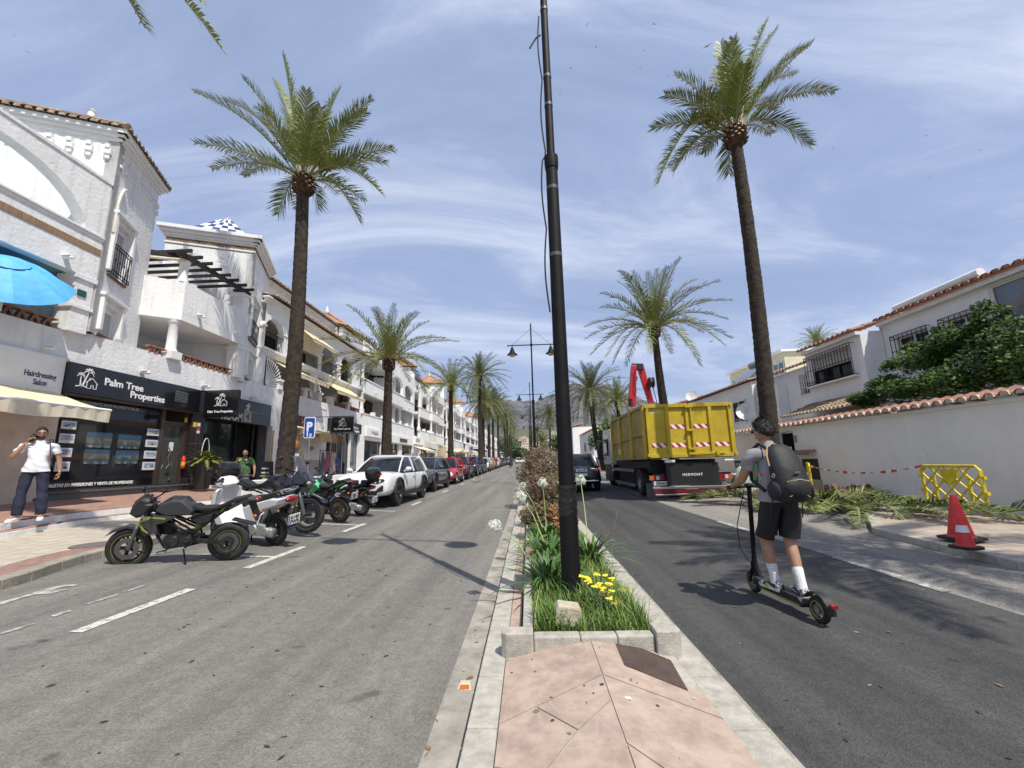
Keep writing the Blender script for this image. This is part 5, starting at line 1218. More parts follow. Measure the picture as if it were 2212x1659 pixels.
simple_house('white house farther along behind the skip lorry',11.5,34,46,5.6,wins=((36,37.5,3.2,4.4),),step=(1.0,1,4,3.0))
simple_house('low white house with red roof beyond the shaggy palm',10.2,48,60,5.2,wins=((50,52,3.0,4.2),),rm=terr_or)
simple_house('white street house near the far right palms',9.6,62,78,6.0,wins=((64,66,3.0,4.5),(70,72,3.0,4.5)),rm=terr_or)
simple_house('white balconied house at the far right end of the street',9.0,84,104,8.2,wins=((86,88,3.0,4.5),(91,93,3.0,4.5),(96,98,5.4,6.8)),rm=terr_or)
simple_house('last white house before the hill on the right',9.0,112,150,9.0,wins=((114,117,3.0,5),(124,127,5.5,7.5)),rm=terr_or)
t=simple_house('pale yellow block with glazed gallery behind the low roofs',20.5,33,42,9.6,8,roof=False,wm=mat('pale_yellow_render',(.62,.58,.42),.9))
for i in range(5):glass_win(t,NX(20.5),-41.6+i*1.75,-40.1+i*1.75,7.9,8.9,-.02,2,glassb)
b=MB();b.box(20.2,28.6,32.8,42.2,9.62,9.8);b.build('flat_roof',white_s,t)
for(nm,p,r,lab)in(('a',gx(2300+1085*.3917,1350+540*.3917,12.4),.42,'white satellite dish on the parapet left of the big right palm'),('b',gx(2300+1632*.3917,1350+695*.3917,11.8),.50,'grey white satellite dish hanging on the house wall above the garden wall')):
 t=thing('satellite_dish',lab,'satellite dish',p,world=True,group='satellite dishes on the right houses');b=MB();b.smooth=True
 n_=Vector((-.45,-.8,.35)).normalized();b.M=Matrix.Translation(p)@n_.to_track_quat('Z','Y').to_matrix().to_4x4()
 b.lathe([(r,.10),(r*.8,.06),(r*.5,.02),(0,0),(0,-.02),(r*.8,.04),(r,.085),(r,.10)],(0,0,0),24);b.build('dish',mat('dish_paint',(.66,.67,.66),.5),t)
 b=MB();b.tube([p-n_*.02,p-n_*.2,p+Vector((.3,.1,-.5))],.03,6);b.tube([p+Vector((0,0,-r*.9)),p+n_*.4],.012,5);b.build('bracket',alu,t)
p=gx(2300+1660*.3917,1350+300*.3917,13.2);t=thing('solar_heater','tilted dark solar panel on the white roof beside the big palm','solar panel',p,world=True)
b=MB();v=[p+Vector((-.6,-.9,-.5)),p+Vector((-.6,1.0,-.5)),p+Vector((.7,1.0,.55)),p+Vector((.7,-.9,.55))];b.add(v+[q+Vector((.05,0,-.08))for q in v],[(0,3,2,1),(4,5,6,7),(0,1,5,4),(1,2,6,5),(2,3,7,6),(3,0,4,7)]);b.build('panel',glassb,t)
b=MB();b.smooth=True;b.tube([p+Vector((.75,-1,.62)),p+Vector((.75,1.1,.62))],.2,10);b.build('tank',alu,t);b=MB();
for y_ in(-.8,.9):b.bar(p+Vector((.7,y_,.4)),p+Vector((.7,y_,-1.9)),.05,.05)
b.build('stand',alu,t)
rT=random.Random(33);tT=thing('fruit_tree','dense glossy green fruit tree leaning over the garden wall','tree',(11.0,9.0,.2),world=True)
lf_lem=mat('glossy_tree_leaf',(.085,.15,.025),.6,vs=2.2,detail=2,col2=(.025,.055,.010),spec=.3)
b=MB();Fq=lambda u,v,X:gx(u*K,v*K,X)
for(u,v,X,rx,rz,n_)in((1868,865,10.6,.42,.30,1500),(1905,838,10.9,.55,.42,2000),(1960,850,10.6,.6,.42,2300),(2005,790,11.2,.7,.55,3000),(1965,760,11.3,.35,.3,700),(2060,830,10.8,.7,.5,3000),(2075,745,11.4,.7,.55,3000),(2130,700,11.5,.45,.42,1300),(2140,800,11.0,.75,.6,3200),(2190,730,11.4,.7,.6,2600),(2230,800,11.0,.7,.65,1800),(1925,790,11.2,.25,.25,350),(2035,715,11.5,.22,.22,300),(2120,665,11.6,.2,.22,220),(2290,760,11.2,.8,.9,1200)):
 c=Fq(u,v,X);b.add(*leaf_mass(c,(rx*1.0,rx*1.25,rz),n_,.060,rT,lobes=6))
b.build('crown',lf_lem,tT)
b=MB();b.smooth=True;b.tube([(11.1,8.6,.1),(11.05,8.7,1.2),(11.2,8.9,2.4)],[.12,.10,.08],8)
for(u,v,X)in((1905,845,10.9),(1960,860,10.7),(2005,790,11.2),(2075,745,11.4),(2140,800,11.0),(2190,730,11.4),(1868,868,10.6)):c=Fq(u,v,X);b.tube([(11.15,8.8,2.0),(Vector((11.15,8.8,2.2))+c)/2+Vector((0,0,.1)),c],[.06,.04,.012],6)
b.build('trunk',woodb,tT)
# ---- works: barriers, cones, tape, cut fronds
def barrier(label,loc,rz,sc=1.):
 t=thing('barrier',label,'barrier',loc,rz,group='yellow plastic pedestrian barriers',scale=(sc,sc,sc));w=.62;b=MB();b.smooth=True
 pts=[(-w,0,.30),(-w,0,.92),(-w+.08,0,1.0),(w-.08,0,1.0),(w,0,.92),(w,0,.30),(w-.08,0,.22),(-w+.08,0,.22)]
 b.tube(pts,.030,8,closed=True);b.build('frame',plast_y,t);b=MB()
 for k in range(-3,5):
  for sg in(1,-1):
   x0=k*.31;a=None;P=[]
   for i in range(40):
    z=.24+i*.0195;x=(x0+sg*(z-.24))if sg>0 else(x0-(z-.24)+.0)
    if-w<x<w:P.append((x,.004*sg,z))
   if len(P)>3:b.bar(P[0],P[-1],.022,.03,(0,1,0))
 b.build('lattice',plast_y,t)
 b=MB();b.prism([(-.2,.93),(.2,.93),(.13,.72),(0,.62),(-.13,.72)],lambda a,c:(a,-.02,c),(0,.04,0));b.build('sign_plate',plast_y,t)
 for s in(-1,1):
  b=MB();b.smooth=True;b.tube([(s*.36,0,.80),(s*.36,0,.20)],.030,8);b.tube([(s*.36,0,.22),(s*.36,-.28,.02)],.024,6);b.tube([(s*.36,0,.22),(s*.36,.28,.02)],.024,6);b.build('leg',plast_y,t)
 b=MB()
 for z in(.45,.75):b.box(w+.01,w+.07,-.03,.03,z,z+.06);b.box(-w-.07,-w-.01,-.03,.03,z,z+.06)
 b.build('clip',plast_y,t);return t
barrier('yellow plastic lattice barrier standing behind the two cones',(8.15,8.62,.30),R_(90),.93)
barrier('yellow barrier half hidden behind the rider backpack',(8.55,13.4,.33),R_(60),.93)
barrier('yellow barrier leaning by the shaggy palm beyond the lorry',(6.3,33,.45),R_(75),1.)
conered=mat('cone_red_plastic',(.62,.03,.03),.45,var=.12,vs=6)
def cone(label,base,h,band,tilt=0.):
 t=thing('traffic_cone',label,'traffic cone',base,group='red traffic cones on the right pavement');t.rotation_euler=(tilt,tilt,.3);r=h*.24
 b=MB();b.smooth=True;b.lathe([(r*1.12,.03),(r*1.0,.05),(r*.93,.08),(h*.065,h*.97),(h*.05,h),(0,h)],(0,0,0),22);cb=b.build('body',conered,t)
 if band:b=MB();b.smooth=True;q=lambda z:r*.93+(h*.065-r*.93)*(z-.08)/(h*.97-.08)+.005;b.lathe([(q(h*.52),h*.52),(q(h*.74),h*.74)],(0,0,0),22);b.build('reflective_band',mat('reflective_white',(.75,.75,.75),.4,var=.1),cb)
 b=MB();k=r*1.45;b.prism([(-k,-k*.7),(-k*.7,-k),(k*.7,-k),(k,-k*.7),(k,k*.7),(k*.7,k),(-k*.7,k),(-k,k*.7)],lambda x,y:(x,y,.0),(0,0,.035));b.build('base',rubber,t,bevel=.006)
ZB=lambda a,c:(3032+a*.452,1650+c*.452)
bp=gz(*ZB(1710,1128),.30);hp=gy(*ZB(1680,850),bp.y).z-bp.z;cone('smaller red cone with a white band in front of the barrier',bp,hp,True)
bp2=gz(*ZB(1672,1045),.30);hp2=gy(*ZB(1632,660),bp2.y).z-bp2.z;cone('taller plain red cone behind the banded one',bp2,hp2,False)
tape_m=striped('red_white_tape',(.62,.04,.05),(.8,.8,.8),1,.34,.5,.5)
def tape(name,pts,label):
 b=MB();n_=len(pts);vs=[]
 for i,p in enumerate(pts):a=i*.55;w=Vector((0,math.sin(a)*.02,math.cos(a)*.03+.006));vs+=[p-w,p+w]
 b.add(vs,[(2*i,2*i+1,2*i+3,2*i+2)for i in range(n_-1)]);return tag(b.build(name,tape_m),label,'tape')
def sagline(a,c,sag,n_=30):a=Vector(a);c=Vector(c);return[a.lerp(c,i/n_)-Vector((0,0,sag*4*(i/n_)*(1-i/n_)))for i in range(n_+1)]
tape('barrier_tape',sagline((8.5,13.2,1.18),(8.15,9.2,1.22),.17)+[Vector((8.15,9.1,1.3)),Vector((8.12,9.05,1.42)),Vector((8.16,9.12,1.5))],'red and white striped tape sagging between the yellow barriers')
tape('barrier_tape',sagline((6.9,14.9,.95),(8.45,13.5,1.15),.08),'red and white striped tape running from the lorry lamp to the rear barrier')
cutleaf=mat('cut_frond_leaflet',(.22,.26,.07),.55,vs=3,col2=(.09,.13,.03));brown_d=mat('dead_frond_debris',(.20,.12,.06),.8,vs=8,col2=(.07,.035,.02))
rD=random.Random(77)
def ground_frond(p,az,ln,label,m,group,seed,hump=.12,leaf=.42):
 t=thing('cut_frond',label,'palm frond',p,group=group,world=True);r=random.Random(seed);b=MB();P=Vector(p);d=Vector((math.cos(az),math.sin(az),0));sd_=Vector((-d.y,d.x,0));pts=[]
 for i in range(12):q=i/11;pts.append(P+d*ln*q+sd_*math.sin(q*2.2)*.18+Vector((0,0,.05+hump*math.sin(PI*q))))
 add_frond(b,pts,r,leaf,.028,.1,.036)
 b.v=[(x,y,max(z,P.z+.01+.0*0))for x,y,z in b.v];b.build('leaflets',[m,stalk],t);return t
GRP='cut palm fronds piled along the right kerb'
spots=[(7.4,13.2,3.6,1.6),(7.0,13.6,3.0,1.5),(6.6,12.6,2.9,1.5),(7.5,12.2,3.9,1.7),(7.2,11.6,4.3,1.6),(7.9,11.2,4.6,1.7),(7.5,10.6,4.9,1.7),(8.1,10.2,5.2,1.6),(7.4,9.9,4.5,1.6),(7.9,9.6,5.5,1.6),(7.0,10.6,3.6,1.3),(7.4,9.4,4.1,1.5),(7.6,9.0,4.9,1.5),(8.2,9.0,5.0,1.7),(7.0,12.9,2.5,1.3),(6.9,11.4,5.3,1.5),(8.5,8.2,5.0,1.5),(7.15,10.2,5.6,1.2),(7.8,10.8,3.2,1.4),(7.3,12.6,5.4,1.4),(7.2,11.0,4.8,1.6),(7.7,10.0,3.8,1.5),(7.6,11.9,5.0,1.5),(8.0,10.6,5.9,1.4),(7.4,13.0,4.9,1.5),(6.8,12.2,4.3,1.4)]
for i,(x,y,az,ln)in enumerate(spots):x-=(.75 if i%2 else .3);ground_frond((x,y,road(x,y)+(.1 if x>7.2 else .02)+(.0 if i%3 else .1)),az,ln,'green cut palm frond lying in the pile along the right kerb',cutleaf if i%4 else leafB,GRP,100+i,.08+.07*(i%3))
ground_frond((7.35,8.9,.36),-1.9,1.7,'pale cut frond lying over the kerb edge, nearest the cones',mat('pale_frond_underside',(.36,.42,.20),.6,var=.2),GRP,300,.05,.30)
for i in range(16):
 b=MB();x=rD.uniform(7.9,8.9);y=rD.uniform(11.0,13.4);a=rD.uniform(0,3.1);l_=rD.uniform(.35,.7);z=road(x,y)+.12;d=Vector((math.cos(a),math.sin(a),0))*l_
 b.smooth=True;b.tube([Vector((x,y,z+rD.uniform(0,.2))),Vector((x,y,z+.16+rD.uniform(0,.22)))+d*.5,Vector((x,y,z+rD.uniform(0,.1)))+d],[.03,.07,.05],6)
 for k in range(26):q=Vector((x,y,z))+d*rD.random()+Vector((rD.gauss(0,.1),rD.gauss(0,.1),rD.uniform(0,.25)));e=Vector((rD.gauss(0,1),rD.gauss(0,1),rD.gauss(0,.5))).normalized()*.12;b.add([q,q+e,q+e*.5+Vector((.02,.02,.02))],[(0,1,2)])
 tag(b.build('dead_frond',brown_d),'dry brown frond base in the heap against the garden wall','frond base','dry frond bases heaped behind the rider')
b=MB()
for i in range(500):
 x=rD.uniform(6.7,8.9);y=rD.uniform(8.6,14.2);z=road(min(x,7.3),y)+.11;a=rD.uniform(0,6.28);l_=rD.uniform(.06,.3);q=Vector((x,y,z));d=Vector((math.cos(a),math.sin(a),rD.uniform(0,.3)))*l_;s_=Vector((-d.y,d.x,0)).normalized()*.008;b.add([q-s_,q+s_,q+d],[(0,1,2)])
o=b.build('debris',brown_d);o['kind']='stuff';o['label']='loose leaflets and shreds scattered round the frond pile'
t=thing('waste_bin','green wheeled waste bin on the pavement right of the lorry','bin',(8.3,16.6,.35),world=False);b=MB();b.loft([[(-.24,-.25,.08),(.24,-.25,.08),(.24,.25,.08),(-.24,.25,.08)],[(-.29,-.32,.95),(.29,-.32,.95),(.29,.32,.95),(-.29,.32,.95)]]);b.build('body',mat('green_bin_plastic',(.03,.14,.09),.5),t,bevel=.02);b=MB();b.box(-.31,.31,-.35,.33,.95,1.03);b.build('lid',MATS['green_bin_plastic'],t,bevel=.02)
for s in(-1,1):b=MB();b.smooth=True;b.torus((s*.28,.25,.09),.06,.03,'x',14,6);b.build('wheel',rubber,t)
b=MB();b.smooth=True;b.lathe([(0,0),(.28,.02),(.33,.3),(.25,.6),(.12,.78),(.07,.86),(.12,.95),(0,.9)],(7.55,15.6,.32),14);tag(b.build('rubbish_sack',mat('translucent_green_sack',(.28,.36,.33),.35,var=.3,bump=.8,bs=9)),'large grey green rubbish sack right of the lorry tail','sack')
# ---- far town on the hill
rH=random.Random(5);wm_=mat('far_white_wall',(.72,.70,.66),.9,var=.08,vs=.2);wm2=mat('far_cream_wall',(.62,.54,.42),.9,var=.08,vs=.2)
hd_=['white','cream','pale']
for i in range(64):
 d=rH.uniform(380,900)**1.0;u=rH.uniform(1075,1345);X=(u-1141)/905*d;z=foot(X,d)-1;L_=rH.uniform(8,17);H_=rH.uniform(6,12);Wd=rH.uniform(8,13);m_=[wm_,wm2,wm_][i%3]
 t=thing('hill_house','small %s house of the far town on the hillside'%['white','cream','white'][i%3],'house',(X,d,z),rH.uniform(-.5,.5),group='far %s houses on the hillside'%['white','cream','white'][i%3])
 b=MB();b.box(-L_/2,L_/2,-Wd/2,Wd/2,-8,H_);b.build('wall',m_,t)
 b=MB()
 for zz in range(int(H_/3)):
  for k in range(int(L_/2.6)):b.box(-L_/2+.9+k*2.6,-L_/2+2.2+k*2.6,-Wd/2-.05,-Wd/2+.02,1+zz*3,2.4+zz*3)
 b.build('window',glassd,t)
 if i%2:b=MB();hL,hW=L_/2+.4,Wd/2+.4;b.add([(-hL,-hW,H_),(hL,-hW,H_),(hL,hW,H_),(-hL,hW,H_),(-hL*.5,0,H_+2.2),(hL*.5,0,H_+2.2)],[(0,1,5,4),(1,2,5),(2,3,4,5),(3,0,4),(3,2,1,0)]);b.build('roof',terr_or,t)
 else:b=MB();b.box(-L_/2-.2,L_/2+.2,-Wd/2-.2,Wd/2+.2,H_,H_+.5);b.box(-2,2,-2,2,H_+.5,H_+2.6);b.build('roof',m_,t)
far_leaf=mat('far_tree_leaf',(.08,.12,.04),.7,vs=.6,col2=(.035,.06,.02))
def tree(label,x,y,z,rad,h,n_,sz_,seed,group=None,m=far_leaf):
 t=thing('broadleaf_tree',label,'tree',(x,y,z),group=group);r=random.Random(seed);b=MB();b.add(*leaf_mass((0,0,h),(rad,rad,rad*.8),n_,sz_,r));b.build('crown',m,t);b=MB();b.tube([(0,0,-2),(.1,0,h*.6),(0,0,h)],[rad*.1,rad*.07,rad*.03],7);b.build('trunk',woodb,t)
for i in range(46):
 d=rH.uniform(360,860);u=rH.uniform(1075,1345);X=(u-1141)/905*d;tree('small dark tree among the far hillside houses',X,d,foot(X,d)-1,rH.uniform(4,8),rH.uniform(4,7),260,1.1,500+i,'dark trees scattered among the hillside houses')
for i,(x,y,r_0,h,lab)in enumerate([(-4.5,190,4.5,4.0,'dark green street tree closing the left lane far ahead'),(5.5,205,4.5,4,'green tree at the far end of the right lane'),(9.5,70+40,4,4.5,'green tree by the far right houses'),(9.6,56,2.2,3.3,'round green garden tree beyond the low right wall'),(10.2,46.5,2.6,3.4,'bright green garden tree behind the shaggy palm'),(9.8,38.5,1.5,2.7,'small green bush tree just right of the shaggy palm'),(-12,230,9,7,'broad green tree behind the end of the left row')]):
 tree(lab,x,y,road(x,y),r_0,h,2600,.16+y*.0022,900+i,None,lf_green if y<120 else far_leaf)
for i,y in enumerate((30,36,43)):
 t=thing('gate_porch',['small tiled gate porch nearest beyond the lorry','small tiled gate porch in the middle beyond the lorry','small tiled gate porch farthest beyond the lorry'][i],'porch',(9.2,y,.5),world=True)
 for s in(-.9,.9):b=MB();b.box(8.9,9.3,y+s-.2,y+s+.2,.4,2.5);b.build('pillar',white_s,t)
 b=MB();roof_corr(b,(8.6,y+1.4,2.5),(8.6,y-1.4,2.5),(1.2,0,.5),.26,.08,.4);b.build('roof',terr_or,t)
t=thing('garden_wall','low white garden wall farther along the right pavement','wall',(9.3,50,.5),world=True);b=MB()
for(a,c)in((22.2,28.9),(31.1,34.9),(37.1,41.9),(44.1,100)):b.box(9.2,9.4,a,c,.3,1.9)
b.build('wall',white_s,t)
# ==== vehicles
def boolean_cut(o,cutters):
 for c in cutters:
  m=o.modifiers.new('cut','BOOLEAN');m.operation='DIFFERENCE';m.object=c;m.solver='EXACT'
 dg=bpy.context.evaluated_depsgraph_get();me=bpy.data.meshes.new_from_object(o.evaluated_get(dg));old=o.data;o.modifiers.clear();o.data=me
 for c in cutters:bpy.data.objects.remove(c)
 return o
plate_w=mat('number_plate',(.72,.72,.70),.4,var=0);plate_b=mat('plate_blue_strip',(.02,.08,.45),.4,var=0);letk=mat('black_lettering',(.015,.015,.015),.5,var=0)
def plate(t,F,txt,w=.52,h=.11,two=False):
 """F: frame matrix with origin at the plate centre"""
 b=MB();b.M=F;b.box(-w/2,w/2,-h/2,h/2,-.006,.006);o=b.build('number_plate',plate_w,t)
 b=MB();b.M=F;b.box(-w/2,-w/2+w*.09,-h/2,h/2,.0065,.0085);b.build('blue_strip',plate_b,o)
 if two:
  for i,s in enumerate(txt.split()):text(s,h*.5,F@Matrix.Translation((w*.03,h*(.06-.46*i),.008)),letk,o,'registration',.001,.002,'CENTER')
 else:text(txt,h*.80,F@Matrix.Translation((w*.04,-h*.28,.008)),letk,o,'registration',.001,.003,'CENTER',sx=w/(h*.62*len(txt)))
 return o
def wheel(t,x,y,r,w,side,rimm,spokes=5,name='wheel'):
 b=MB();b.smooth=True;s=side
 b.lathe([(r*.66,-w/2),(r*.93,-w/2),(r,-w*.36),(r,w*.36),(r*.93,w/2),(r*.66,w/2)],(x,y,r),30,'y');o=b.build(name,rubber,t)
 b=MB();b.smooth=False;yo=y+s*w*.42
 b.lathe([(r*.66,yo-y+s*.01),(r*.60,yo-y-s*.02),(r*.58,-s*w*.3),(0,-s*w*.3)],(x,y,r),30,'y');
 for k in range(spokes):
  a=2*PI*k/spokes+.3
  for q in(-.13,.13):b.bar((x+.05*math.cos(a),yo-s*.02,r+.05*math.sin(a)),(x+r*.63*math.cos(a+q),yo-s*.005,r+r*.63*math.sin(a+q)),r*.085,.02,(0,1,0))
 b.smooth=True;b.lathe([(0,s*.0),(r*.14,-s*.005),(r*.16,-s*.03)],(x,yo,r),14,'y');b.build('rim',rimm,o);return o
rim_s=mat('alloy_rim',(.42,.42,.43),.35,.8,var=0);rim_d=mat('dark_alloy_rim',(.05,.05,.052),.4,.6,var=0)
lens=mat('headlight_lens',(.55,.58,.60),.08,var=0,spec=.9);redlens=mat('red_tail_lens',(.25,.008,.008),.15,var=0,coat=.5);amber=mat('amber_lens',(.45,.12,.01),.2,var=0)
def paintm(name,c,metal=0.):return mat(name,c,.28,metal,var=.02,coat=.8,spec=.5)
CARG={}
def proj(bvh,ol,L_,off=.005,bulge=0.):
 """an outline (y, z) laid onto the nose of the car, following its curvature"""
 b=MB();b.smooth=True;n=len(ol);cy=sum(p[0]for p in ol)/n;cz=sum(p[1]for p in ol)/n;den=[]
 for i in range(n):
  p,q=ol[i],ol[(i+1)%n]
  for k in range(3):den.append((p[0]+(q[0]-p[0])*k/3,p[1]+(q[1]-p[1])*k/3))
 vs=[];R3=4
 for j in range(R3+1):
  f=j/R3
  for(y,z)in den:
   Y=cy+(y-cy)*f;Z=cz+(z-cz)*f;h=bvh.ray_cast(Vector((L_+1,Y,Z)),Vector((-1,0,0)))
   x=h[0].x if h[0]is not None else L_-.4
   vs.append((x+off+bulge*(1-f*f),Y,Z))
 m=len(den);b.add(vs,[(j*m+k,j*m+(k+1)%m,(j+1)*m+(k+1)%m,(j+1)*m+k)for j in range(R3)for k in range(m)])
 return b
def build_car(kind):
 """returns list of (name, mesh, material or None for paint, parent index) in the car frame: x forward, z up"""
 S=dict(suv=dict(L=4.5,W=.91,H=1.56,belt=1.02,hood=1.0,nose=.95,xw0=1.12,xw1=.22,xr0=-1.55,xr1=-2.05,tailz=1.05,r=.36,wb=1.34,z0=.26),hatch=dict(L=3.6,W=.80,H=1.46,belt=.90,hood=.88,nose=.66,xw0=.72,xw1=.08,xr0=-1.15,xr1=-1.62,tailz=.9,r=.29,wb=1.14,z0=.20),sedan=dict(L=4.3,W=.88,H=1.46,belt=.92,hood=.86,nose=.66,xw0=.85,xw1=.1,xr0=-1.25,xr1=-1.85,tailz=.95,r=.315,wb=1.3,z0=.20))[kind]
 L_=S['L']/2;W_=S['W'];z0=S['z0']
 st=[]
 for x,wf,zb,zt in((-L_,.80,z0+.18,S['tailz']-.16),(-L_+.06,.90,z0+.06,S['tailz']-.06),(-L_+.35,.98,z0,S['tailz']),(-L_*.45,1,z0,S['belt']),(0,1,z0,S['belt']),(S['xw0']-.05,1,z0,S['belt']-.0),(S['xw0']+.25,.99,z0,S['hood']),(L_-.45,.96,z0,(S['hood']+S['nose'])/2+.06),(L_-.16,.95,z0+.02,S['nose']),(L_-.05,.90,z0+.05,S['nose']-.09),(L_,.80,z0+.14,S['nose']-.24)):
  w=W_*wf;h=zt-zb
  st.append([(x,-w*.80,zb),(x,-w*.985,zb+h*.14),(x,-w,zb+h*.45),(x,-w*.975,zb+h*.75),(x,-w*.90,zb+h*.95),(x,-w*.62,zt),(x,0,zt+.025),(x,w*.62,zt),(x,w*.90,zb+h*.95),(x,w*.975,zb+h*.75),(x,w,zb+h*.45),(x,w*.985,zb+h*.14),(x,w*.80,zb)])
 b=MB();b.smooth=True;b.loft(st);body=b.build('body',white_s,sub=0,fixn=True,ang=50)
 ss=body.modifiers.new('s','SUBSURF');ss.levels=1;ss.render_levels=1
 r=S['r'];cut=[]
 for sx_ in(-1,1):
  for sy in(-1,1):
   c=MB();c.lathe([(0,-.24),(r*1.17,-.24),(r*1.17,.24),(0,.24)],(sx_*S['wb'],sy*(W_-.08),r+.02),28,'y');cut.append(c.build('c',white_s,fixn=True))
 boolean_cut(body,cut)
 me=body.data
 me.polygons.foreach_set('use_smooth',[True]*len(me.polygons))
 try:me.set_sharp_from_angle(angle=R_(38))
 except Exception:pass
 bpy.data.objects.remove(body)
 from mathutils.bvhtree import BVHTree
 bvh=BVHTree.FromPolygons([tuple(v.co)for v in me.vertices],[tuple(p.vertices)for p in me.polygons])
 P=[('body',me,'PAINT',None)]
 def add(nm,b,m,par=None,**kw):o=b.build(nm,white_s if m=='PAINT' else m,**kw);P.append((nm,o.data,m,par));bpy.data.objects.remove(o);return len(P)-1
 zb_=S['belt']-.03;H_=S['H'];yb=W_*.90;yt=W_*.68
 base=[(S['xw0'],-yb*.80),(S['xw0']-.22,-yb),(-.3,-yb),(S['xr1']+.28,-yb*.98),(S['xr1'],-yb*.80)];base=base+[(x,-y)for x,y in reversed(base)]
 top=[(S['xw1'],-yt*.84),(S['xw1']-.12,-yt),(-.3,-yt*1.02),(S['xr0']+.1,-yt*.96),(S['xr0'],-yt*.82)];top=top+[(x,-y)for x,y in reversed(top)]
 mid=[((a[0]*.45+c[0]*.55),(a[1]*.42+c[1]*.58))for a,c in zip(base,top)]
 b=MB();b.smooth=True;b.loft([[(x,y,zb_)for x,y in base],[(x,y,zb_+(H_-zb_)*.55)for x,y in mid],[(x,y,H_-.07)for x,y in top]]);add('windows',b,glassd,ang=60,fixn=True)
 b=MB();b.smooth=True;b.loft([[(x*1.0,y*1.01,H_-.085)for x,y in top],[(x*.97,y*.97,H_-.03)for x,y in top],[(x*.80,y*.72,H_)for x,y in top]]);add('roof',b,'PAINT',fixn=True)
 b=MB();b.smooth=True
 for s in(0,1):
  ii=[0,1,2,3,4]if not s else[9,8,7,6,5]
  for k,wd in((0,.05),(2,.055),(3,.17),(4,.12)):
   i=ii[k]
   if k==0:A_=[((base[i][0]+base[ii[1]][0])/2,(base[i][1]+base[ii[1]][1])/2),((mid[i][0]+mid[ii[1]][0])/2,(mid[i][1]+mid[ii[1]][1])/2),((top[i][0]+top[ii[1]][0])/2,(top[i][1]+top[ii[1]][1])/2)]
   else:A_=[base[i],mid[i],top[i]]
   pts=[(A_[0][0]*1.01,A_[0][1]*1.005,zb_),(A_[1][0]*1.01,A_[1][1]*1.008,zb_+(H_-zb_)*.55),(A_[2][0]*1.01,A_[2][1]*1.01,H_-.07)]
   b.tube(pts,wd*.55,6)
 add('pillars',b,'PAINT')
 for sy in(-1,1):
  b=MB();b.smooth=True;b.ell((S['xw0']-.28,sy*(W_+.10),S['belt']+.06),(.09,.11,.075),12,8);b.box(S['xw0']-.33,S['xw0']-.26,min(sy*(W_-.05),sy*W_),max(sy*(W_-.05),sy*W_)+.02,S['belt']-.02,S['belt']+.03);add('mirror',b,'PAINT')
  b=MB();b.smooth=True;zn=S['nose']
  if kind=='hatch':add('headlight',proj(bvh,[(sy*(W_*.66+.125*math.cos(q)),zn-.15+.13*math.sin(q))for q in[2*PI*k/16 for k in range(16)]],L_,.012,.01),lens)
  else:
   ol=[(.34,-.26),(.52,-.28),(.72,-.23),(.77,-.13),(.62,-.14),(.38,-.185)];i=add('headlight',proj(bvh,[(sy*x*W_/.91,zn+z)for x,z in ol],L_,.006),blackgloss)
   for cxx,czz,rr3 in((.48,-.23,.032),(.61,-.20,.034)):add('lens',proj(bvh,[(sy*(cxx*W_/.91+rr3*math.cos(q)),zn+czz+rr3*math.sin(q))for q in[2*PI*k/10 for k in range(10)]],L_,.014),lens,i)
  if kind=='suv':add('corner_vent',proj(bvh,[(sy*x,z0+z)for x,z in((.50,.17),(.72,.20),(.72,.36),(.66,.36),(.52,.25))],L_,.006),blackmatt)
  b=MB();b.smooth=True;b.ell((-L_+.07,sy*W_*.74,S['tailz']-.22),(.07,.14,.13 if kind!='suv' else .10),12,8);add('tail_light',b,redlens)
 zn=S['nose']
 if kind=='suv':
  for s in(-1,1):add('grille',proj(bvh,[(s*x,zn+z)for x,z in((.02,-.33),(.24,-.33),(.30,-.22),(.26,-.15),(.04,-.15))],L_,.008),blackgloss)
 else:add('grille',proj(bvh,[(-.42,zn-.22),(.42,zn-.22),(.46,zn-.13),(-.46,zn-.13)],L_,.006),blackgloss)
 add('lower_grille',proj(bvh,[(-.50,z0+.09),(.50,z0+.09),(.58,z0+.22),(-.58,z0+.22)],L_,.006),blackmatt)
 add('lower_bumper',proj(bvh,[(-.74,z0+.0),(.74,z0+.0),(.78,z0+.075),(-.78,z0+.075)],L_,.004),blackmatt)
 b=MB();b.smooth=False
 for sy in(-1,1):
  b.box(-S['wb']+r*1.15,S['wb']-r*1.15,sy*(W_-.03)-.03,sy*(W_-.03)+.03,z0-.02,z0+.10)
  if kind=='suv':
   for sx_ in(-1,1):
    pts=[(sx_*S['wb']+r*1.2*math.cos(a),sy*(W_-.012),r+.02+r*1.2*math.sin(a))for a in[PI*k/14 for k in range(15)]];b.tube(pts,.035,6)
 add('side_trim',b,blackmatt)
 b=MB()
 for sy in(-1,1):
  for x in(S['xw0']-.18,-.28,-1.2 if kind!='hatch' else-.29):
   b.box(x-.004,x+.004,sy*(W_*.99)-.006,sy*(W_*.99)+.006,z0+.12,S['belt']-.02)
  b.box(S['wb']*-.7,S['xw0']-.2,sy*W_*.985-.004,sy*W_*.985+.006,S['belt']-.12,S['belt']-.112)
 add('door_gap',b,dark)
 b=MB()
 for sy in(-1,1):
  for x in(-.02,-1.0):b.box(x-.18,x,sy*(W_*1.0)-.012,sy*(W_*1.0)+.018,S['belt']-.18,S['belt']-.15)
 add('door_handle',b,'PAINT')
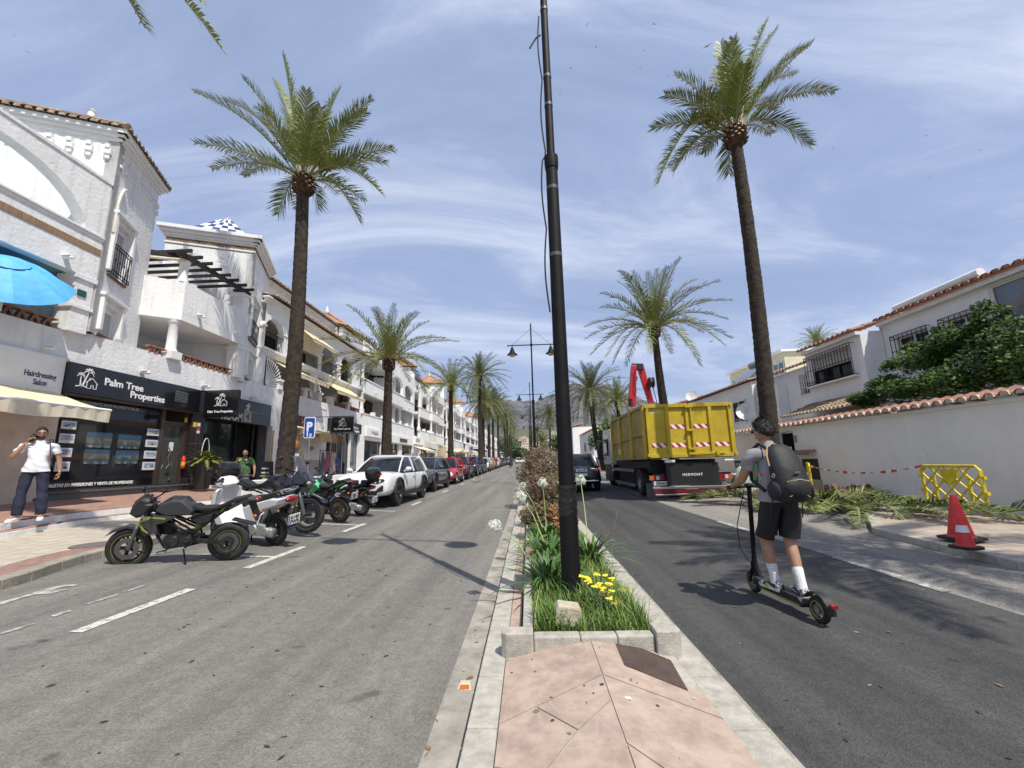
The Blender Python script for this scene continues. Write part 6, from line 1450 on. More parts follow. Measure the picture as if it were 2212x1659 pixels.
 if kind=='suv':
  b=MB();b.smooth=True
  for sy in(-1,1):b.tube([(S['xw1']-.1,sy*yt*.94,H_-.03),(S['xw1']-.25,sy*yt*.93,H_+.035),(S['xr0']+.3,sy*yt*.9,H_+.035),(S['xr0']+.15,sy*yt*.9,H_-.02)],.018,6)
  add('roof_rail',b,chrome)
 b=MB();b.box(-L_-.012,-L_+.03,-.26,.26,S['tailz']-.42,S['tailz']-.31);add('rear_plate',b,plate_w)
 b=MB();b.box(L_-.03,L_+.012,-.26,.26,z0+.20,z0+.31);add('front_plate',b,plate_w)
 return P,S
for k_ in('suv','hatch','sedan'):CARG[k_]=build_car(k_)
def car(kind,label,x,y,rz,paint_,rimm=rim_s,group='parked cars along the left kerb',sc=(1,1,1),z=None,full=True):
 P,S=CARG[kind];t=thing('parked_car',label,'car',(x,y,road(x,y)+.004 if z is None else z),rz,group,scale=sc);objs=[]
 for(nm,me,m,par)in P:
  o=bpy.data.objects.new(nm,me);COL.objects.link(o);o.parent=objs[par]if par is not None else t;objs.append(o)
  if not me.materials:me.materials.append(white_s)
  if m=='PAINT':o.material_slots[0].link='OBJECT';o.material_slots[0].material=paint_
 if full is not None:
  for sx_ in(-1,1):
   for sy in(-1,1):wheel(t,sx_*S['wb'],sy*(S['W']-.115),S['r'],.215,sy,rimm)
 return t
pw_=paintm('white_car_paint',(.72,.72,.72));pg_=paintm('grey_car_paint',(.085,.09,.095),.3);pr_=paintm('red_car_paint',(.42,.012,.015));pdr=paintm('dark_red_car_paint',(.16,.015,.018),.2)
pnv=paintm('navy_car_paint',(.022,.03,.05),.3);pbk=paintm('black_car_paint',(.012,.012,.013));psl=paintm('silver_car_paint',(.38,.38,.38),.6);pby=paintm('cream_car_paint',(.55,.42,.16))
f1=gr(848*K,1093*K);f2=gr(893*K,1075*K)
FA=-PI/2
cx_=-5.08;sc_=(1.07,1.02,1.0)
car('suv','white SUV, first parked car behind the motorcycles',cx_,15.35,FA-.03,pw_,rim_d,sc=(1.08,1.02,1.03))
t=car('suv','charcoal grey SUV parked right behind the white SUV',cx_-.05,21.0,FA-.02,pg_,rim_d,sc=(1.04,1.,.98))
car('hatch','small bright red car with round headlights',cx_+.05,26.3,FA,pr_,rim_s,sc=(1.1,1.05,1.02))
car('suv','dark red SUV parked behind the small red car',cx_,31.3,FA,pdr,rim_d,sc=(1.,.98,1.0))
car('suv','dark navy SUV parked next after the dark red one',cx_+.02,36.6,FA,pnv,rim_s,sc=(1.,.98,1.0))
car('sedan','black car parked behind the navy SUV',cx_,42.0,FA,pbk,rim_s)
car('suv','white SUV farther down, parked behind the black car',cx_,47.4,FA,pw_,rim_s,sc=(1,1,.95))
car('hatch','small cream coloured car showing beside the far white SUV',cx_+.05,52.4,FA,pby,rim_s)
car('sedan','second bright red car, far down the row',cx_,57.4,FA,pr_,rim_s)
car('sedan','white saloon parked behind the far red car',cx_,62.8,FA,pw_)
car('suv','dark red car parked beyond the white saloon',cx_,68.2,FA,pdr)
for i,(pp,nm)in enumerate(((pbk,'black car tenth places down the row'),(pg_,'grey car near the end of the parked row'),(pbk,'black car second from the end of the row'),(psl,'silver car at the very end of the row'),(pw_,'tiny white car beyond the silver one'),(pbk,'tiny dark car beyond the white one'))):
 car('sedan',['black saloon after the far dark red car','grey saloon near the end of the parked row','black saloon third from the end of the row','silver saloon close to the end of the row','tiny white car last but one in the row','tiny dark car closing the row'][i],cx_+.1*i,73.6+5.4*i,FA,pp)
car('sedan','white oncoming car far down the left lane',-2.2,105,FA,pw_,group='moving cars',sc=(1,1,1))
car('sedan','second white oncoming car, farther away in the left lane',-1.9,128,FA,pw_,group='moving cars')
car('sedan','white car turning at the far end of the left lane',-3.0,150,FA+.6,pw_,group='moving cars')
blu=car('suv','dark blue SUV driving away just right of the lamp post',2.35,21.5,PI/2,paintm('dark_teal_car_paint',(.012,.03,.042),.3),rim_d,group='cars in the right lane',sc=(1.02,1.03,1.08))
plate(blu,frame((-2.27,0,.86),(0,-1,0),(0,0,1)),'3732 LYP')
b=MB();b.smooth=True;b.tube([(-2.24,-.72,.42),(-2.27,0,.42),(-2.24,.72,.42)],.03,6);b.build('bumper_trim',chrome,blu)
b=MB();
for s in(-1,1):b.prism([(0,0),(.1,.0),(.16,.38),(.11,.40)],lambda a,c:(-2.16+c*.55,s*(.84-c*.22),.98+c),(0,-s*.07,0))
b.build('tall_tail_light',redlens,blu)
car('sedan','black car ahead of the dark blue SUV in the right lane',2.5,40,PI/2,pbk,group='cars in the right lane')
car('sedan','silver car ahead in the right lane',2.3,33,PI/2,psl,group='cars in the right lane')
car('suv','dark parked car behind the shrubs far ahead',2.6,52,PI/2,pg_,group='cars in the right lane')
car('sedan','white car far ahead in the right lane',2.4,66,PI/2,pw_,group='cars in the right lane')
for o,z_ in((t,0),):
 b=MB()
 for s in(-1,1):
  for k in range(3):b.bar((2.235-.04*k,s*(.60+.055*k),.40),(2.215-.04*k,s*(.54+.055*k),.60),.022,.03)
 b.build('claw_light',lens,o)
 # ---- lorry with yellow skip
sky_y=mat('yellow_skip_paint',(.53,.39,.018),.5,vs=2.2,detail=11,col2=(.40,.28,.02),c2pos=(.3,.6),bump=.15,bs=6)
sky_d=mat('dusty_yellow_skip',(.44,.33,.05),.65,vs=1.8,detail=11,col2=(.24,.19,.09),bump=1,bs=2.2)
redw=None
TX0,TX1,TY0,TY1,TZ0,TZ1=4.06,6.93,14.5,20.3,1.52,3.33
lor=thing('skip_lorry','lorry carrying a big yellow skip with red and white warning stripes','lorry',(5.5,17.5,.1),world=True)
sk=None
skp=thing('skip','yellow steel skip with double rear doors loaded on the lorry','skip',(5.5,14.5,1.5),world=True)
FR_=Fr((TX0,TY0),-90)
def frp(s,z,d=0.):return FR_.p(s,z,d)
WD=TX1-TX0
b=MB();b.box(TX0,TX0+.06,TY0+.06,TY1,TZ0,TZ1-.06);b.box(TX1-.06,TX1,TY0+.06,TY1,TZ0,TZ1-.06);b.box(TX0,TX1,TY1,TY1+.06,TZ0,TZ1-.06);b.box(TX0+.06,TX1-.06,TY0+.06,TY1,TZ0,TZ0+.08);b.build('side_panels',sky_d,skp)
b=MB();sf=NX(TX0)
for y in(14.62,16.5,18.4,20.2):b.box(TX0-.09,TX0-.001,y-.09,y+.09,TZ0+.02,TZ1-.06);b.box(TX1+.001,TX1+.09,y-.09,y+.09,TZ0+.02,TZ1-.06)
b.build('side_ribs',sky_y,skp,bevel=.008)
b=MB();b.box(TX0-.1,TX0-.001,TY0+.1,TY1,TZ0-.02,TZ0+.02);b.box(TX0-.06,TX0+.1,TY0+.06,TY1,TZ1-.06,TZ1+.04);b.box(TX1-.1,TX1+.06,TY0+.06,TY1,TZ1-.06,TZ1+.04)
for(a,c,z)in((14.8,16.35,2.32),(16.65,18.25,2.26),(18.55,20.1,2.22)):b.box(TX0-.05,TX0-.001,a,c,z,z+.16)
b.build('top_rail',sky_d,skp,bevel=.008)
for i,(s0,s1)in enumerate(((0,WD/2-.01),(WD/2+.01,WD))):
 b=MB();FR_.box(b,s0+.02,s1-.02,TZ0+.06,TZ1-.02,-.02,.02);d=b.build('rear_door',sky_y,skp)
 b=MB();
 for(a,c)in((s0,s0+.10),(s1-.10,s1),((s0+s1)/2-.06,(s0+s1)/2+.06)):FR_.box(b,a,c,TZ0+.14,TZ1-.10,.021,.085)
 FR_.box(b,s0,s1,TZ1-.10,TZ1+.02,.019,.09);FR_.box(b,s0,s1,TZ0+.02,TZ0+.14,.019,.09);b.build('door_frame',sky_y,d,bevel=.006)
 rw=MB();
 def stripe(rw,sa,sb,z,h=.145):
  n_=4;w_=(sb-sa)/n_
  for k in range(n_+2):
   x0=sa+(k-1)*w_;x1=x0+w_;sh=.12;P=[]
   poly=[(x0,z),(x1,z),(x1+sh if i else x1+sh,z+h),(x0+sh,z+h)]
   poly=[(min(max(x,sa),sb),zz)for x,zz in[(x0+sh,z),(x1+sh,z),(x1,z+h),(x0,z+h)]]
   if abs(poly[0][0]-poly[1][0])+abs(poly[2][0]-poly[3][0])<.01:continue
   rw.cm=k%2;rw.add([FR_.p(x,zz,.024)for x,zz in poly],[(0,1,2,3)])
 bw=(s1-s0)/2
 stripe(rw,s0+.14,s0+bw-.08,1.88);stripe(rw,s0+bw+.08,s1-.14,1.88)
 if i==0:stripe(rw,s0+bw+.09,s1-.13,2.50)
 else:stripe(rw,s0+.13,s0+bw-.09,2.50)
 rw.build('warning_stripes',[mat('stripe_red',(.50,.015,.02),.4,var=.05),mat('stripe_white',(.78,.78,.76),.4,var=.05)],d)
b=MB();b.smooth=True
b.tube([frp(WD/2+.06,1.7,.13),frp(WD/2+.06,3.3,.13)],.022,8);b.tube([frp(WD/2+.1,1.66,.13),frp(WD-.35,1.70,.13)],.016,6)
b.smooth=False
for z in(1.62,1.78,2.4,3.2):FR_.box(b,WD/2-.12,WD/2+.14,z,z+.07,.09,.16)
for s_ in(.0,WD-.0):
 for z in(1.58,3.22):FR_.box(b,s_-.05,s_+.05,z,z+.10,.05,.13)
FR_.box(b,WD*.77,WD*.80,1.58,1.75,.09,.15)
b.build('door_lock',sky_y,skp,bevel=.005)
text('HERMONT',.075,frame(frp(.17,3.05,.022),(1,0,0),(0,0,1)),letterw,skp,'lettering',.001)
b=MB();b.box(TX0-.004,TX0-.001,18.75,19.15,1.75,2.0);b.build('white_sticker',mat('sticker_white',(.7,.7,.7),.5),skp)
chas=mat('lorry_black_chassis',(.013,.013,.014),.5,var=.3);LX0,LX1=4.15,6.75
b=MB();b.box(4.9,5.05,14.7,23,.75,1.1);b.box(5.95,6.1,14.7,23,.75,1.1);b.box(4.9,6.1,14.75,23.2,1.12,1.40);b.box(4.3,6.6,15.3,20.9,1.02,1.47);b.box(4.75,6.2,14.9,20.9,.6,1.02);b.build('chassis',chas,lor,bevel=.01)
b=MB();b.box(4.62,6.35,14.52,14.62,.62,1.36);b.box(4.2,4.7,14.66,14.76,.80,1.02);b.box(6.3,6.8,14.66,14.76,.80,1.02);b.build('tail_board',chas,lor,bevel=.01)
text('HERMONT',.12,frame((5.47,14.515,.93),(1,0,0),(0,0,1)),letterw,lor,'lettering',.002,.001,'CENTER',spacing=1.25)
b=MB();b.box(4.10,6.80,14.42,14.52,.52,.60);b.box(4.14,6.82,14.36,14.50,.32,.37);b.build('bumper_bar',chrome,lor,bevel=.01)
b=MB();b.box(4.12,6.80,14.41,14.50,.40,.50);b.build('red_reflector_bar',mat('dark_red_reflector',(.16,.008,.018),.3,var=.1),lor)
for s,x in((-1,4.06),(1,6.34)):
 b=MB();b.box(x,x+.46,14.60,14.68,.80,.96);o=b.build('tail_light',redlens,lor,bevel=.01);b=MB();b.box(x+(.0 if s<0 else .33),x+(.13 if s<0 else .46),14.585,14.60,.81,.95);b.build('amber_lens',amber,o)
 b=MB();b.box(x+.22,x+.32,14.582,14.60,.82,.94);b.build('reversing_lens',lens,o)
plate(lor,frame((4.42,14.585,.70),(1,0,0),(0,0,1)),'1598 MGY',.55,.13)
for i,x in enumerate((4.75,6.7)):
 b=MB();b.smooth=True;b.tube([(x-.16,14.5,1.42),(x+.16,14.5,1.42)],.055,12);b.build('work_lamp',white_s,lor)
for x in(4.02,6.28):
 b=MB();b.smooth=True;b.lathe([(.60,-.30),(.60,.30)],(x+.33,16.0,.60),24,'x',0.1,PI-.1);b.build('mudguard',chas,lor)
 for yy in(0,):
  wb=MB();wb.smooth=True;wb.lathe([(.28,-.29),(.46,-.29),(.50,-.24),(.50,.24),(.46,.29),(.28,.29)],(x+.33,16.0,.50+road(5.5,16)),30,'x');o=wb.build('wheel',rubber,lor)
  wb=MB();wb.smooth=True;s=-1 if x<5 else 1;wb.lathe([(.29,s*.26),(.27,s*.16),(.15,s*.14),(.13,s*.25),(0,s*.26)],(x+.33,16.0,.50+road(5.5,16)),24,'x');wb.build('rim',alu,o)
for x in(4.3,6.6):
 wb=MB();wb.smooth=True;wb.lathe([(.28,-.15),(.46,-.15),(.50,-.12),(.50,.12),(.46,.15),(.28,.15)],(x,21.9,.50+road(5.5,21.9)),30,'x');o=wb.build('wheel',rubber,lor)
 wb=MB();wb.smooth=True;s=-1 if x<5 else 1;wb.lathe([(.29,s*.12),(.2,s*.05),(0,s*.1)],(x,21.9,.50+road(5.5,21.9)),24,'x');wb.build('rim',alu,o)
b=MB();b.box(4.08,4.85,15.15,15.17,.18,.68);b.box(6.15,6.85,15.15,15.17,.18,.68);b.build('mud_flap',mat('grey_mud_flap',(.16,.16,.16),.7),lor)
b=MB();b.box(4.1,4.14,16.9,20.6,1.02,1.14);b.box(4.1,4.14,16.9,20.6,.46,.58);b.build('side_guard',alu,lor,bevel=.008)
b=MB();b.box(4.3,4.85,17.2,20.4,.5,1.05);b.build('side_tank',chas,lor,bevel=.03)
b=MB()
for k in range(5):b.cm=k%2;b.box(4.08,4.10,20.75,20.95,.9+k*.1,1.0+k*.1)
b.build('side_marker',[MATS['stripe_red'],MATS['stripe_white']],lor)
b=MB();b.prism([(20.98,.5),(23.1,.5),(23.1,1.28),(20.98,1.28)],lambda y,z:(4.12,y,z),(2.52,0,0));b.build('cab_base',chas,lor,bevel=.03)
b=MB();b.prism([(20.95,1.28),(23.15,1.28),(23.2,2.3),(23.0,3.05),(21.0,3.05)],lambda y,z:(4.08,y,z),(2.6,0,0));cab=b.build('cab',mat('white_cab_paint',(.62,.62,.62),.35,coat=.4),lor,bevel=.05)
b=MB();b.box(4.06,4.078,21.6,22.9,1.75,2.6);b.build('side_window',glassd,cab)
b=MB();b.box(3.70,3.9,22.6,22.9,1.55,2.55);b.bar((3.85,22.7,2.5),(4.1,22.7,2.6),.04,.04);b.bar((3.85,22.7,1.65),(4.1,22.7,1.6),.04,.04);b.build('mirror',blackmatt,cab,bevel=.02)
crr=mat('red_crane_paint',(.48,.012,.018),.4,var=.12,vs=3);CY_=20.7
ct=lambda a,c,y=CY_:gy(2300+a*.3917,1350+c*.3917,y)
cr_=MB();cr_.bar(ct(478,640),ct(498,230),.36,.34,(0,1,0),.24,.26);A1=cr_.build('crane_arm',crr,lor,bevel=.015)
cr_=MB();cr_.bar(ct(560,228,CY_+.3),ct(672,600,CY_+.3),.30,.28,(0,1,0),.26,.24);cr_.build('crane_arm',crr,lor,bevel=.015)
cr_=MB();cr_.bar(ct(480,240,CY_+.15),ct(590,240,CY_+.15),.3,.22,(0,1,0));cr_.tube([ct(530,340),ct(500,430)],.05,8);cr_.tube([ct(520,240,CY_-.1),ct(520,260,CY_+.5)],.12,12);cr_.build('crane_joint',blackmatt,lor,bevel=.01)
cr_=MB();cr_.smooth=True;p=ct(672,400,CY_-.1);cr_.lathe([(0,-.1),(.26,-.1),(.28,-.05),(.2,-.02),(.2,.05),(.28,.08),(.26,.12),(0,.12)],p,22,'x');cr_.build('hose_reel',blackmatt,lor)
cr_=MB();cr_.tube([ct(690,440),ct(735,610)],.02,6);cr_.tube([ct(515,260,CY_-.25),ct(505,440,CY_-.25),ct(525,500,CY_-.25)],.022,6);cr_.tube([ct(465,560,CY_-.2),ct(470,640,CY_-.2)],.1,8);cr_.build('hydraulic_hose',blackmatt,lor)
cr_=MB();cr_.box(5.0,5.8,20.45,20.95,1.4,3.6);cr_.build('crane_base',crr,lor,bevel=.02)
# ==== motorcycles
yel_acc=mat('lime_yellow_accent',(.28,.31,.03),.5,var=0);silv=mat('satin_grey_tank',(.06,.062,.064),.35,.5,var=.03,coat=.4);engm=mat('engine_dark_metal',(.05,.05,.05),.45,.7,var=.4,vs=12)
seatm=mat('black_vinyl_seat',(.015,.015,.016),.5,var=.2,bump=.1,bs=80);smoke=mat('smoked_screen',(.05,.045,.06),.08,var=0,spec=.8,alpha=.75);gold=mat('bronze_rim',(.30,.19,.07),.4,.7,var=0)
whp=mat('white_scooter_plastic',(.70,.70,.69),.25,var=.02,coat=.5);blp=mat('black_bike_paint',(.010,.010,.014),.15,var=0,coat=.7);grn=mat('metallic_green_paint',(.005,.17,.065),.2,.35,var=.03,coat=.8);grm=mat('grey_bike_frame',(.12,.125,.12),.4,.5,var=.1)
casting=mat('cast_aluminium',(.45,.45,.44),.45,.6,var=.15)
def mwheel(t,x,r,w,rimm,spoke=6,disc=True,wire=False,stripe=None):
 b=MB();b.smooth=True;b.torus((x,0,r),r-w*.5,w*.5,'y',36,10,.95);
 b.smooth=False
 for k in range(40 if wire else 0):
  a=2*PI*k/40;b.bar((x+(r-.004)*math.cos(a),-w*.3,r+(r-.004)*math.sin(a)),(x+(r-.004)*math.cos(a+.03),w*.3,r+(r-.004)*math.sin(a+.03)),.02,.012,(math.cos(a),0,math.sin(a)))
 o=b.build('wheel',rubber,t)
 b=MB();b.smooth=True;rr=r-w*.95
 b.lathe([(rr+.012,-w*.33),(rr-.014,-w*.36),(rr-.034,0),(rr-.014,w*.36),(rr+.012,w*.33)],(x,0,r),36,'y');b.tube([(x,-.09,r),(x,.09,r)],.028,10);b.smooth=False
 if wire:
  for k in range(28):a=2*PI*k/28;b.tube([(x+.03*math.cos(a+.4),(.04 if k%2 else-.04),r+.03*math.sin(a+.4)),(x+rr*math.cos(a),0,r+rr*math.sin(a))],.0022,4,cap=False)
 else:
  for k in range(spoke):a=2*PI*k/spoke;b.bar((x+.02*math.cos(a),0,r+.02*math.sin(a)),(x+rr*math.cos(a+.16),0,r+rr*math.sin(a+.16)),.03,.024,(0,1,0),.018,.03);b.bar((x+.02*math.cos(a),0,r+.02*math.sin(a)),(x+rr*math.cos(a-.16),0,r+rr*math.sin(a-.16)),.02,.02,(0,1,0),.014,.024)
 b.build('rim',rimm,o)
 if stripe:
  b=MB();
  for s in(-1,1):b.lathe([(rr+.006,s*(w*.37)),(rr+.011,s*(w*.375))],(x,0,r),40,'y')
  b.build('rim_tape',stripe,o)
 if disc:b=MB();b.lathe([(r*.30,.066),(r*.52,.066),(r*.52,.071),(r*.30,.071),(r*.30,.066)],(x,0,r),28,'y');b.build('brake_disc',mat('dark_steel_disc',(.16,.155,.15),.4,.7),o)
 return o
def P_(t,name,outline,w,m,inset=.025,yc=0,edge=.6,bevel=.004,parent=None):
 b=MB();b.puff(outline,w,inset,yc,edge);return b.build(name,m,parent or t,bevel=bevel,fixn=True)
def mirror(t,x,y,z,base):
 b=MB();b.smooth=True;b.tube([base,(x-.02,y,z-.09),(x,y,z-.03)],.007,6);b.ell((x,y,z),(.028,.062,.042),12,8);b.build('mirror',blackmatt,t)
def bars(t,x,z,w=.36,up=.0,rise=.05):
 b=MB();b.smooth=True;b.tube([(x-.12,-w,z+rise),(x-.05,-w*.6,z+rise),(x,-.12,z),(x,.12,z),(x-.05,w*.6,z+rise),(x-.12,w,z+rise)],.011,8);o=b.build('handlebar',blackmetal,t)
 b=MB();b.smooth=True
 for s in(-1,1):b.tube([(x-.06,s*w*.62,z+rise),(x-.13,s*(w+.02),z+rise)],.017,8);b.tube([(x,s*w*.55,z+rise+.01),(x+.05,s*w*.75,z+rise-.01),(x-.02,s*(w*.98),z+rise-.02)],.006,5);b.ell((x-.03,s*w*.5,z+rise+.02),(.03,.03,.025),8,6)
 b.build('grip',rubber,o);return o
def root_moto(label,contact,heading,lean,other=None):
 t=thing('motorcycle',label,'motorcycle',contact,heading);t.rotation_euler=(lean,0,heading);return t
def fork(t,xa,za,xt,zt,m=chrome,r=.021):
 b=MB();b.smooth=True
 for s in(-1,1):b.tube([(xa-.03,s*.085,za),(xa+(xt-xa)*.45,s*.085,za+(zt-za)*.45)],r*1.35,8)
 o=b.build('fork',grm,t)
 b=MB();b.smooth=True
 for s in(-1,1):b.tube([(xa+(xt-xa)*.45,s*.085,za+(zt-za)*.45),(xt,s*.085,zt)],r*.95,8)
 b.smooth=False;b.box(xt-.05,xt+.04,-.12,.12,zt-.03,zt);b.box(xt-.0+.0,xt+.09,-.11,.11,zt-.22,zt-.19);b.build('fork_tubes',m,o)
def engine(t,cx=.02,cz=.42):
 b=MB();b.puff([(cx-.22,cz-.10),(cx+.16,cz-.14),(cx+.24,cz-.02),(cx+.14,cz+.10),(cx-.16,cz+.12),(cx-.26,cz+.02)],.13,.03);b.smooth=True
 for s in(-1,1):b.lathe([(0,s*.15),(.075,s*.15),(.09,s*.12)],(cx+.05,0,cz-.01),18,'y');b.lathe([(0,s*.145),(.05,s*.145),(.062,s*.12)],(cx-.13,0,cz),16,'y')
 b.smooth=False
 for k in range(8):b.box(cx+.05+k*.010,cx+.23+k*.010,-.085,.085,cz+.10+k*.020,cz+.108+k*.020)
 b.puff([(cx+.07,cz+.08),(cx+.20,cz+.08),(cx+.28,cz+.28),(cx+.12,cz+.28)],.07,.01);b.build('engine',engm,t,bevel=.004)
 b=MB();b.smooth=True;b.tube([(cx+.24,-.03,cz+.16),(cx+.32,-.05,cz+.02),(cx+.26,-.09,cz-.15),(cx-.05,-.13,cz-.16),(cx-.35,-.16,cz-.10)],.019,8);b.tube([(cx-.35,-.16,cz-.10),(cx-.75,-.19,cz+.06)],[.035,.048],10);b.build('exhaust',engm,t)
def trellis(t,pts,r=.014,m=blackmetal):
 b=MB();b.smooth=True
 for a,c in pts:
  for s in(-1,1):b.tube([(a[0],s*a[1],a[2]),(c[0],s*c[1],c[2])],r,6)
 return b.build('frame',m,t)
def naked(label,contact_r,heading,lean,tankm,accent,platetxt,rimm,seatz=.82,hero=False):
 t=root_moto(label,contact_r,heading,lean);WB=1.34;r=.305
 mwheel(t,WB,r,.105,rimm,5,stripe=accent if hero else None);mwheel(t,0,r,.135,rimm,5,stripe=accent if hero else None)
 fork(t,WB,r,WB-.27,.98)
 P_(t,'front_mudguard',[(WB-.20,.60),(WB+.02,.655),(WB+.20,.60),(WB+.30,.50),(WB+.20,.555),(WB+.02,.62),(WB-.14,.57),(WB-.22,.47),(WB-.26,.48)],.065,tankm,.005)
 engine(t,WB*.5,.40)
 trellis(t,[((WB-.28,.05,.92),(WB*.5-.20,.14,.55)),((WB-.30,.05,.80),(WB*.5+.25,.13,.45)),((WB*.5-.20,.14,.55),(WB*.5-.26,.14,.34)),((WB-.30,.05,.86),(WB*.5-.1,.15,.72)),((WB*.5-.1,.15,.72),(-.05,.12,.92)),((WB*.5-.24,.14,.52),(-.0,.12,.86)),((WB*.5+.12,.15,.68),(WB*.5-.16,.15,.52))],.016)
 b=MB();
 for s in(-1,1):b.bar((WB*.5-.22,s*.10,.38),(0,s*.105,r),.045,.07,(0,0,1),.03,.045)
 b.box(WB*.5-.30,WB*.5-.2,-.10,.10,.34,.44);b.build('swingarm',engm,t,bevel=.006)
 b=MB();b.smooth=True;b.tube([(WB*.5-.2,0,.46),(WB*.5-.32,0,.78)],.03,8)
 for k in range(7):b.torus((WB*.5-.21-k*.014,0,.50+k*.037),.042,.007,'z',14,5)
 b.build('shock_absorber',accent or chrome,t)
 b=MB();b.bar((WB*.5-.15,.125,.40),(0.0,.125,r+.0),.012,.05);b.lathe([(.05,.115),(.095,.115),(.095,.125),(.05,.125)],(0,0,r),24,'y');b.build('chain',engm,t)
 P_(t,'tank',[(.46,.77),(.86,.76),(1.0,.86),(.95,.97),(.78,1.05),(.60,1.04),(.50,.93),(.43,.84)],.155,tankm,.05,edge=.45,bevel=.012)
 P_(t,'tank_top',[(.52,.95),(.60,1.05),(.80,1.065),(.90,1.0),(.80,.99),(.62,.98)],.085,blackmatt,.02)
 if hero:
  P_(t,'side_shroud',[(.66,.78),(1.0,.82),(1.18,.72),(1.02,.54),(.90,.50),(.93,.66),(.80,.70)],.185,tankm,.03)
  b=MB()
  for s in(-1,1):b.prism([(.80,.765),(1.02,.80),(1.16,.725),(1.13,.712),(1.0,.775),(.82,.745)],lambda a,c:(a,s*.186,c),(0,s*.003,0));b.prism([(1.16,.72),(1.10,.60),(1.03,.545),(1.02,.56),(1.08,.62),(1.13,.71)],lambda a,c:(a,s*.184,c),(0,s*.003,0));b.prism([(-.18,.985),(.06,.85),(.08,.80),(.10,.80),(.08,.87),(-.16,1.0)],lambda a,c:(a,s*.112,c),(0,s*.003,0))
  b.build('accent_stripes',accent,t)
 else:P_(t,'side_shroud',[(.50,.80),(.98,.84),(1.02,.74),(.80,.58),(.62,.66)],.175,tankm,.03)
 P_(t,'side_panel',[(.16,.80),(.48,.80),(.52,.70),(.36,.60),(.22,.66)],.14,blackmatt,.03)
 P_(t,'seat',[(-.30,1.0),(-.28,1.045),(-.06,1.0),(.06,.915),(.20,.865),(.42,.88),(.50,.93),(.50,.85),(.20,.80),(.04,.86),(-.10,.94)],.12,seatm,.03,edge=.5,bevel=.008)
 P_(t,'tail',[(-.36,1.0),(-.30,1.02),(-.05,.93),(.10,.83),(.30,.80),(.30,.73),(.02,.80),(-.22,.93),(-.40,.97)],.11,tankm if hero else blackmatt,.03)
 if not hero:P_(t,'tail_cover',[(-.30,.98),(.12,.86),(.22,.80),(.10,.80),(-.26,.93)],.125,tankm,.02)
 b=MB();b.smooth=True;b.ell((-.39,0,.975),(.05,.085,.032),12,8);b.build('tail_light',redlens,t)
 b=MB();b.bar((-.30,0,.95),(-.42,0,.62),.03,.1,(1,0,0));b.bar((-.05,0,.66),(-.36,0,.56),.14,.02);ph=b.build('plate_holder',blackmatt,t)
 plate(t,frame((-.445,0,.64),(0,-1,0),(-.25,0,.97)),platetxt,.21,.155,True)
 b=MB();b.smooth=True
 for s in(-1,1):b.ell((-.40,s*.15,.72),(.028,.03,.028),10,7)
 b.build('indicator',amber,t)
 P_(t,'headlight_cowl',[(1.10,.80),(1.24,.76),(1.33,.83),(1.29,.97),(1.17,1.08),(1.05,1.04),(1.02,.90)],.12,blackmatt if hero else tankm,.04,bevel=.01)
 b=MB();b.smooth=True;b.ell((1.27,0,.86),(.055,.085,.075),14,9);b.build('headlight',lens,t)
 if hero:P_(t,'small_screen',[(1.14,1.06),(1.27,.98),(1.28,1.01),(1.15,1.12)],.085,smoke,.01)
 bars(t,1.04,1.05,.34);mirror(t,1.02,.37,1.26,(.96,.26,1.11));mirror(t,1.02,-.37,1.26,(.96,-.26,1.11))
 b=MB();b.smooth=True;b.tube([(WB*.5-.1,.14,.27),(WB*.5-.20,.26,-.02 if lean<0 else .0)],.012,6);b.tube([(WB*.5-.16,.12,.32),(WB*.5-.16,.25,.32)],.013,6);b.tube([(WB*.5-.16,-.12,.32),(WB*.5-.16,-.25,.32)],.013,6);b.tube([(WB*.5+.1,.13,.28),(WB*.5+.24,.17,.25)],.009,5);b.build('side_stand',blackmetal,t)
 b=MB();b.smooth=True
 for i in range(3):b.tube([(1.0-.01*i,.05-.04*i,1.04),(1.16,.08-.05*i,.98),(1.14,.03*i-.02,.80),(.95,.05,.74)],.006,5)
 b.build('cables',blackmatt,t);return t
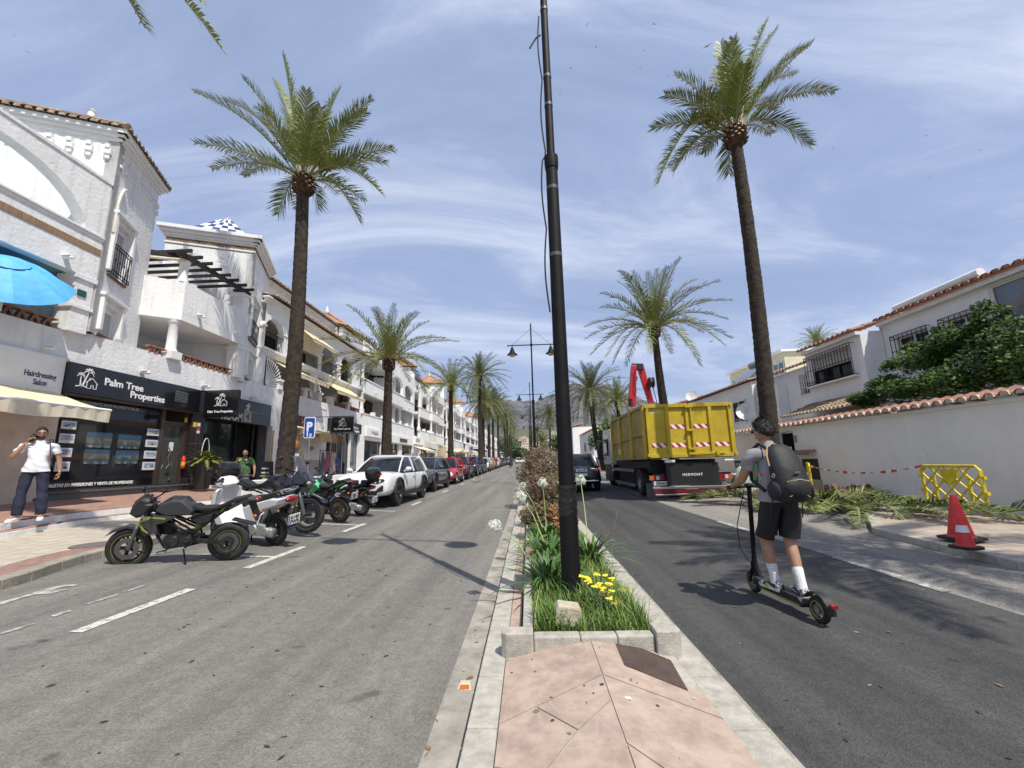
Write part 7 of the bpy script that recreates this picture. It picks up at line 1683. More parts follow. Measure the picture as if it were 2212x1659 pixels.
def scooter(label,contact_r,heading,lean,bodym,platetxt,box=False,rimm=rim_d,seatm_=seatm):
 t=root_moto(label,contact_r,heading,lean);WB=1.32;r=.255
 mwheel(t,WB,r,.10,rimm,5);mwheel(t,0,r,.115,rimm,5);fork(t,WB,r,WB-.20,.66)
 P_(t,'front_mudguard',[(WB-.22,.44),(WB-.05,.55),(WB+.14,.52),(WB+.26,.38),(WB+.14,.46),(WB,.50),(WB-.14,.44)],.07,bodym,.01)
 P_(t,'leg_shield',[(WB-.42,.30),(WB-.20,.32),(WB-.02,.62),(WB-.10,.90),(WB-.22,.98),(WB-.28,.96),(WB-.18,.70),(WB-.36,.42)],.22,bodym,.05,edge=.5,bevel=.012)
 P_(t,'floorboard',[(.30,.24),(WB-.30,.24),(WB-.26,.34),(.34,.36)],.20,blackmatt,.02)
 P_(t,'body',[(-.34,.70),(-.40,.80),(-.20,.82),(.40,.70),(.56,.64),(.46,.36),(.22,.36),(.05,.56)],.19,bodym,.06,edge=.45,bevel=.015)
 P_(t,'seat',[(-.34,.84),(-.30,.90),(-.05,.87),(.18,.80),(.46,.80),(.58,.74),(.56,.67),(.40,.70),(-.10,.80)],.155,seatm_,.04,edge=.5,bevel=.012)
 P_(t,'handlebar_cowl',[(WB-.36,1.0),(WB-.30,1.12),(WB-.16,1.14),(WB-.06,1.02),(WB-.14,.96),(WB-.28,.95)],.15,bodym,.05,edge=.5,bevel=.012)
 b=MB();b.smooth=True;b.ell((WB-.10,0,1.03),(.05,.10,.065),14,9);b.build('headlight',lens,t)
 b=MB();b.smooth=True;
 for s in(-1,1):b.ell((WB-.02,s*.13,.80),(.04,.05,.04),10,7);b.ell((-.30,s*.17,.60),(.02,.02,.02),8,6)
 b.build('indicator',amber,t)
 bars(t,WB-.28,1.06,.30,rise=.03);mirror(t,WB-.28,.34,1.30,(WB-.3,.18,1.10));mirror(t,WB-.28,-.34,1.30,(WB-.3,-.18,1.10))
 b=MB();b.smooth=True;b.tube([(-.20,0,.88),(-.42,.10,.90),(-.46,0,.90),(-.42,-.10,.90),(-.20,0,.88)],.012,6,cap=False)
 for s in(-1,1):b.tube([(-.05,s*.13,.86),(-.40,s*.13,.93),(-.47,s*.06,.93)],.014,6)
 b.build('rear_rack',chrome if not box else blackmetal,t)
 b=MB();b.smooth=True;b.ell((-.40,0,.76),(.04,.12,.05),14,8);b.build('tail_light',redlens if not box else redlens,t)
 b=MB();b.puff([(-.10,.18),(.36,.20),(.42,.36),(.30,.42),(.0,.36),(-.12,.30)],.06,.02,.12);b.smooth=True;b.lathe([(0,.20),(.06,.20),(.085,.17)],(.0,0,.27),18,'y');b.lathe([(0,.20),(.08,.20),(.10,.17)],(.28,0,.30),18,'y');b.build('engine_cover',casting,t,bevel=.008)
 b=MB();b.smooth=True;b.tube([(.35,-.10,.26),(.1,-.16,.22),(.0,-.17,.25)],.02,8);b.tube([(.12,-.17,.26),(-.36,-.20,.40)],[.05,.058],12);b.build('exhaust',engm,t)
 b=MB();b.smooth=True
 for s in(-1,1):
  b.tube([(-.02,s*.15,.28),(-.10,s*.16,.62)],.012,6)
  for k in range(7):b.torus((-.035-k*.009,s*.153,.36+k*.033),.03,.006,'z',12,5)
 b.build('shock_absorber',blackmetal,t)
 P_(t,'rear_mudguard',[(-.06,.54),(-.30,.46),(-.42,.30),(-.40,.28),(-.26,.42),(-.04,.50)],.07,blackmatt,.005)
 plate(t,frame((-.435,0,.44),(0,-1,0),(-.2,0,.98)),platetxt,.21,.155,True)
 b=MB();b.smooth=True;b.tube([(.42,.10,.26),(.30,.20,.0)],.012,6);b.tube([(.30,.20,.0),(.36,.22,.0)],.01,5);b.build('side_stand',blackmetal,t)
 if box:topbox(t,-.42,.97)
 return t
def topbox(t,x,z):
 b=MB();b.smooth=True;b.loft([[(x+math.cos(a)*.19*s,math.sin(a)*.22*s,z+h)for a in[2*PI*k/20 for k in range(20)]]for s,h in((.70,0),(.95,.05),(1.0,.14))]);o=b.build('top_box',blackmatt,t)
 b=MB();b.smooth=True;b.loft([[(x+math.cos(a)*.195*s,math.sin(a)*.225*s,z+h)for a in[2*PI*k/20 for k in range(20)]]for s,h in((1.0,.145),(.99,.20),(.86,.27),(.5,.305),(.05,.31))]);b.build('lid',blackgloss,o)
 b=MB();b.box(x-.205,x-.17,-.10,.10,z+.09,z+.14);b.build('reflector',redlens,o);b=MB();b.box(x-.12,x+.12,-.10,.10,z-.07,z+.01);b.build('mount',blackmatt,o)
def adventure(label,contact_f,heading,lean):
 """origin under the FRONT axle side is moved so that the front wheel meets contact_f"""
 WB=1.42;d=Vector((math.cos(heading),math.sin(heading),0));c=Vector(contact_f)-d*WB;c.z=road(c.x,c.y)+.0
 t=root_moto(label,c,heading,lean);r=.33
 mwheel(t,WB,r,.10,rim_d,5,wire=True);mwheel(t,0,r*.94,.13,rim_d,5,wire=True);fork(t,WB,r,WB-.33,1.05,chrome,.024)
 P_(t,'front_mudguard',[(WB-.16,.66),(WB+.05,.72),(WB+.26,.62),(WB+.30,.54),(WB+.12,.665),(WB-.05,.68),(WB-.18,.62)],.07,blp,.006)
 engine(t,WB*.5,.46);trellis(t,[((WB-.34,.05,.98),(.45,.15,.60)),((WB-.34,.05,.82),(.90,.13,.42)),((.45,.15,.60),(.42,.14,.36)),((.5,.15,.74),(-.10,.12,.92))],.018)
 b=MB();
 for s in(-1,1):b.bar((.46,s*.10,.40),(0,s*.105,r*.94),.045,.07)
 b.build('swingarm',engm,t,bevel=.006)
 P_(t,'tank',[(.46,.80),(.95,.74),(1.16,.86),(1.12,1.0),(.90,1.10),(.66,1.10),(.52,.98)],.19,blp,.06,edge=.45,bevel=.015)
 P_(t,'side_fairing',[(.80,.76),(1.16,.90),(1.30,.84),(1.18,.62),(1.0,.52),(.92,.64)],.21,blp,.04,bevel=.01)
 P_(t,'front_fairing',[(1.08,.86),(1.36,.84),(1.46,.94),(1.34,1.10),(1.16,1.16),(1.05,1.06)],.15,blp,.05,bevel=.012)
 b=MB();b.smooth=True
 for s in(-1,1):b.ell((1.40,s*.075,.93),(.05,.06,.06),12,8)
 b.build('headlight',lens,t)
 b=MB();b.smooth=True;vs=[];n_=9
 for i in range(6):
  q=i/5
  for k in range(n_):a=-1+2*k/(n_-1);vs.append((1.38-.30*q-.08*a*a,a*(.17-.05*q),1.02+.42*q))
 b.add(vs,[(i*n_+k,i*n_+k+1,(i+1)*n_+k+1,(i+1)*n_+k)for i in range(5)for k in range(n_-1)]);b.build('windscreen',smoke,t)
 P_(t,'seat',[(-.30,1.0),(-.26,1.04),(-.02,1.02),(.12,.93),(.30,.88),(.50,.93),(.60,1.0),(.62,.90),(.30,.82),(.0,.86)],.14,seatm,.03,edge=.5,bevel=.01)
 P_(t,'tail',[(-.40,.98),(-.10,.98),(.20,.84),(.10,.78),(-.20,.86)],.12,blp,.03)
 b=MB();b.smooth=True;b.tube([(-.05,.15,.98),(-.38,.15,1.02),(-.42,0,1.02),(-.38,-.15,1.02),(-.05,-.15,.98)],.013,6);b.build('rear_rack',blackmetal,t);topbox(t,-.42,1.06)
 b=MB();b.smooth=True;b.ell((-.42,0,.92),(.04,.08,.04),12,8);b.build('tail_light',redlens,t)
 bars(t,1.02,1.14,.38);mirror(t,1.0,.40,1.36,(.95,.28,1.19));mirror(t,1.0,-.40,1.36,(.95,-.28,1.19))
 b=MB();b.smooth=True
 for s in(-1,1):b.tube([(1.1,s*.17,.56),(1.22,s*.19,.64),(1.2,s*.2,.78)],.012,6);b.tube([(WB*.5-.1,s*.14,.30),(WB*.5-.1,s*.26,.30)],.013,6)
 b.tube([(WB*.5-.1,.14,.28),(WB*.5-.20,.27,.0)],.012,6);b.build('side_stand',blackmetal,t)
 plate(t,frame((-.50,0,.62),(0,-1,0),(-.25,0,.97)),'4821 KLT',.21,.155,True)
 return t
def hd(a,c):return math.atan2(c.y-a.y,c.x-a.x)
m1f,m1r=gr(278*K,1217*K),gr(492.6*K,1210*K);m1r.z=road(m1r.x,m1r.y)
mt=naked('grey and black naked motorcycle with lime rim stripes, nearest of the parked bikes',m1r,hd(m1r,m1f),-.14,silv,yel_acc,'2305 MBW',rim_d,hero=True)
s1=(m1f-m1r).length/1.34;mt.scale=(s1,s1,s1)
m2=gr(596*K,1178*K);mt=scooter('white scooter with black seat between the grey and black motorcycles',m2,R_(160),-.14,whp,'6140 FWR',rimm=rim_d);mt.scale=(1.06,)*3
m3=gr(656*K,1160*K);mt=adventure('black touring motorcycle with smoked windscreen and top box, front wheel toward the road',m3,R_(-6),.0-.10);mt.scale=(1.03,)*3
m4=gr(735*K,1129*K);mt=naked('metallic green motorcycle with bronze wheels',m4,R_(163),-.13,grn,chrome,'0217 BVT',gold)
text('BH',.09,frame((.80,.20,.66),(-1,0,0),(0,0,1)),letterw,mt,'lettering',.002,.002)
m5=gr(781*K,1115*K);mt=scooter('black scooter with a rounded top box, last bike before the white SUV',m5,R_(164),-.13,blp,'7712 JCS',True,rimm=rim_s)
# ==== people
def V(*a):return Vector(a)
skinA=mat('tanned_skin',(.40,.22,.14),.5,var=.08,vs=12);skinB=mat('skin_ruddy',(.46,.23,.16),.45,var=.08,vs=12)
hairm=mat('dark_hair',(.018,.013,.010),.55,var=.4,vs=30,bump=.6,bs=80)
def head_verts(c,fwd,tilt=0.,s=1.,jaw=1.):
 """deformed sphere with brow, nose, lips and chin; returns verts, faces, and the frame"""
 f=Vector(fwd).normalized();up=(Vector((0,0,1))-f*f.z*0).normalized();l=up.cross(f).normalized();up=f.cross(l).normalized()
 n,m=28,22;vs=[];fs=[]
 for i in range(m+1):
  ph=PI*i/m
  for k in range(n):
   t=2*PI*k/n;x=math.sin(ph)*math.cos(t);y=math.sin(ph)*math.sin(t);z=math.cos(ph)
   X=x*.094;Y=y*.074;Z=z*.120
   if z<0:q=-z;Y*=1-.28*q*jaw;X*=1-.10*q if x>0 else 1-.38*q
   if x>0:
    a=math.atan2(y,x)
    X+=.020*math.exp(-((a)/.20)**2-((z+.20)/.16)**2)+.009*math.exp(-((a)/.13)**2-((z+.02)/.18)**2)
    X-=.008*math.exp(-((abs(a)-.42)/.20)**2-((z-.06)/.10)**2)
    X+=.005*math.exp(-(a/.7)**2-((z-.22)/.09)**2)+.007*math.exp(-(a/.30)**2-((z+.50)/.07)**2)-.004*math.exp(-(a/.3)**2-((z+.58)/.03)**2)+.008*math.exp(-(a/.35)**2-((z+.85)/.12)**2)
   vs.append(Vector(c)+(f*X+l*Y+up*Z)*s)
 for i in range(m):
  for k in range(n):fs.append((i*n+k,(i+1)*n+k,(i+1)*n+(k+1)%n,i*n+(k+1)%n))
 for sg in(-1,1):
  o=len(vs);e=Vector(c)+(l*sg*.076-f*.004-up*.008)*s
  for i in range(7):
   for k in range(8):ph=PI*i/6;t=2*PI*k/8;vs.append(e+(f*math.sin(ph)*math.cos(t)*.016+l*math.sin(ph)*math.sin(t)*.009+up*math.cos(ph)*.031)*s)
  for i in range(6):
   for k in range(8):fs.append((o+i*8+k,o+(i+1)*8+k,o+(i+1)*8+(k+1)%8,o+i*8+(k+1)%8))
 return vs,fs,(f,l,up)
def hair(t,c,fr,s,m,top=.30,side=.12,name='hair',rough=.006,grow=.012,bald=False,thick=1.):
 f,l,up=fr;r=random.Random(5);b=MB();b.smooth=True;n,mm=26,14;vs=[];fs=[]
 for i in range(mm+1):
  for k in range(n):
   t_=2*PI*k/n;x0=math.cos(t_);lim=(math.acos(top)if x0>.35 else(math.acos(-.05)if abs(x0)<=.35 else math.acos(-.42)))
   lim=math.acos(max(-.45,min(.62,.05+.55*x0 if x0>0 else .02+.42*x0)))
   ph=lim*i/mm;x=math.sin(ph)*math.cos(t_);y=math.sin(ph)*math.sin(t_);z=math.cos(ph)
   g=grow*(1 if i<mm else .1)*thick+r.uniform(-rough,rough)*(1 if i<mm else 0);X=x*(.094+g);Y=y*(.074+g);Z=z*(.120+g)
   if z<0 and x<0:X*=1-.38*(-z)
   vs.append(Vector(c)+(f*X+l*Y+up*Z)*s)
 for i in range(mm):
  for k in range(n):fs.append((i*n+k,(i+1)*n+k,(i+1)*n+(k+1)%n,i*n+(k+1)%n))
 b.add(vs,fs);b.smooth=False
 for i in range(int(700*(1 if grow>.015 else .7))):
  p=vs[r.randrange(len(vs))];d=(p-Vector(c)).normalized();e=(d*.55-f*.5+Vector((r.gauss(0,.5),r.gauss(0,.5),r.gauss(-.1,.4)))).normalized()*r.uniform(.5,1.3)*(.03 if grow>.015 else .012)*s;q=d.cross(e).normalized()*.0035
  b.add([p-q,p+q,p+e*.6+d*.004+q*.7,p+e*.6+d*.004-q*.7,p+e-d*.002],[(0,1,2,3),(3,2,4)])
 return b.build(name,m,t,ang=180)
def chain_graph(J,spec):
 """spec: list of (name, position, radius, parent name)"""
 idx={};vs=[];es=[];rs=[]
 for nm,p,r,par in spec:
  idx[nm]=len(vs);vs.append(p);rs.append(r)
  if par:es.append((idx[par],idx[nm]))
 return vs,es,rs
def fingers(spec,w,e,side_dir,curl_dir,tag_,closed=.7,s=1.):
 """palm and five fingers growing from wrist w; e = forward direction of the hand; side_dir = toward the thumb; curl_dir = palm side"""
 e=e.normalized();sd=(side_dir-e*side_dir.dot(e)).normalized();cd=(curl_dir-e*curl_dir.dot(e));cd=(cd-sd*cd.dot(sd)).normalized()
 palm=w+e*.055*s;spec.append(('palm'+tag_,palm,(.038*s,.020*s),'wri'+tag_))
 out=[]
 for k,(o,ln)in enumerate(((.028,.070),(.010,.078),(-.009,.073),(-.027,.058))):
  a=palm+e*.035*s+sd*o*s;a1=a+(e*math.cos(closed*.6)+cd*math.sin(closed*.6))*ln*.45*s;a2=a1+(e*math.cos(closed*1.5)+cd*math.sin(closed*1.5))*ln*.32*s;a3=a2+(e*math.cos(closed*2.3)+cd*math.sin(closed*2.3))*ln*.26*s;out.append([palm+sd*o*.9*s+e*.01*s,a,a1,a2,a3])
 th=w+e*.025*s+sd*.022*s;out.append([th,th+(e*.5+sd*.7+cd*.25).normalized()*.036*s,th+(e*.5+sd*.7+cd*.25).normalized()*.036*s+(e*.8+sd*.2+cd*.5).normalized()*.03*s,th+(e*.5+sd*.7+cd*.25).normalized()*.036*s+(e*.8+sd*.2+cd*.5).normalized()*.052*s])
 return out
def segd(p,a,c):
 d=c-a;u=max(0,min(1,(p-a).dot(d)/max(1e-9,d.dot(d))));return(p-a-d*u).length
def cloth(bv,bf,cuts,keep,off):
 """garment surface: the body surface cut by planes and pushed outward with folds"""
 import bmesh
 me=bpy.data.meshes.new('g');me.from_pydata(bv,[],bf);bm=bmesh.new();bm.from_mesh(me);bpy.data.meshes.remove(me);bmesh.ops.recalc_face_normals(bm,faces=bm.faces)
 bmesh.ops.delete(bm,geom=[f for f in bm.faces if not keep(f.calc_center_median())],context='FACES')
 for co,no,near in cuts:
  if near is None:bmesh.ops.bisect_plane(bm,geom=bm.verts[:]+bm.edges[:]+bm.faces[:],plane_co=co,plane_no=no,clear_outer=True)
  else:
   fs=[f for f in bm.faces if min(segd(f.calc_center_median(),near[i],near[i+1])for i in range(len(near)-1))<.16 or(f.calc_center_median()-co).length<.16]
   if not fs:continue
   gs=list({v for f in fs for v in f.verts})+list({e for f in fs for e in f.edges})+fs
   side=(co-Vector((0,0,0)))
   fs2=[f for f in fs if abs(f.calc_center_median().y-co.y)<.13]
   gs=list({v for f in fs2 for v in f.verts})+list({e for f in fs2 for e in f.edges})+fs2
   bmesh.ops.bisect_plane(bm,geom=gs,plane_co=co,plane_no=no,clear_outer=True)
 bm.verts.ensure_lookup_table();seen=set();best=[]
 for v in bm.verts:
  if v in seen:continue
  st=[v];isl=[];seen.add(v)
  while st:
   q=st.pop();isl.append(q)
   for e in q.link_edges:
    o=e.other_vert(q)
    if o not in seen:seen.add(o);st.append(o)
  if len(isl)>len(best):best=isl
 bs=set(best);bmesh.ops.delete(bm,geom=[v for v in bm.verts if v not in bs],context='VERTS')
 bm.normal_update();mv=[(v,v.co+v.normal*off(v.co,v.normal))for v in bm.verts]
 for v,c in mv:v.co=c
 bm.verts.index_update();b=MB();b.smooth=True;b.add([v.co.copy()for v in bm.verts],[tuple(v.index for v in f.verts)for f in bm.faces]);bm.free();return b
def person(t,J,skinm,hairm_,shirt,pants,shoe,fwd,sleeve=.55,short=True,belly=0.,hs=1.,jaw=1.,sock=None,hairk=1.,curlL=(0,0,-1),curlR=(0,0,-1),thL=None,thR=None,closedL=.7,closedR=.7,shirt_hem=.10,fem=1.,build_=1.):
 P={k:Vector(v)for k,v in J.items()};B=build_
 spec=[('pel',P['pel'],(.13*B,.11*B),None),('waist',P['pel'].lerp(P['chest'],.45),(.125*B,.10*B),'pel'),('chest',P['chest'],(.135*B,.105*B),'waist'),('neckb',P['neck'],(.060,.058),'chest'),('neck',P['neck'].lerp(P['head'],.55),(.052,.052),'neckb')]
 fing=[]
 for s in 'LR':
  spec+=[('sh'+s,P['sh'+s],.055*B,'chest'),('el'+s,P['el'+s],.044*B,'sh'+s),('fa'+s,P['el'+s].lerp(P['wr'+s],.35),.043*B,'el'+s),('wri'+s,P['wr'+s],(.026,.022),'fa'+s)]
  e=(P['ha'+s]-P['wr'+s]);cd=Vector(curlL if s=='L' else curlR);td=thL if s=='L' else thR;td=Vector(td)if td else Vector(fwd)
  fing+=fingers(spec,P['wr'+s],e,td,cd,s,closedL if s=='L' else closedR,hs)
  spec+=[('hip'+s,P['hip'+s],.092*B,'pel'),('th'+s,P['hip'+s].lerp(P['kn'+s],.5),.078*B,'hip'+s),('kn'+s,P['kn'+s],.055*B,'th'+s),('ca'+s,P['kn'+s].lerp(P['an'+s],.32),.056*B,'kn'+s),('an'+s,P['an'+s],.036,'ca'+s),('to'+s,P['to'+s],(.036,.024),'an'+s)]
 vs,es,rs=chain_graph(J,spec);sv,sf=skin(vs,es,rs,0,2)
 b=MB();b.smooth=True;b.add(sv,sf)
 for f_ in fing:rr=[.0095*hs]*(len(f_)-1)+[.007*hs];b.tube(f_,rr,8);b.ell(f_[-1],(.007*hs,)*3,8,6)
 hv,hf,fr=head_verts(P['head'],J['look'],s=hs*1.0,jaw=jaw);b.add(hv,hf);body=b.build('body',skinm,t,ang=180)
 f,l,up=fr
 b=MB();b.smooth=True
 for sg in(-1,1):b.ell(P['head']+(f*.082+l*sg*.031+up*.008)*hs,(.010,.010,.007),8,6)
 b.build('eyes',dark,t);b=MB();b.smooth=True
 for sg in(-1,1):b.tube([P['head']+(f*.088+l*sg*.016+up*.030)*hs,P['head']+(f*.086+l*sg*.034+up*.035)*hs,P['head']+(f*.074+l*sg*.050+up*.028)*hs],.0035,5)
 b.build('eyebrows',hairm_,t)
 b=MB();b.smooth=True;b.tube([P['head']+(f*.085+l*-.02-up*.062)*hs,P['head']+(f*.0925-up*.060)*hs,P['head']+(f*.085+l*.02-up*.062)*hs],.0045,6);b.build('lips',mat('lips',(.34,.12,.09),.5),t)
 bv,bf=skin([x[1]for x in spec],[([y[0]for y in spec].index(x[3]),i)for i,x in enumerate(spec)if x[3]],[x[2]for x in spec],0,3)
 hemz=P['pel'].z-.025-(.10-shirt_hem)*.5;nk=P['neck'].lerp(P['head'],.16)
 cuts=[(Vector((0,0,hemz)),Vector((0,0,-1)),None),(nk,(P['head']-P['neck']),None)]
 for s in 'LR':cuts.append((P['sh'+s].lerp(P['el'+s],sleeve),(P['el'+s]-P['sh'+s]),[P['el'+s],P['fa' if False else 'wr'+s],P['ha'+s]]))
 def arm(p):return min(segd(p,P['sh'+s],P['el'+s])for s in 'LR')
 rf_=random.Random(2)
 def offs(p,n):
  t_=max(0.,min(1.,(P['chest'].z-p.z)/(P['chest'].z-hemz+1e-6)));o_=.010+.020*t_+belly*.9*math.exp(-((p.z-(P['pel'].z+.12))/.12)**2)*(1 if n.dot(Vector(fwd))>0 else .3)
  if segd(p,P['shL'],P['elL'])<.08 or segd(p,P['shR'],P['elR'])<.08:o_=.013+.006*abs(math.sin(p.z*30))
  return o_+.006*math.sin(p.z*42+p.y*30)*math.sin(p.x*25+p.z*18)+.005*math.sin(p.y*60+p.z*25)
 b=cloth(bv,bf,cuts,lambda p:p.z>hemz-.2 and segd(p,P['elL'],P['haL'])>.03 and segd(p,P['elR'],P['haR'])>.03,offs);sh=b.build('shirt',shirt,t,ang=180)
 wz=P['pel'].z+.06;cuts=[(Vector((0,0,wz)),Vector((0,0,1)),None)]
 for s in 'LR':
  if short:cuts.append((P['hip'+s].lerp(P['kn'+s],.86),(P['kn'+s]-P['hip'+s]),[P['kn'+s],P['an'+s]]))
  else:cuts.append((P['kn'+s].lerp(P['an'+s],.96),(P['an'+s]-P['kn'+s]),[P['an'+s],P['to'+s]]))
 def offp(p,n):
  best=9;u=0
  for s in 'LR':
   d=segd(p,P['hip'+s],P['kn'+s])
   if d<best:best=d;u=max(0,min(1,(P['hip'+s].z-p.z)/(P['hip'+s].z-P['kn'+s].z)))
  o_=(.010+.034*u*u)if short else(.010+.008*u+(.022 if p.z<P['knL'].z-.02 else 0)*min(1,(P['knL'].z-p.z)*5))
  return o_+.004*math.sin(p.z*17+p.y*46)*math.sin(p.x*51+p.z*12)+.0035*math.sin(p.z*31+p.x*40+p.y*33)
 b=cloth(bv,bf,cuts,lambda p:p.z<wz+.05 and min(segd(p,P['wrL'],P['haL']),segd(p,P['wrR'],P['haR']),segd(p,P['elL'],P['wrL']),segd(p,P['elR'],P['wrR']))>.06,offp);pa=b.build('shorts' if short else 'trousers',pants,t,ang=180)
 for s in 'LR':
  a=P['an'+s];to=P['to'+s];d=(to-a);d.z=0;d.normalize();sd=Vector((-d.y,d.x,0));z0=min(a.z,to.z)-.045
  if sock:b=MB();b.smooth=True;b.tube([P['kn'+s].lerp(a,.58),P['kn'+s].lerp(a,.62),P['kn'+s].lerp(a,.85),a-Vector((0,0,.03))],[.046,.049,.043,.046],14);b.build('sock',sock,t)
  b=MB();b.smooth=True;rings=[]
  for q,w,h in((-.075,.026,.05),(-.065,.034,.085),(-.02,.038,.088),(.05,.040,.070),(.12,.046,.056),(.17,.042,.044),(.20,.028,.030),(.21,.010,.016)):
   c=Vector((a.x,a.y,z0))+d*q;rings.append([c+sd*w*math.cos(t_)*(1.0 if math.sin(t_)>0 else 1.05)+Vector((0,0,h*.5+h*.5*math.sin(t_)if math.sin(t_)>-.7 else .0))for t_ in[2*PI*k/14 for k in range(14)]])
  b.loft(rings);so_=b.build('shoe',shoe[0],t)
  b=MB();b.smooth=True;rings=[]
  for q,w in((-.083,.026),(-.07,.038),(0,.042),(.1,.049),(.17,.046),(.21,.030),(.222,.01)):
   c=Vector((a.x,a.y,z0-.012))+d*q;rings.append([c-sd*w,c+sd*w,c+sd*w+Vector((0,0,.026)),c-sd*w+Vector((0,0,.026))])
  b.loft(rings);b.build('sole',shoe[1],so_)
  if len(shoe)>2:
   b=MB();
   for sg in(-1,1):b.prism([(-.06,.02),(.02,.035),(.10,.055),(.02,.055),(-.04,.045)],lambda p,q_:Vector((a.x,a.y,z0))+d*p+sd*sg*(.046)+Vector((0,0,q_)),sd*sg*.003)
   b.build('side_mark',shoe[2],so_)
 return P,fr,body
 # ---- scooter rider
rf,rr_c=gr(1632*K,1280*K),gr(1775*K,1347*K);hdg=hd(rr_c,rf);cen=(rf+rr_c)/2;cen.z=road(cen.x,cen.y)
es=thing('electric_scooter','black electric kick scooter ridden along the dark right lane','scooter',cen,hdg)
WBs=(rf-rr_c).length/2
def swheel(t,x,nm='wheel'):
 b=MB();b.smooth=True;b.torus((x,0,.115),.088,.027,'y',30,10,.9);o=b.build(nm,rubber,t);b=MB();b.lathe([(.066,-.02),(.066,.02)],(x,0,.115),24,'y');b.tube([(x,-.03,.115),(x,.03,.115)],.03,12)
 for k in range(5):a=2*PI*k/5;b.bar((x+.02*math.cos(a),0,.115+.02*math.sin(a)),(x+.066*math.cos(a+.2),0,.115+.066*math.sin(a+.2)),.03,.014,(0,1,0))
 b.build('rim',alu,o)
swheel(es,WBs);swheel(es,-WBs)
b=MB();b.puff([(-WBs+.10,.13),(-WBs+.16,.175),(WBs-.18,.175),(WBs-.12,.20),(WBs-.10,.12),(WBs-.2,.10),(-WBs+.12,.095)],.075,.008);b.build('deck',blackmatt,es,bevel=.006)
b=MB();b.box(-WBs+.14,WBs-.2,-.076,.076,.105,.114);b.build('deck_light_strip',yel_acc,es)
b=MB();b.smooth=True;b.tube([(WBs-.14,0,.16),(WBs-.07,0,.25),(WBs-.05,0,.36)],.028,10);b.tube([(WBs-.045,0,.30),(WBs-.12,0,1.12)],.024,12);b.tube([(WBs-.03,0,.33),(WBs-.03,0,.24)],.03,10)
for s in(-1,1):b.tube([(WBs-.03,s*.03,.25),(WBs,s*.045,.115)],.013,8)
b.build('steering_column',blackmetal,es)
b=MB();b.smooth=True;b.tube([(WBs-.12,-.23,1.13),(WBs-.12,.23,1.13)],.013,10);b.ell((WBs-.11,0,1.14),(.045,.05,.03),12,8);o=b.build('handlebar',blackmetal,es)
for s in(-1,1):b=MB();b.smooth=True;b.tube([(WBs-.12,s*.14,1.13),(WBs-.12,s*.245,1.13)],.019,10);b.build('grip',rubber,o)
b=MB();b.smooth=True
for s in(-1,1):b.tube([(WBs-.12,s*.12,1.14),(WBs-.07,s*.16,1.13),(WBs-.06,s*.21,1.12)],.006,6)
b.build('brake_lever',blackmetal,o)
b=MB();b.smooth=True;b.tube([(WBs-.10,.05,1.1),(WBs+.03,.10,.7),(WBs+.06,.08,.45),(WBs-.02,.04,.32)],.005,6);b.build('brake_cable',blackmatt,es)
b=MB();b.smooth=True;pts=[(-WBs+.14*math.cos(a),0,.115+.14*math.sin(a))for a in[R_(30+k*13)for k in range(13)]]
b.loft([[(x,-.04,z),(x,.04,z),(x*1.0+(x+WBs)*.05,.036,z+.008),(x*1.0+(x+WBs)*.05,-.036,z+.008)]for x,y,z in pts]);b.build('rear_mudguard',blackmatt,es,fixn=True)
b=MB();b.smooth=True;b.box(-WBs-.185,-WBs-.145,-.03,.03,.17,.205);b.build('tail_light',redlens,es,bevel=.006)
for i_,x in enumerate((WBs+.0,-WBs)):
 b=MB();b.smooth=True
 for sg in(-1,1):b.torus((x,sg*.026,.115),.070,.004,'y',26,5)
 b.build('rim_tape',yel_acc,es)
ri=thing('person','man in grey t-shirt, black shorts and black backpack riding the electric scooter','person',cen,hdg)
J=dict(pel=(-.13,.0,1.06),chest=(-.085,0,1.40),neck=(-.06,0,1.575),head=(-.02,.0,1.71),look=(1,.25,.02),shL=(-.07,.19,1.49),shR=(-.07,-.19,1.49),elL=(.05,.25,1.22),elR=(.05,-.25,1.22),wrL=(WBs-.17,.205,1.15),wrR=(WBs-.17,-.205,1.15),haL=(WBs-.08,.20,1.14),haR=(WBs-.08,-.20,1.14),hipL=(-.12,.095,.99),hipR=(-.14,-.095,.99),knL=(.04,.085,.62),knR=(-.10,-.07,.62),anL=(.02,.05,.245),anR=(-.24,-.03,.245),toL=(.17,.06,.205),toR=(-.10,-.06,.205))
grey_t=mat('heather_grey_cotton',(.30,.30,.315),.9,vs=5,detail=8,col2=(.23,.23,.245),bump=.25,bs=7);black_s=mat('black_sport_fabric',(.010,.010,.013),.7,var=.3,vs=5,bump=.3,bs=9);sockm=mat('white_ribbed_sock',(.72,.72,.70),.9,var=.06,vs=20,bump=.3,bs=60)
shoe_w=mat('white_grey_trainer',(.60,.61,.60),.6,vs=26,col2=(.03,.03,.03),c2pos=(.46,.5));sole_y=mat('lime_sole',(.50,.60,.08),.5,vs=9,col2=(.7,.7,.68),c2pos=(.45,.55))
P,fr,body=person(ri,J,skinA,hairm,grey_t,black_s,(shoe_w,sole_y,blackmatt),(1,0,0),.55,True,sock=sockm,curlL=(0,0,-1),curlR=(0,0,-1),thL=(0,-1,0),thR=(0,1,0),closedL=1.05,closedR=1.05,shirt_hem=.06,build_=1.04)
hair(ri,P['head'],fr,1.03,hairm,grow=.018,rough=.006)
f,l,up=fr;hp_=P['head']
b=MB();b.smooth=True
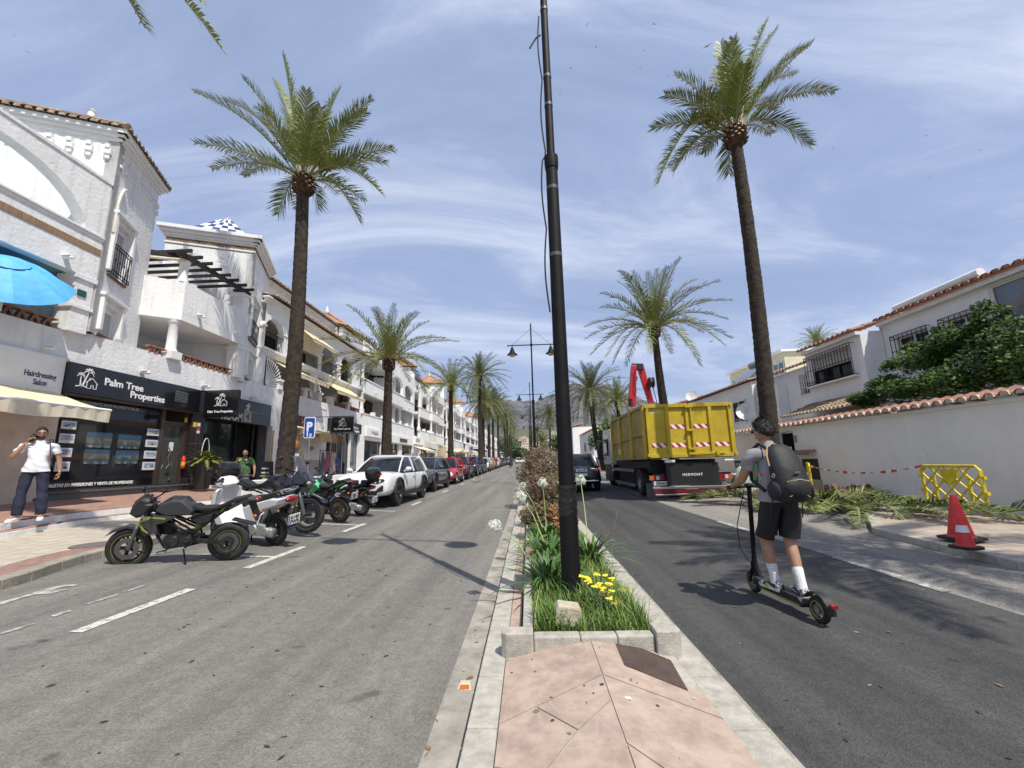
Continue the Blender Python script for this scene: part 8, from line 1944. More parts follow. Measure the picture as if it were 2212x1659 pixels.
for sg in(-1,1):b.ell(hp_+f*.092+l*sg*.034+up*.006,(.012,.028,.02),10,7);b.tube([hp_+f*.085+l*sg*.058+up*.01,hp_-f*.0+l*sg*.082+up*.01],.004,5)
b.build('sunglasses',blackgloss,ri)
b=MB();b.smooth=True
for sg in(-1,1):b.ell(P['an'+('L' if sg>0 else 'R')]+Vector((.02,sg*.046,.10)),(.016,.004,.012),8,6)
b.build('sock_emblem',mat('dark_red_emblem',(.12,.01,.03),.7),ri)
bpk=thing('backpack','large black backpack with beige elastic cord worn by the scooter rider','backpack',cen,hdg)
bm_=mat('black_ripstop',(.014,.014,.016),.65,var=.35,vs=6,bump=.4,bs=10)
b=MB();b.smooth=True;rings=[]
for z,w,d,off in((1.02,.09,.06,-.30),(1.035,.14,.095,-.31),(1.10,.165,.12,-.325),(1.22,.17,.125,-.315),(1.34,.16,.115,-.29),(1.46,.14,.095,-.255),(1.54,.105,.07,-.225),(1.575,.05,.035,-.21)):
 rings.append([(off+d*math.cos(a)*(1 if math.cos(a)<0 else .8),w*math.copysign(abs(math.sin(a))**.75,math.sin(a)),z)for a in[2*PI*k/20 for k in range(20)]])
b.loft(rings);b.build('bag',bm_,bpk)
b=MB();b.smooth=True;b.ell((-.415,0,1.16),(.045,.125,.10),16,10);b.build('front_pocket',bm_,bpk)
b=MB();b.smooth=True
for s in(-1,1):b.ell((-.31,s*.165,1.13),(.09,.035,.09),12,8)
b.build('side_pocket',mat('dark_purple_mesh',(.03,.018,.03),.8),bpk)
cordm=mat('beige_cord',(.45,.36,.20),.7)
b=MB();b.smooth=True;q=lambda y,z:(-.452+abs(y)*.25,y,z)
b.tube([q(-.11,1.22),q(0,1.235),q(.11,1.22),q(.02,1.14),q(-.10,1.07)],.0035,5);b.tube([q(.11,1.22),q(-.02,1.14),q(.10,1.08)],.0035,5);b.tube([q(-.11,1.22),q(.02,1.15),q(.05,1.19),q(0,1.12)],.0035,5);b.build('elastic_cord',cordm,bpk)
b=MB();b.smooth=True;b.tube([(-.28,.158,1.36),(-.24,.145,1.46),(-.20,.10,1.55),(-.20,.0,1.575)],.008,6);b.build('zip_piping',mat('orange_beige_piping',(.50,.30,.16),.6),bpk)
b=MB();b.smooth=True
for s in(-1,1):b.tube([(-.20,s*.09,1.52),(-.10,s*.115,1.585),(.03,s*.12,1.52),(.065,s*.13,1.38),(.03,s*.155,1.22),(-.18,s*.17,1.12)],.018,6);b.tube([(-.26,s*.15,1.08),(-.22,s*.16,.95),(-.2,s*.165,.86)],.006,5)
b.build('shoulder_strap',bm_,bpk)
b=MB();b.smooth=True
for s in(-1,1):b.torus((-.33,s*.168,1.27),.018,.006,'y',12,5)
b.box(-.445,-.43,-.02,.03,1.30,1.306);b.build('buckle',alu,bpk)
# ---- man on the phone on the terrace
mp_=V(-9.95,8.25,.66)
mt_=gz(50*K,1124*K,.655);mt_2=gz(66*K,1124*K,.655);loc=Vector(((mt_.x+mt_2.x)/2,(mt_.y+mt_2.y)/2,.655))
ph=thing('person','bearded man in white polo and navy trousers talking on the phone on the terrace','person',loc,R_(-50))
J=dict(pel=(0,0,.96),chest=(.0,0,1.30),neck=(.01,0,1.50),head=(.035,.0,1.645),look=(1,.15,-.05),shL=(-.01,.20,1.43),shR=(-.01,-.20,1.43),elL=(-.02,.29,1.14),elR=(.07,-.34,1.17),wrL=(.03,.33,.88),wrR=(.12,-.17,1.46),haL=(.06,.335,.80),haR=(.10,-.115,1.54),hipL=(0,.10,.90),hipR=(0,-.10,.90),knL=(.03,.14,.50),knR=(.03,-.13,.50),anL=(.0,.17,.085),anR=(.0,-.15,.085),toL=(.15,.19,.05),toR=(.14,-.20,.05))
white_t=mat('white_polo_cotton',(.74,.74,.78),.9,var=.04,vs=6,bump=.35,bs=6);navy=mat('navy_denim',(.018,.022,.045),.85,var=.3,vs=8,bump=.4,bs=8);wsh=mat('white_leather_shoe',(.75,.75,.74),.5,var=.03)
P,fr,body=person(ph,J,skinA,hairm,white_t,navy,(wsh,wsh),(1,0,0),.62,False,curlR=(.0,.8,.1),curlL=(0,-1,0),closedR=.75,closedL=.8,thR=(.6,0,.6),build_=1.0,shirt_hem=.04,belly=.012)
hair(ph,P['head'],fr,1.0,hairm,grow=.010,rough=.002)
f,l,up=fr;h_=P['head']
def beard(t,h_,fr,m,s=1.):
 f,l,up=fr;b=MB();b.smooth=True;vs=[];n_=13;rows=6
 for i in range(rows):
  q=i/(rows-1)
  for k in range(n_):
   a=-1.35+2.7*k/(n_-1);z=-.38-.56*q;rad=math.sqrt(max(0,1-z*z));X=rad*math.cos(a)*.094*(1-.10*-z)+.008*(1 if abs(a)<.6 else .6);Y=rad*math.sin(a)*.074*(1-.28*-z)+math.copysign(.006,a)*min(1,abs(a)*2);vs.append(h_+(f*(X+.004+(.010*math.exp(-(a/.35)**2)if q>.5 else .004*math.exp(-(a/.3)**2)))+l*Y+up*z*.120)*s)
 b.add(vs,[(i*n_+k,i*n_+k+1,(i+1)*n_+k+1,(i+1)*n_+k)for i in range(rows-1)for k in range(n_-1)if not(i<2 and 4<=k<=7)]);return b.build('beard',m,t,ang=180)
beard(ph,h_,fr,mat('brown_beard',(.06,.035,.022),.8,var=.3,vs=40))
b=MB();b.smooth=True
for sg in(-1,1):b.torus((0,0,0),.023,.003,'x',18,5)if False else b.tube([h_+f*.098+l*sg*(.033+.024*math.cos(a))+up*(.008+.018*math.sin(a))for a in[2*PI*k/14 for k in range(14)]],.003,5,closed=True)
b.tube([h_+f*.099-l*.01+up*.012,h_+f*.099+l*.01+up*.012],.003,5)
for sg in(-1,1):b.tube([h_+f*.095+l*sg*.056+up*.012,h_+l*sg*.079+up*.012],.003,5)
b.build('glasses',mat('red_brown_frame',(.10,.015,.012),.4),ph)
tag(None,'','')if False else None
t=thing('mobile_phone','dark mobile phone held to the ear of the man in white','phone',loc,R_(-50));b=MB();b.bar(V(.085,-.098,1.60),V(.10,-.115,1.47),.012,.07,(0,1,0));b.build('case',blackgloss,t,bevel=.003)
b=MB();b.smooth=True;b.tube([V(.10,.13,1.53),V(.135,.16,1.40),V(.12,.20,1.12),V(.02,.24,.95)],.008,5);b.tube([V(.10,.13,1.53),V(-.05,.15,1.54),V(-.14,.18,1.3)],.008,5);b.build('bag_strap',navy,ph)
b=MB();b.smooth=True;b.torus(P['wrL']+Vector((0,0,.01)),.030,.008,'z',16,6);b.build('wristwatch',blackgloss,ph)
b=MB();b.smooth=True;b.torus(P['wrR']-Vector((0,0,.02)),.030,.004,'z',16,6);b.build('bracelet',alu,ph)
# ---- man in green
lg=gz(522*K,1075*K,.50);lg.z=.50
gm_=thing('person','bald bearded man in a green t-shirt walking behind the motorcycles, looking down','person',lg,R_(-75),scale=(1.0,)*3)
J=dict(pel=(0,0,.94),chest=(.02,0,1.28),neck=(.04,0,1.47),head=(.10,.03,1.60),look=(1,-.35,-.45),shL=(.01,.21,1.40),shR=(.01,-.21,1.40),elL=(-.05,.31,1.12),elR=(.05,-.31,1.12),wrL=(.0,.35,.86),wrR=(.14,-.30,.90),haL=(.02,.355,.78),haR=(.18,-.29,.83),hipL=(0,.10,.88),hipR=(0,-.10,.88),knL=(.12,.10,.48),knR=(-.06,-.10,.48),anL=(.10,.10,.08),anR=(-.22,-.10,.12),toL=(.25,.12,.05),toR=(-.09,-.11,.05))
green_t=mat('faded_green_tshirt',(.075,.15,.05),.9,vs=3,detail=6,col2=(.04,.105,.03),bump=.35,bs=6);jeans=mat('grey_blue_jeans',(.12,.13,.16),.9,var=.3,vs=7)
P,fr,body=person(gm_,J,skinB,hairm,green_t,jeans,(blackmatt,rubber),(1,0,0),.75,False,curlR=(0,1,0),curlL=(0,-1,0),build_=1.16,belly=.035,shirt_hem=.0)
beard(gm_,P['head'],fr,mat('dark_beard',(.03,.02,.015),.85,var=.3,vs=40))
f,l,up=fr;b=MB();b.smooth=True;b.ell((.155,.09,1.36),(.01,.032,.022),8,6);b.box(.15,.158,-.13,-.07,1.365,1.375);b.build('chest_print',letterw,gm_)
def simple_person(label,p,rz,shirt,pants,hairm_=hairm,look=(1,0,0)):
 t=thing('person',label,'person',p,rz)
 J=dict(pel=(0,0,.96),chest=(.0,0,1.30),neck=(.01,0,1.50),head=(.03,.0,1.63),look=look,shL=(-.01,.19,1.43),shR=(-.01,-.19,1.43),elL=(-.04,.26,1.15),elR=(.02,-.26,1.15),wrL=(.05,.27,.92),wrR=(.15,-.25,.96),haL=(.09,.27,.85),haR=(.20,-.24,.90),hipL=(0,.10,.90),hipR=(0,-.10,.90),knL=(.14,.10,.50),knR=(-.04,-.10,.50),anL=(.16,.10,.09),anR=(-.22,-.10,.12),toL=(.30,.11,.06),toR=(-.09,-.11,.06))
 P,fr,body=person(t,J,skinA,hairm_,shirt,pants,(blackmatt,rubber),(1,0,0),.6,False,curlR=(0,1,0),curlL=(0,-1,0));hair(t,P['head'],fr,1.,hairm_,grow=.012);return t
q=gy(850*K,972*K,21.5);simple_person('dark haired man in black whose head shows above the grey SUV',(q.x,21.5,q.z-1.72),R_(-60),black_s,navy)
q=gy(912*K,976*K,27.5);simple_person('woman in dark top whose head shows above the red car',(q.x,27.5,q.z-1.70),R_(-60),mat('brown_top',(.08,.05,.04),.9),navy,mat('brown_hair',(.10,.05,.03),.6,var=.3))
q=gy(1048*K,984*K,60);simple_person('small distant pedestrian in pink on the left pavement',(-7.6,60,road(-7,60)+.1),R_(-80),mat('pink_top',(.55,.22,.22),.9),jeans)
pm=V(-2.75,67,road(-2.75,67));t=naked('small distant motorcycle coming along the left lane',pm+V(0,.67,0),-PI/2,0,blp,chrome,'3310 HBN',rim_d)
mr=thing('person','helmeted rider in black on the distant oncoming motorcycle','person',pm,-PI/2)
J=dict(pel=(-.25,0,.98),chest=(-.12,0,1.30),neck=(-.07,0,1.47),head=(-.03,.0,1.60),look=(1,0,0),shL=(-.10,.20,1.40),shR=(-.10,-.20,1.40),elL=(.08,.33,1.18),elR=(.08,-.33,1.18),wrL=(.24,.30,1.13),wrR=(.24,-.30,1.13),haL=(.31,.30,1.13),haR=(.31,-.30,1.13),hipL=(-.22,.12,.93),hipR=(-.22,-.12,.93),knL=(.12,.24,.72),knR=(.12,-.24,.72),anL=(-.10,.22,.36),anR=(-.10,-.22,.36),toL=(.05,.23,.33),toR=(.05,-.23,.33))
P,fr,body=person(mr,J,skinA,hairm,black_s,black_s,(blackmatt,rubber),(1,0,0),.95,False)
b=MB();b.smooth=True;b.ell(P['head']+V(-.01,0,.02),(.135,.12,.145),16,12);b.build('helmet',blackgloss,mr)
# ==== shop fronts and street things on the left
ZZ2=lambda a,c:(a*.4973,1100+c*.4973)
ZZ3=lambda a,c:(a*.3436,1500+c*.3436)
ZZ4=lambda a,c:(700+a*.27125,1500+c*.27125)
ZZ5=lambda a,c:(950+a*.4521,1050+c*.4521)
ZZ8=lambda a,c:(1100+a*.1808,1700+c*.1808)
def logo(M,s,parent,m=letterw):
 """two palms leaning beside a small gabled house, standing on a strip of sand"""
 b=MB();b.M=M@Matrix.Scale(s,4);e=.006/s
 def strip(pts,w0,w1):
  n_=len(pts)-1
  for i in range(n_):
   a=Vector((*pts[i],0));c=Vector((*pts[i+1],0));d=(c-a).normalized();q=Vector((-d.y,d.x,0));wa=w0+(w1-w0)*i/n_;wb=w0+(w1-w0)*(i+1)/n_
   b.add([a-q*wa,c-q*wb,c+q*wb,a+q*wa,a-q*wa+Vector((0,0,e)),c-q*wb+Vector((0,0,e)),c+q*wb+Vector((0,0,e)),a+q*wa+Vector((0,0,e))],[(0,3,2,1),(4,5,6,7),(0,1,5,4),(1,2,6,5),(2,3,7,6),(3,0,4,7)])
 strip([(.30,.08),(.36,.30),(.42,.50),(.50,.72)],.035,.012);strip([(.22,.08),(.20,.25),(.19,.40),(.20,.52)],.03,.010)
 for cx,cy,r in((.52,.76,.24),(.20,.56,.17)):
  for a in(10,55,100,145,185,-25):
   t=R_(a);p1=(cx+r*.55*math.cos(t),cy+r*.55*math.sin(t)+.03*r/.2);p2=(cx+r*math.cos(t),cy+r*math.sin(t)-.05*r/.2-.02);strip([(cx,cy),p1,p2],.026*r/.2,.006)
 strip([(.02,.05),(.18,.09),(.38,.09),(.52,.04)],.02,.02);strip([(.48,.04),(.48,.30)],.010,.010);strip([(.42,.27),(.68,.50),(.95,.25)],.012,.012);strip([(.90,.30),(.90,.04),(.76,.04),(.76,.18),(.66,.18),(.66,.04),(.50,.04)],.010,.010);strip([(.56,.40),(.56,.50)],.012,.012)
 return b.build('logo',m,parent)
def signbox(name,label,x0,x1,y0,y1,z0,z1,m=signblk,world=True):
 t=thing(name,label,'sign',(x1,(y0+y1)/2,z0),world=True);b=MB();b.box(x0,x1,y0,y1,z0,z1);b.build('board',m,t,bevel=.006);return t
t=signbox('shop_sign','long black fascia sign reading Palm Tree Properties over the estate agent window',-12.24,-12.0,10.33,15.28,3.62,4.43)
logo(FX(-11.996,10.52,3.78),.62,t);text('Palm Tree',.29,FX(-11.997,11.28,3.98),letterw,t,'lettering',.006,.006,sx=1.02);text('Properties',.29,FX(-11.997,12.10,3.74),letterw,t,'lettering',.006,.006,sx=1.0)
b=MB()
for i in range(7):b.box(-11.998,-11.985,13.72,14.25,3.87+i*.055,3.89+i*.055)
b.build('vent_slats',alu,t)
b=MB();b.box(-12.2,-12.03,10.35,15.2,3.55,3.61);b.build('roller_housing',mat('bronze_trim',(.10,.07,.05),.4,.5),t)
t=thing('shop_window','estate agent window with backlit property posters and white slogans','shop window',(-12.3,12,1.0),world=True)
b=MB();b.box(-12.36,-12.34,10.45,13.68,1.1,3.58);b.build('glass',mat('shop_glass',(.02,.022,.025),.03,var=0,spec=.8,alpha=.55),t)
b=MB()
for(a,c,z0,z1)in((10.45,10.52,1.05,3.6),(13.62,13.74,1.05,3.6),(14.6,14.72,.95,3.6),(10.5,13.62,1.05,1.1),(13.74,14.6,3.12,3.2)):b.box(-12.38,-12.26,a,c,z0,z1)
b.build('window_frame',mat('brown_bronze_frame',(.12,.095,.08),.35,.6),t,bevel=.004)
b=MB();b.box(-12.335,-12.325,10.52,13.62,3.36,3.56);b.box(-12.335,-12.325,10.52,13.62,1.12,1.32);b.build('slogan_band',signblk,t)
text('SPECIALISTS IN INVESTMENTS AND PROPERTY SALES',.115,FX(-12.322,10.14,3.415),mat('grey_lettering',(.50,.50,.48),.5,var=0),t,'lettering',.002,.002,sx=.98)
text('ESPECIALISTAS EN INVERSIONES Y VENTA DE PROPIEDADES',.118,FX(-12.322,10.30,1.175),letterw,t,'lettering',.002,.004,sx=.83,shear=.2)
b=MB();b.box(-12.30,-12.16,10.45,15.3,.78,1.05);b.box(-12.22,-12.1,10.45,15.3,1.02,1.06);b.build('granite_plinth',mat('grey_granite',(.15,.155,.15),.6,vs=30,detail=4,col2=(.07,.07,.07)),t)
def picture(parent,y0,y1,z0,z1,x,seed,em=.0,big=False):
 r=random.Random(seed);b=MB();b.box(x-.02,x,y0,y1,z0,z1);fr_=b.build('poster_frame',blackgloss if big else mat('white_poster_card',(.62,.64,.66),.5,var=0),parent)
 cells=[(y0+.04,y1-.04,z0+(z1-z0)*.30,z1-.04)]if not big else[(y0+.05,y1-.05,(z0+z1)/2+.28*(z1-z0)/2,z1-.05),(y0+.05,y1-.05,z0+.28*(z1-z0)/2+.04,(z0+z1)/2-.04)]
 if big:
  for k in range(3):
   w=(y1-y0-.1)/3
   for zb in((z0+z1)/2+.02,z0+.05):cells.append((y0+.05+k*w+.01,y0+.05+(k+1)*w-.01,zb,zb+.24*(z1-z0)/2))
 for i,(a,c,e,f)in enumerate(cells):
  def mm(nm,col):return mat('picture_'+nm,col,.4,var=.35,vs=9,detail=5,emit=(*col,.55)if big else None)
  if big:S_=mm('blue_sky',(.16,.40,.72));L2_=[mm('green_land',(.16,.25,.08)),mm('sand_land',(.50,.40,.26)),mm('turquoise_sea',(.05,.42,.50))][r.randrange(3)];H2=mm('white_houses',(.66,.62,.54))
  else:S_=mat('card_sky',(.20,.33,.55),.5,var=.2,vs=9);L2_=mat('card_land',(.30,.28,.22),.5,var=.4,vs=20);H2=mat('card_house',(.55,.52,.48),.5,var=.3,vs=20)
  b=MB();h=e+(f-e)*r.uniform(.4,.58);hh=e+(f-e)*.28
  b.cm=0;b.box(x+.001,x+.004,a,c,h,f);b.cm=1;b.box(x+.001,x+.004,a,c,e,hh);b.cm=2;b.box(x+.001,x+.0045,a,c,hh,h)
  b.cm=1;
  for k in range(3):q=r.uniform(a,c-.08);b.box(x+.005,x+.006,q,min(c,q+r.uniform(.05,.14)),hh,h+r.uniform(-.02,.05)*(f-e)*2)
  b.cm=2
  for k in range(3):q=r.uniform(a,c-.08);b.box(x+.0055,x+.0065,q,min(c,q+r.uniform(.04,.1)),e,hh+r.uniform(0,.04))
  b.build('picture',[S_,L2_,H2],fr_)
def rect(Z,a,c,X):p=gx(*Z(*a),X);q=gx(*Z(*c),X);return p.y,q.y,q.z,p.z
for i,(a,c)in enumerate((((985,560),(1255,970)),((1345,590),(1590,965)))):
 y0,y1,z0,z1=rect(ZZ3,a,c,-12.42);d=thing('display_panel',['backlit property display panel left in the estate agent window','backlit property display panel right in the estate agent window'][i],'display',(-12.42,y0,z0),world=True,group='backlit property displays');picture(d,y0,y1,z0,z1,-12.42,40+i,.6,True)
PO=[((705,450),(862,558)),((680,600),(838,715)),((655,765),(808,873)),((628,925),(780,1035)),((1690,545),(1815,632)),((1672,672),(1798,760)),((1655,800),(1780,890)),((1635,928),(1760,1018))]
for i,(a,c)in enumerate(PO):
 y0,y1,z0,z1=rect(ZZ3,a,c,-12.33);col_='left' if i<4 else 'right'
 d=thing('property_card','%s property card in the %s column of the estate agent window'%(['top','second','third','lowest'][i%4],col_),'poster',(-12.33,y0,z0),world=True,group='property cards in the window');picture(d,y0,y1,z0,z1,-12.31,60+i)
t=thing('glass_door','glass shop door with curved steel handle and white notice','door',(-12.3,14.1,1.0),world=True)
b=MB();b.box(-12.37,-12.35,13.76,14.58,1.05,3.1);b.build('glass',mat('door_glass',(.06,.065,.06),.04,var=0,spec=.8),t)
b=MB();b.box(-12.36,-12.3,13.74,13.80,1.02,3.12);b.box(-12.36,-12.3,14.54,14.6,1.02,3.12);b.box(-12.36,-12.3,13.80,14.54,3.05,3.12);b.box(-12.36,-12.3,13.80,14.54,1.02,1.12);b.build('door_frame',MATS['brown_bronze_frame'],t)
b=MB();b.smooth=True;b.tube([(-12.27,14.0,2.35),(-12.24,14.08,2.2),(-12.24,14.02,1.95),(-12.24,14.1,1.75),(-12.27,14.02,1.6)],.018,8);b.build('handle',chrome,t)
b=MB();b.box(-12.348,-12.344,14.12,14.30,2.2,2.5);b.build('notice',plate_w,t)
t=thing('fire_extinguisher','small red fire extinguisher hanging beside the shop door','extinguisher',(-12.2,14.66,1.6),world=True);b=MB();b.smooth=True;b.lathe([(0,0),(.06,.01),(.065,.05),(.065,.34),(.03,.42),(.02,.44)],(-12.17,14.60,1.6),14);b.build('cylinder',conered,t);b=MB();b.box(-12.2,-12.12,14.585,14.615,2.03,2.08);b.smooth=True;b.tube([(-12.15,14.6,2.05),(-12.1,14.66,1.95),(-12.11,14.67,1.75)],.01,6);b.build('nozzle',blackmatt,t);b=MB();b.smooth=True;b.lathe([(.0665,.10),(.0665,.22)],(-12.17,14.60,1.6),14);b.build('yellow_label',plast_y,t)
t=thing('pilaster','dark tiled pillar between the two black shop fronts with yellow and white stickers','pillar',(-12.2,15,.9),world=True)
b=MB();b.box(-12.3,-12.12,14.72,15.33,.8,3.6);b.build('tiles',tiles('dark_brown_tiles',(.030,.022,.022),(.024,.018,.018),3,(.10,.09,.085),.006,(.30,.62),'YZ',0,.25),t)
for i,(y,z,w,h,m_)in enumerate(((14.78,3.08,.16,.17,plast_y),(14.98,3.12,.14,.12,plate_w),(14.98,2.98,.14,.10,conered),(14.98,2.86,.14,.10,plate_w),(14.52,3.22,.12,.17,mat('orange_sticker',(.7,.35,.03),.5)))):b=MB();b.box(-12.119+(.0 if i<4 else-.12),-12.114+(.0 if i<4 else-.12),y,y+w,z,z+h);b.build('sticker',m_,t)
ps=thing('projecting_sign','black square double sided sign with white palm logo hung out over the pavement','sign',(-11.5,15.0,3.5),world=True)
p0=gy(*ZZ2(1628,1060),14.9);pA,pB=gy(*ZZ2(1628,890),14.9),gy(*ZZ2(1890,905),14.9);pC=gy(*ZZ2(1865,1085),14.9)
b=MB();x0_,x1_=pA.x,pB.x;z0_,z1_=pC.z,pA.z;b.box(x0_,x1_,14.9,14.98,z0_,z1_);b.box(x1_-.01,x1_+.02,14.88,15.0,z0_-.02,z1_+.02);b.build('board',signblk,ps)
logo(frame((x0_+(x1_-x0_)*.30,14.895,z0_+(z1_-z0_)*.40),(1,0,0),(0,0,1)),(x1_-x0_)*.42,ps);text('Palm Tree Properties',.115,frame(((x0_+x1_)/2,14.895,z0_+(z1_-z0_)*.17),(1,0,0),(0,0,1)),letterw,ps,'lettering',.003,.003,'CENTER',sx=(x1_-x0_)/1.32)
b=MB();b.tube([(-12.2,14.94,z1_+.03),(x1_,14.94,z1_+.03)],.02,6);b.build('bracket',blackmetal,ps)
t=signbox('shop_sign','black fascia sign with silver letters ROOM and a carved figure above a tile with 4',-12.26,-12.02,15.34,19.2,3.46,4.45)
silv_l=mat('silver_lettering',(.42,.41,.38),.4,.5,var=.2,vs=20)
text('ROOM',.46,FX(-12.015,15.98,3.50),silv_l,t,'lettering',.02,.01,sx=.90);b=MB();b.box(-12.02,-11.985,17.30,17.76,3.50,3.98);b.build('number_tile',mat('aged_plaque',(.40,.37,.30),.6,vs=9,col2=(.2,.18,.15)),t);text('4',.40,FX(-11.983,17.42,3.60),signblk,t,'lettering',.003,.01)
b=MB();b.prism([(0,0),(.34,0),(.32,.05),(.26,.08),(.30,.20),(.34,.30),(.30,.36),(.24,.36),(.26,.44),(.16,.44),(.16,.36),(.08,.33),(.02,.24),(.04,.20),(.14,.24),(.12,.16),(.04,.08),(.0,.05)],lambda a,c:(-12.018,17.32+a,3.99+c*.75),(.03,0,0));b.build('emblem',silv_l,t,bevel=.006)
b=MB();b.bar((-12.0,17.72,3.97),(-11.98,19.15,3.94),.02,.02);b.build('rod',alu,t)
t=thing('shop_window','dark restaurant window and open entrance under the ROOM sign','shop window',(-12.3,17.5,.9),world=True)
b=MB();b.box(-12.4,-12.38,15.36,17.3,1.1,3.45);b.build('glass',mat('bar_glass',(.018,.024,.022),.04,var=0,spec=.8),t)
b=MB();
for(a,c,z0,z1)in((15.34,15.42,.9,3.46),(17.25,17.35,.9,3.46),(18.35,18.42,.8,3.46),(18.7,18.8,.8,3.46),(15.42,17.25,1.02,1.12),(15.42,17.25,3.38,3.46)):b.box(-12.42,-12.28,a,c,z0,z1)
b.build('window_frame',blackmetal,t)
b=MB();b.box(-12.42,-12.24,15.34,17.3,.75,1.02);b.build('plinth',signblk,t)
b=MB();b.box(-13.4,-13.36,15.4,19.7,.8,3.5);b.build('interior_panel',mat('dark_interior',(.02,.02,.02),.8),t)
b=MB();b.box(-12.9,-12.86,17.45,18.1,1.0,2.9);b.build('inner_door',mat('green_tinted_glass',(.05,.12,.10),.1,var=0),t)
for(y,h)in((19.3,2.55),(19.45,2.5)):b=MB();b.smooth=True;b.tube([(-12.0,y,.8),(-12.0,y+.05,.8+h)],.035,7);tag(b.build('bamboo_pole',mat('bamboo',(.55,.42,.22),.6,vs=9)),'bamboo pole leaning by the entrance, %s of the pair'%('nearer' if y<19.4 else 'farther'),'pole','bamboo poles')
t=thing('shop_sign','smooth white fascia with purple Hairdressing Salon lettering','sign',(-12.1,8,3.6),world=True);b=MB();b.box(-12.2,-12.1,3.2,10.32,3.5,4.5);b.build('board',white_s,t,bevel=.01)
purp=mat('purple_lettering',(.085,.05,.16),.5,var=0);outl=mat('lilac_letter_outline',(.62,.58,.72),.5,var=0)
q1=gx(*ZZ2(195,715),-12.09);q2=gx(*ZZ2(498,775),-12.09);wd_=q2.y-q1.y
for(s_,of,m_,e_)in(('Hairdressing',.004,purp,.003),):text(s_,.20,FX(-12.094,q1.y,q1.z-.12),m_,t,'lettering',e_,of,sx=wd_/1.22)
for(s_,of,m_,e_)in(('Salon',.004,purp,.003),):text(s_,.20,FX(-12.094,q1.y+wd_*.26,q1.z-.31),m_,t,'lettering',e_,of,sx=wd_/1.22)
text('Styling w',.42,FX(-12.094,6.55,3.82),purp,t,'lettering',.003,.02,shear=.3)
awning('awning','long cream and yellow striped awning over the hairdresser at the left edge',F0,4.6,10.12,3.58,3.03,.12,1.72,striped('cream_yellow_awning_canvas',(.74,.53,.22),(.82,.76,.60),1,.13,.5),.27,scallop=False)
t=thing('shop_window','hairdresser window with shelves at the left edge behind the man on the phone','shop window',(-12.3,7.5,1),world=True)
b=MB();b.box(-12.42,-12.4,4.6,9.05,.9,2.95);b.build('glass',mat('salon_glass',(.03,.035,.035),.04,var=0,spec=.8,alpha=.6),t)
b=MB();b.box(-12.42,-12.3,8.98,9.06,.85,2.95);b.box(-12.42,-12.3,7.2,7.26,.85,2.95);b.box(-12.42,-12.3,4.6,9.05,.82,.95);b.build('window_frame',white_s,t)
b=MB()
for z in(1.3,1.7,2.1,2.5):b.box(-13.4,-13.1,5,9.0,z,z+.03)
rS=random.Random(3)
for i in range(60):z=rS.choice((1.33,1.73,2.13,2.53));y=rS.uniform(5.2,8.9);b.box(-13.3,-13.2,y,y+.06,z,z+rS.uniform(.1,.25))
b.build('shelves',mat('shelf_goods',(.28,.26,.24),.7,var=.6,vs=6),t)
b=MB();b.box(-12.38,-12.199,9.06,10.44,.8,3.5);tag(b.build('pier',mat('cream_render',(.58,.50,.42),.85)),'cream rendered pier between the salon and the estate agent','pillar')
b=MB();b.box(-12.199,-12.17,9.95,10.12,2.35,2.5);tag(b.build('entry_phone',blackmatt),'small dark box on the cream pier beside the posters','box')
ap0=gx(70*.4973,350+1352*.4973,-11.65);ax_=Vector((.50,-.42,.75)).normalized();Ru=1.15
t=thing('parasol','bright blue parasol on the first floor terrace at the left edge','parasol',(ap0.x-.5,ap0.y+.3,5.3),world=True);MU=Matrix.Translation(ap0)@ax_.to_track_quat('Z','Y').to_matrix().to_4x4()
vs=[];nR=7;nS=8
for i in range(nR+1):
 q=i/nR
 for k in range(nS*4):a=2*PI*k/(nS*4)+.2;s8=abs(math.sin((a-.2)*nS/2));sc=1-.06*s8*q;vs.append((Ru*q*sc*math.cos(a),Ru*q*sc*math.sin(a),-.52*(q**1.7)-.05*q*s8))
um=mat('sky_blue_canvas',(.10,.42,.78),.6,var=.12,vs=3);b=MB();b.M=MU;b.add(vs,[(i*nS*4+k,i*nS*4+(k+1)%(nS*4),(i+1)*nS*4+(k+1)%(nS*4),(i+1)*nS*4+k)for i in range(nR)for k in range(nS*4)]);b.build('canopy',um,t)
b=MB();b.M=MU;b.lathe([(0,.05),(.12,.03),(.28,-.015),(.36,-.05)],(0,0,0),16);b.build('vent_cap',um,t)
b=MB();b.smooth=True;j_=ap0-ax_*.55;b.tube([ap0,j_,Vector((j_.x,j_.y,5.2))],.022,8)
for k in range(8):a=2*PI*k/8+.2;b.tube([MU@Vector((0,0,-.03)),MU@Vector((Ru*.95*math.cos(a),Ru*.95*math.sin(a),-.5))],.008,4)
b.build('pole',white_s,t)
b=MB();b.box(-12.02,-11.99,10.2,10.42,6.25,6.42);tag(b.build('house_plate',mat('dark_green_plate',(.01,.08,.07),.4)),'small dark green plate on the white pillar beside the parasol','plate')
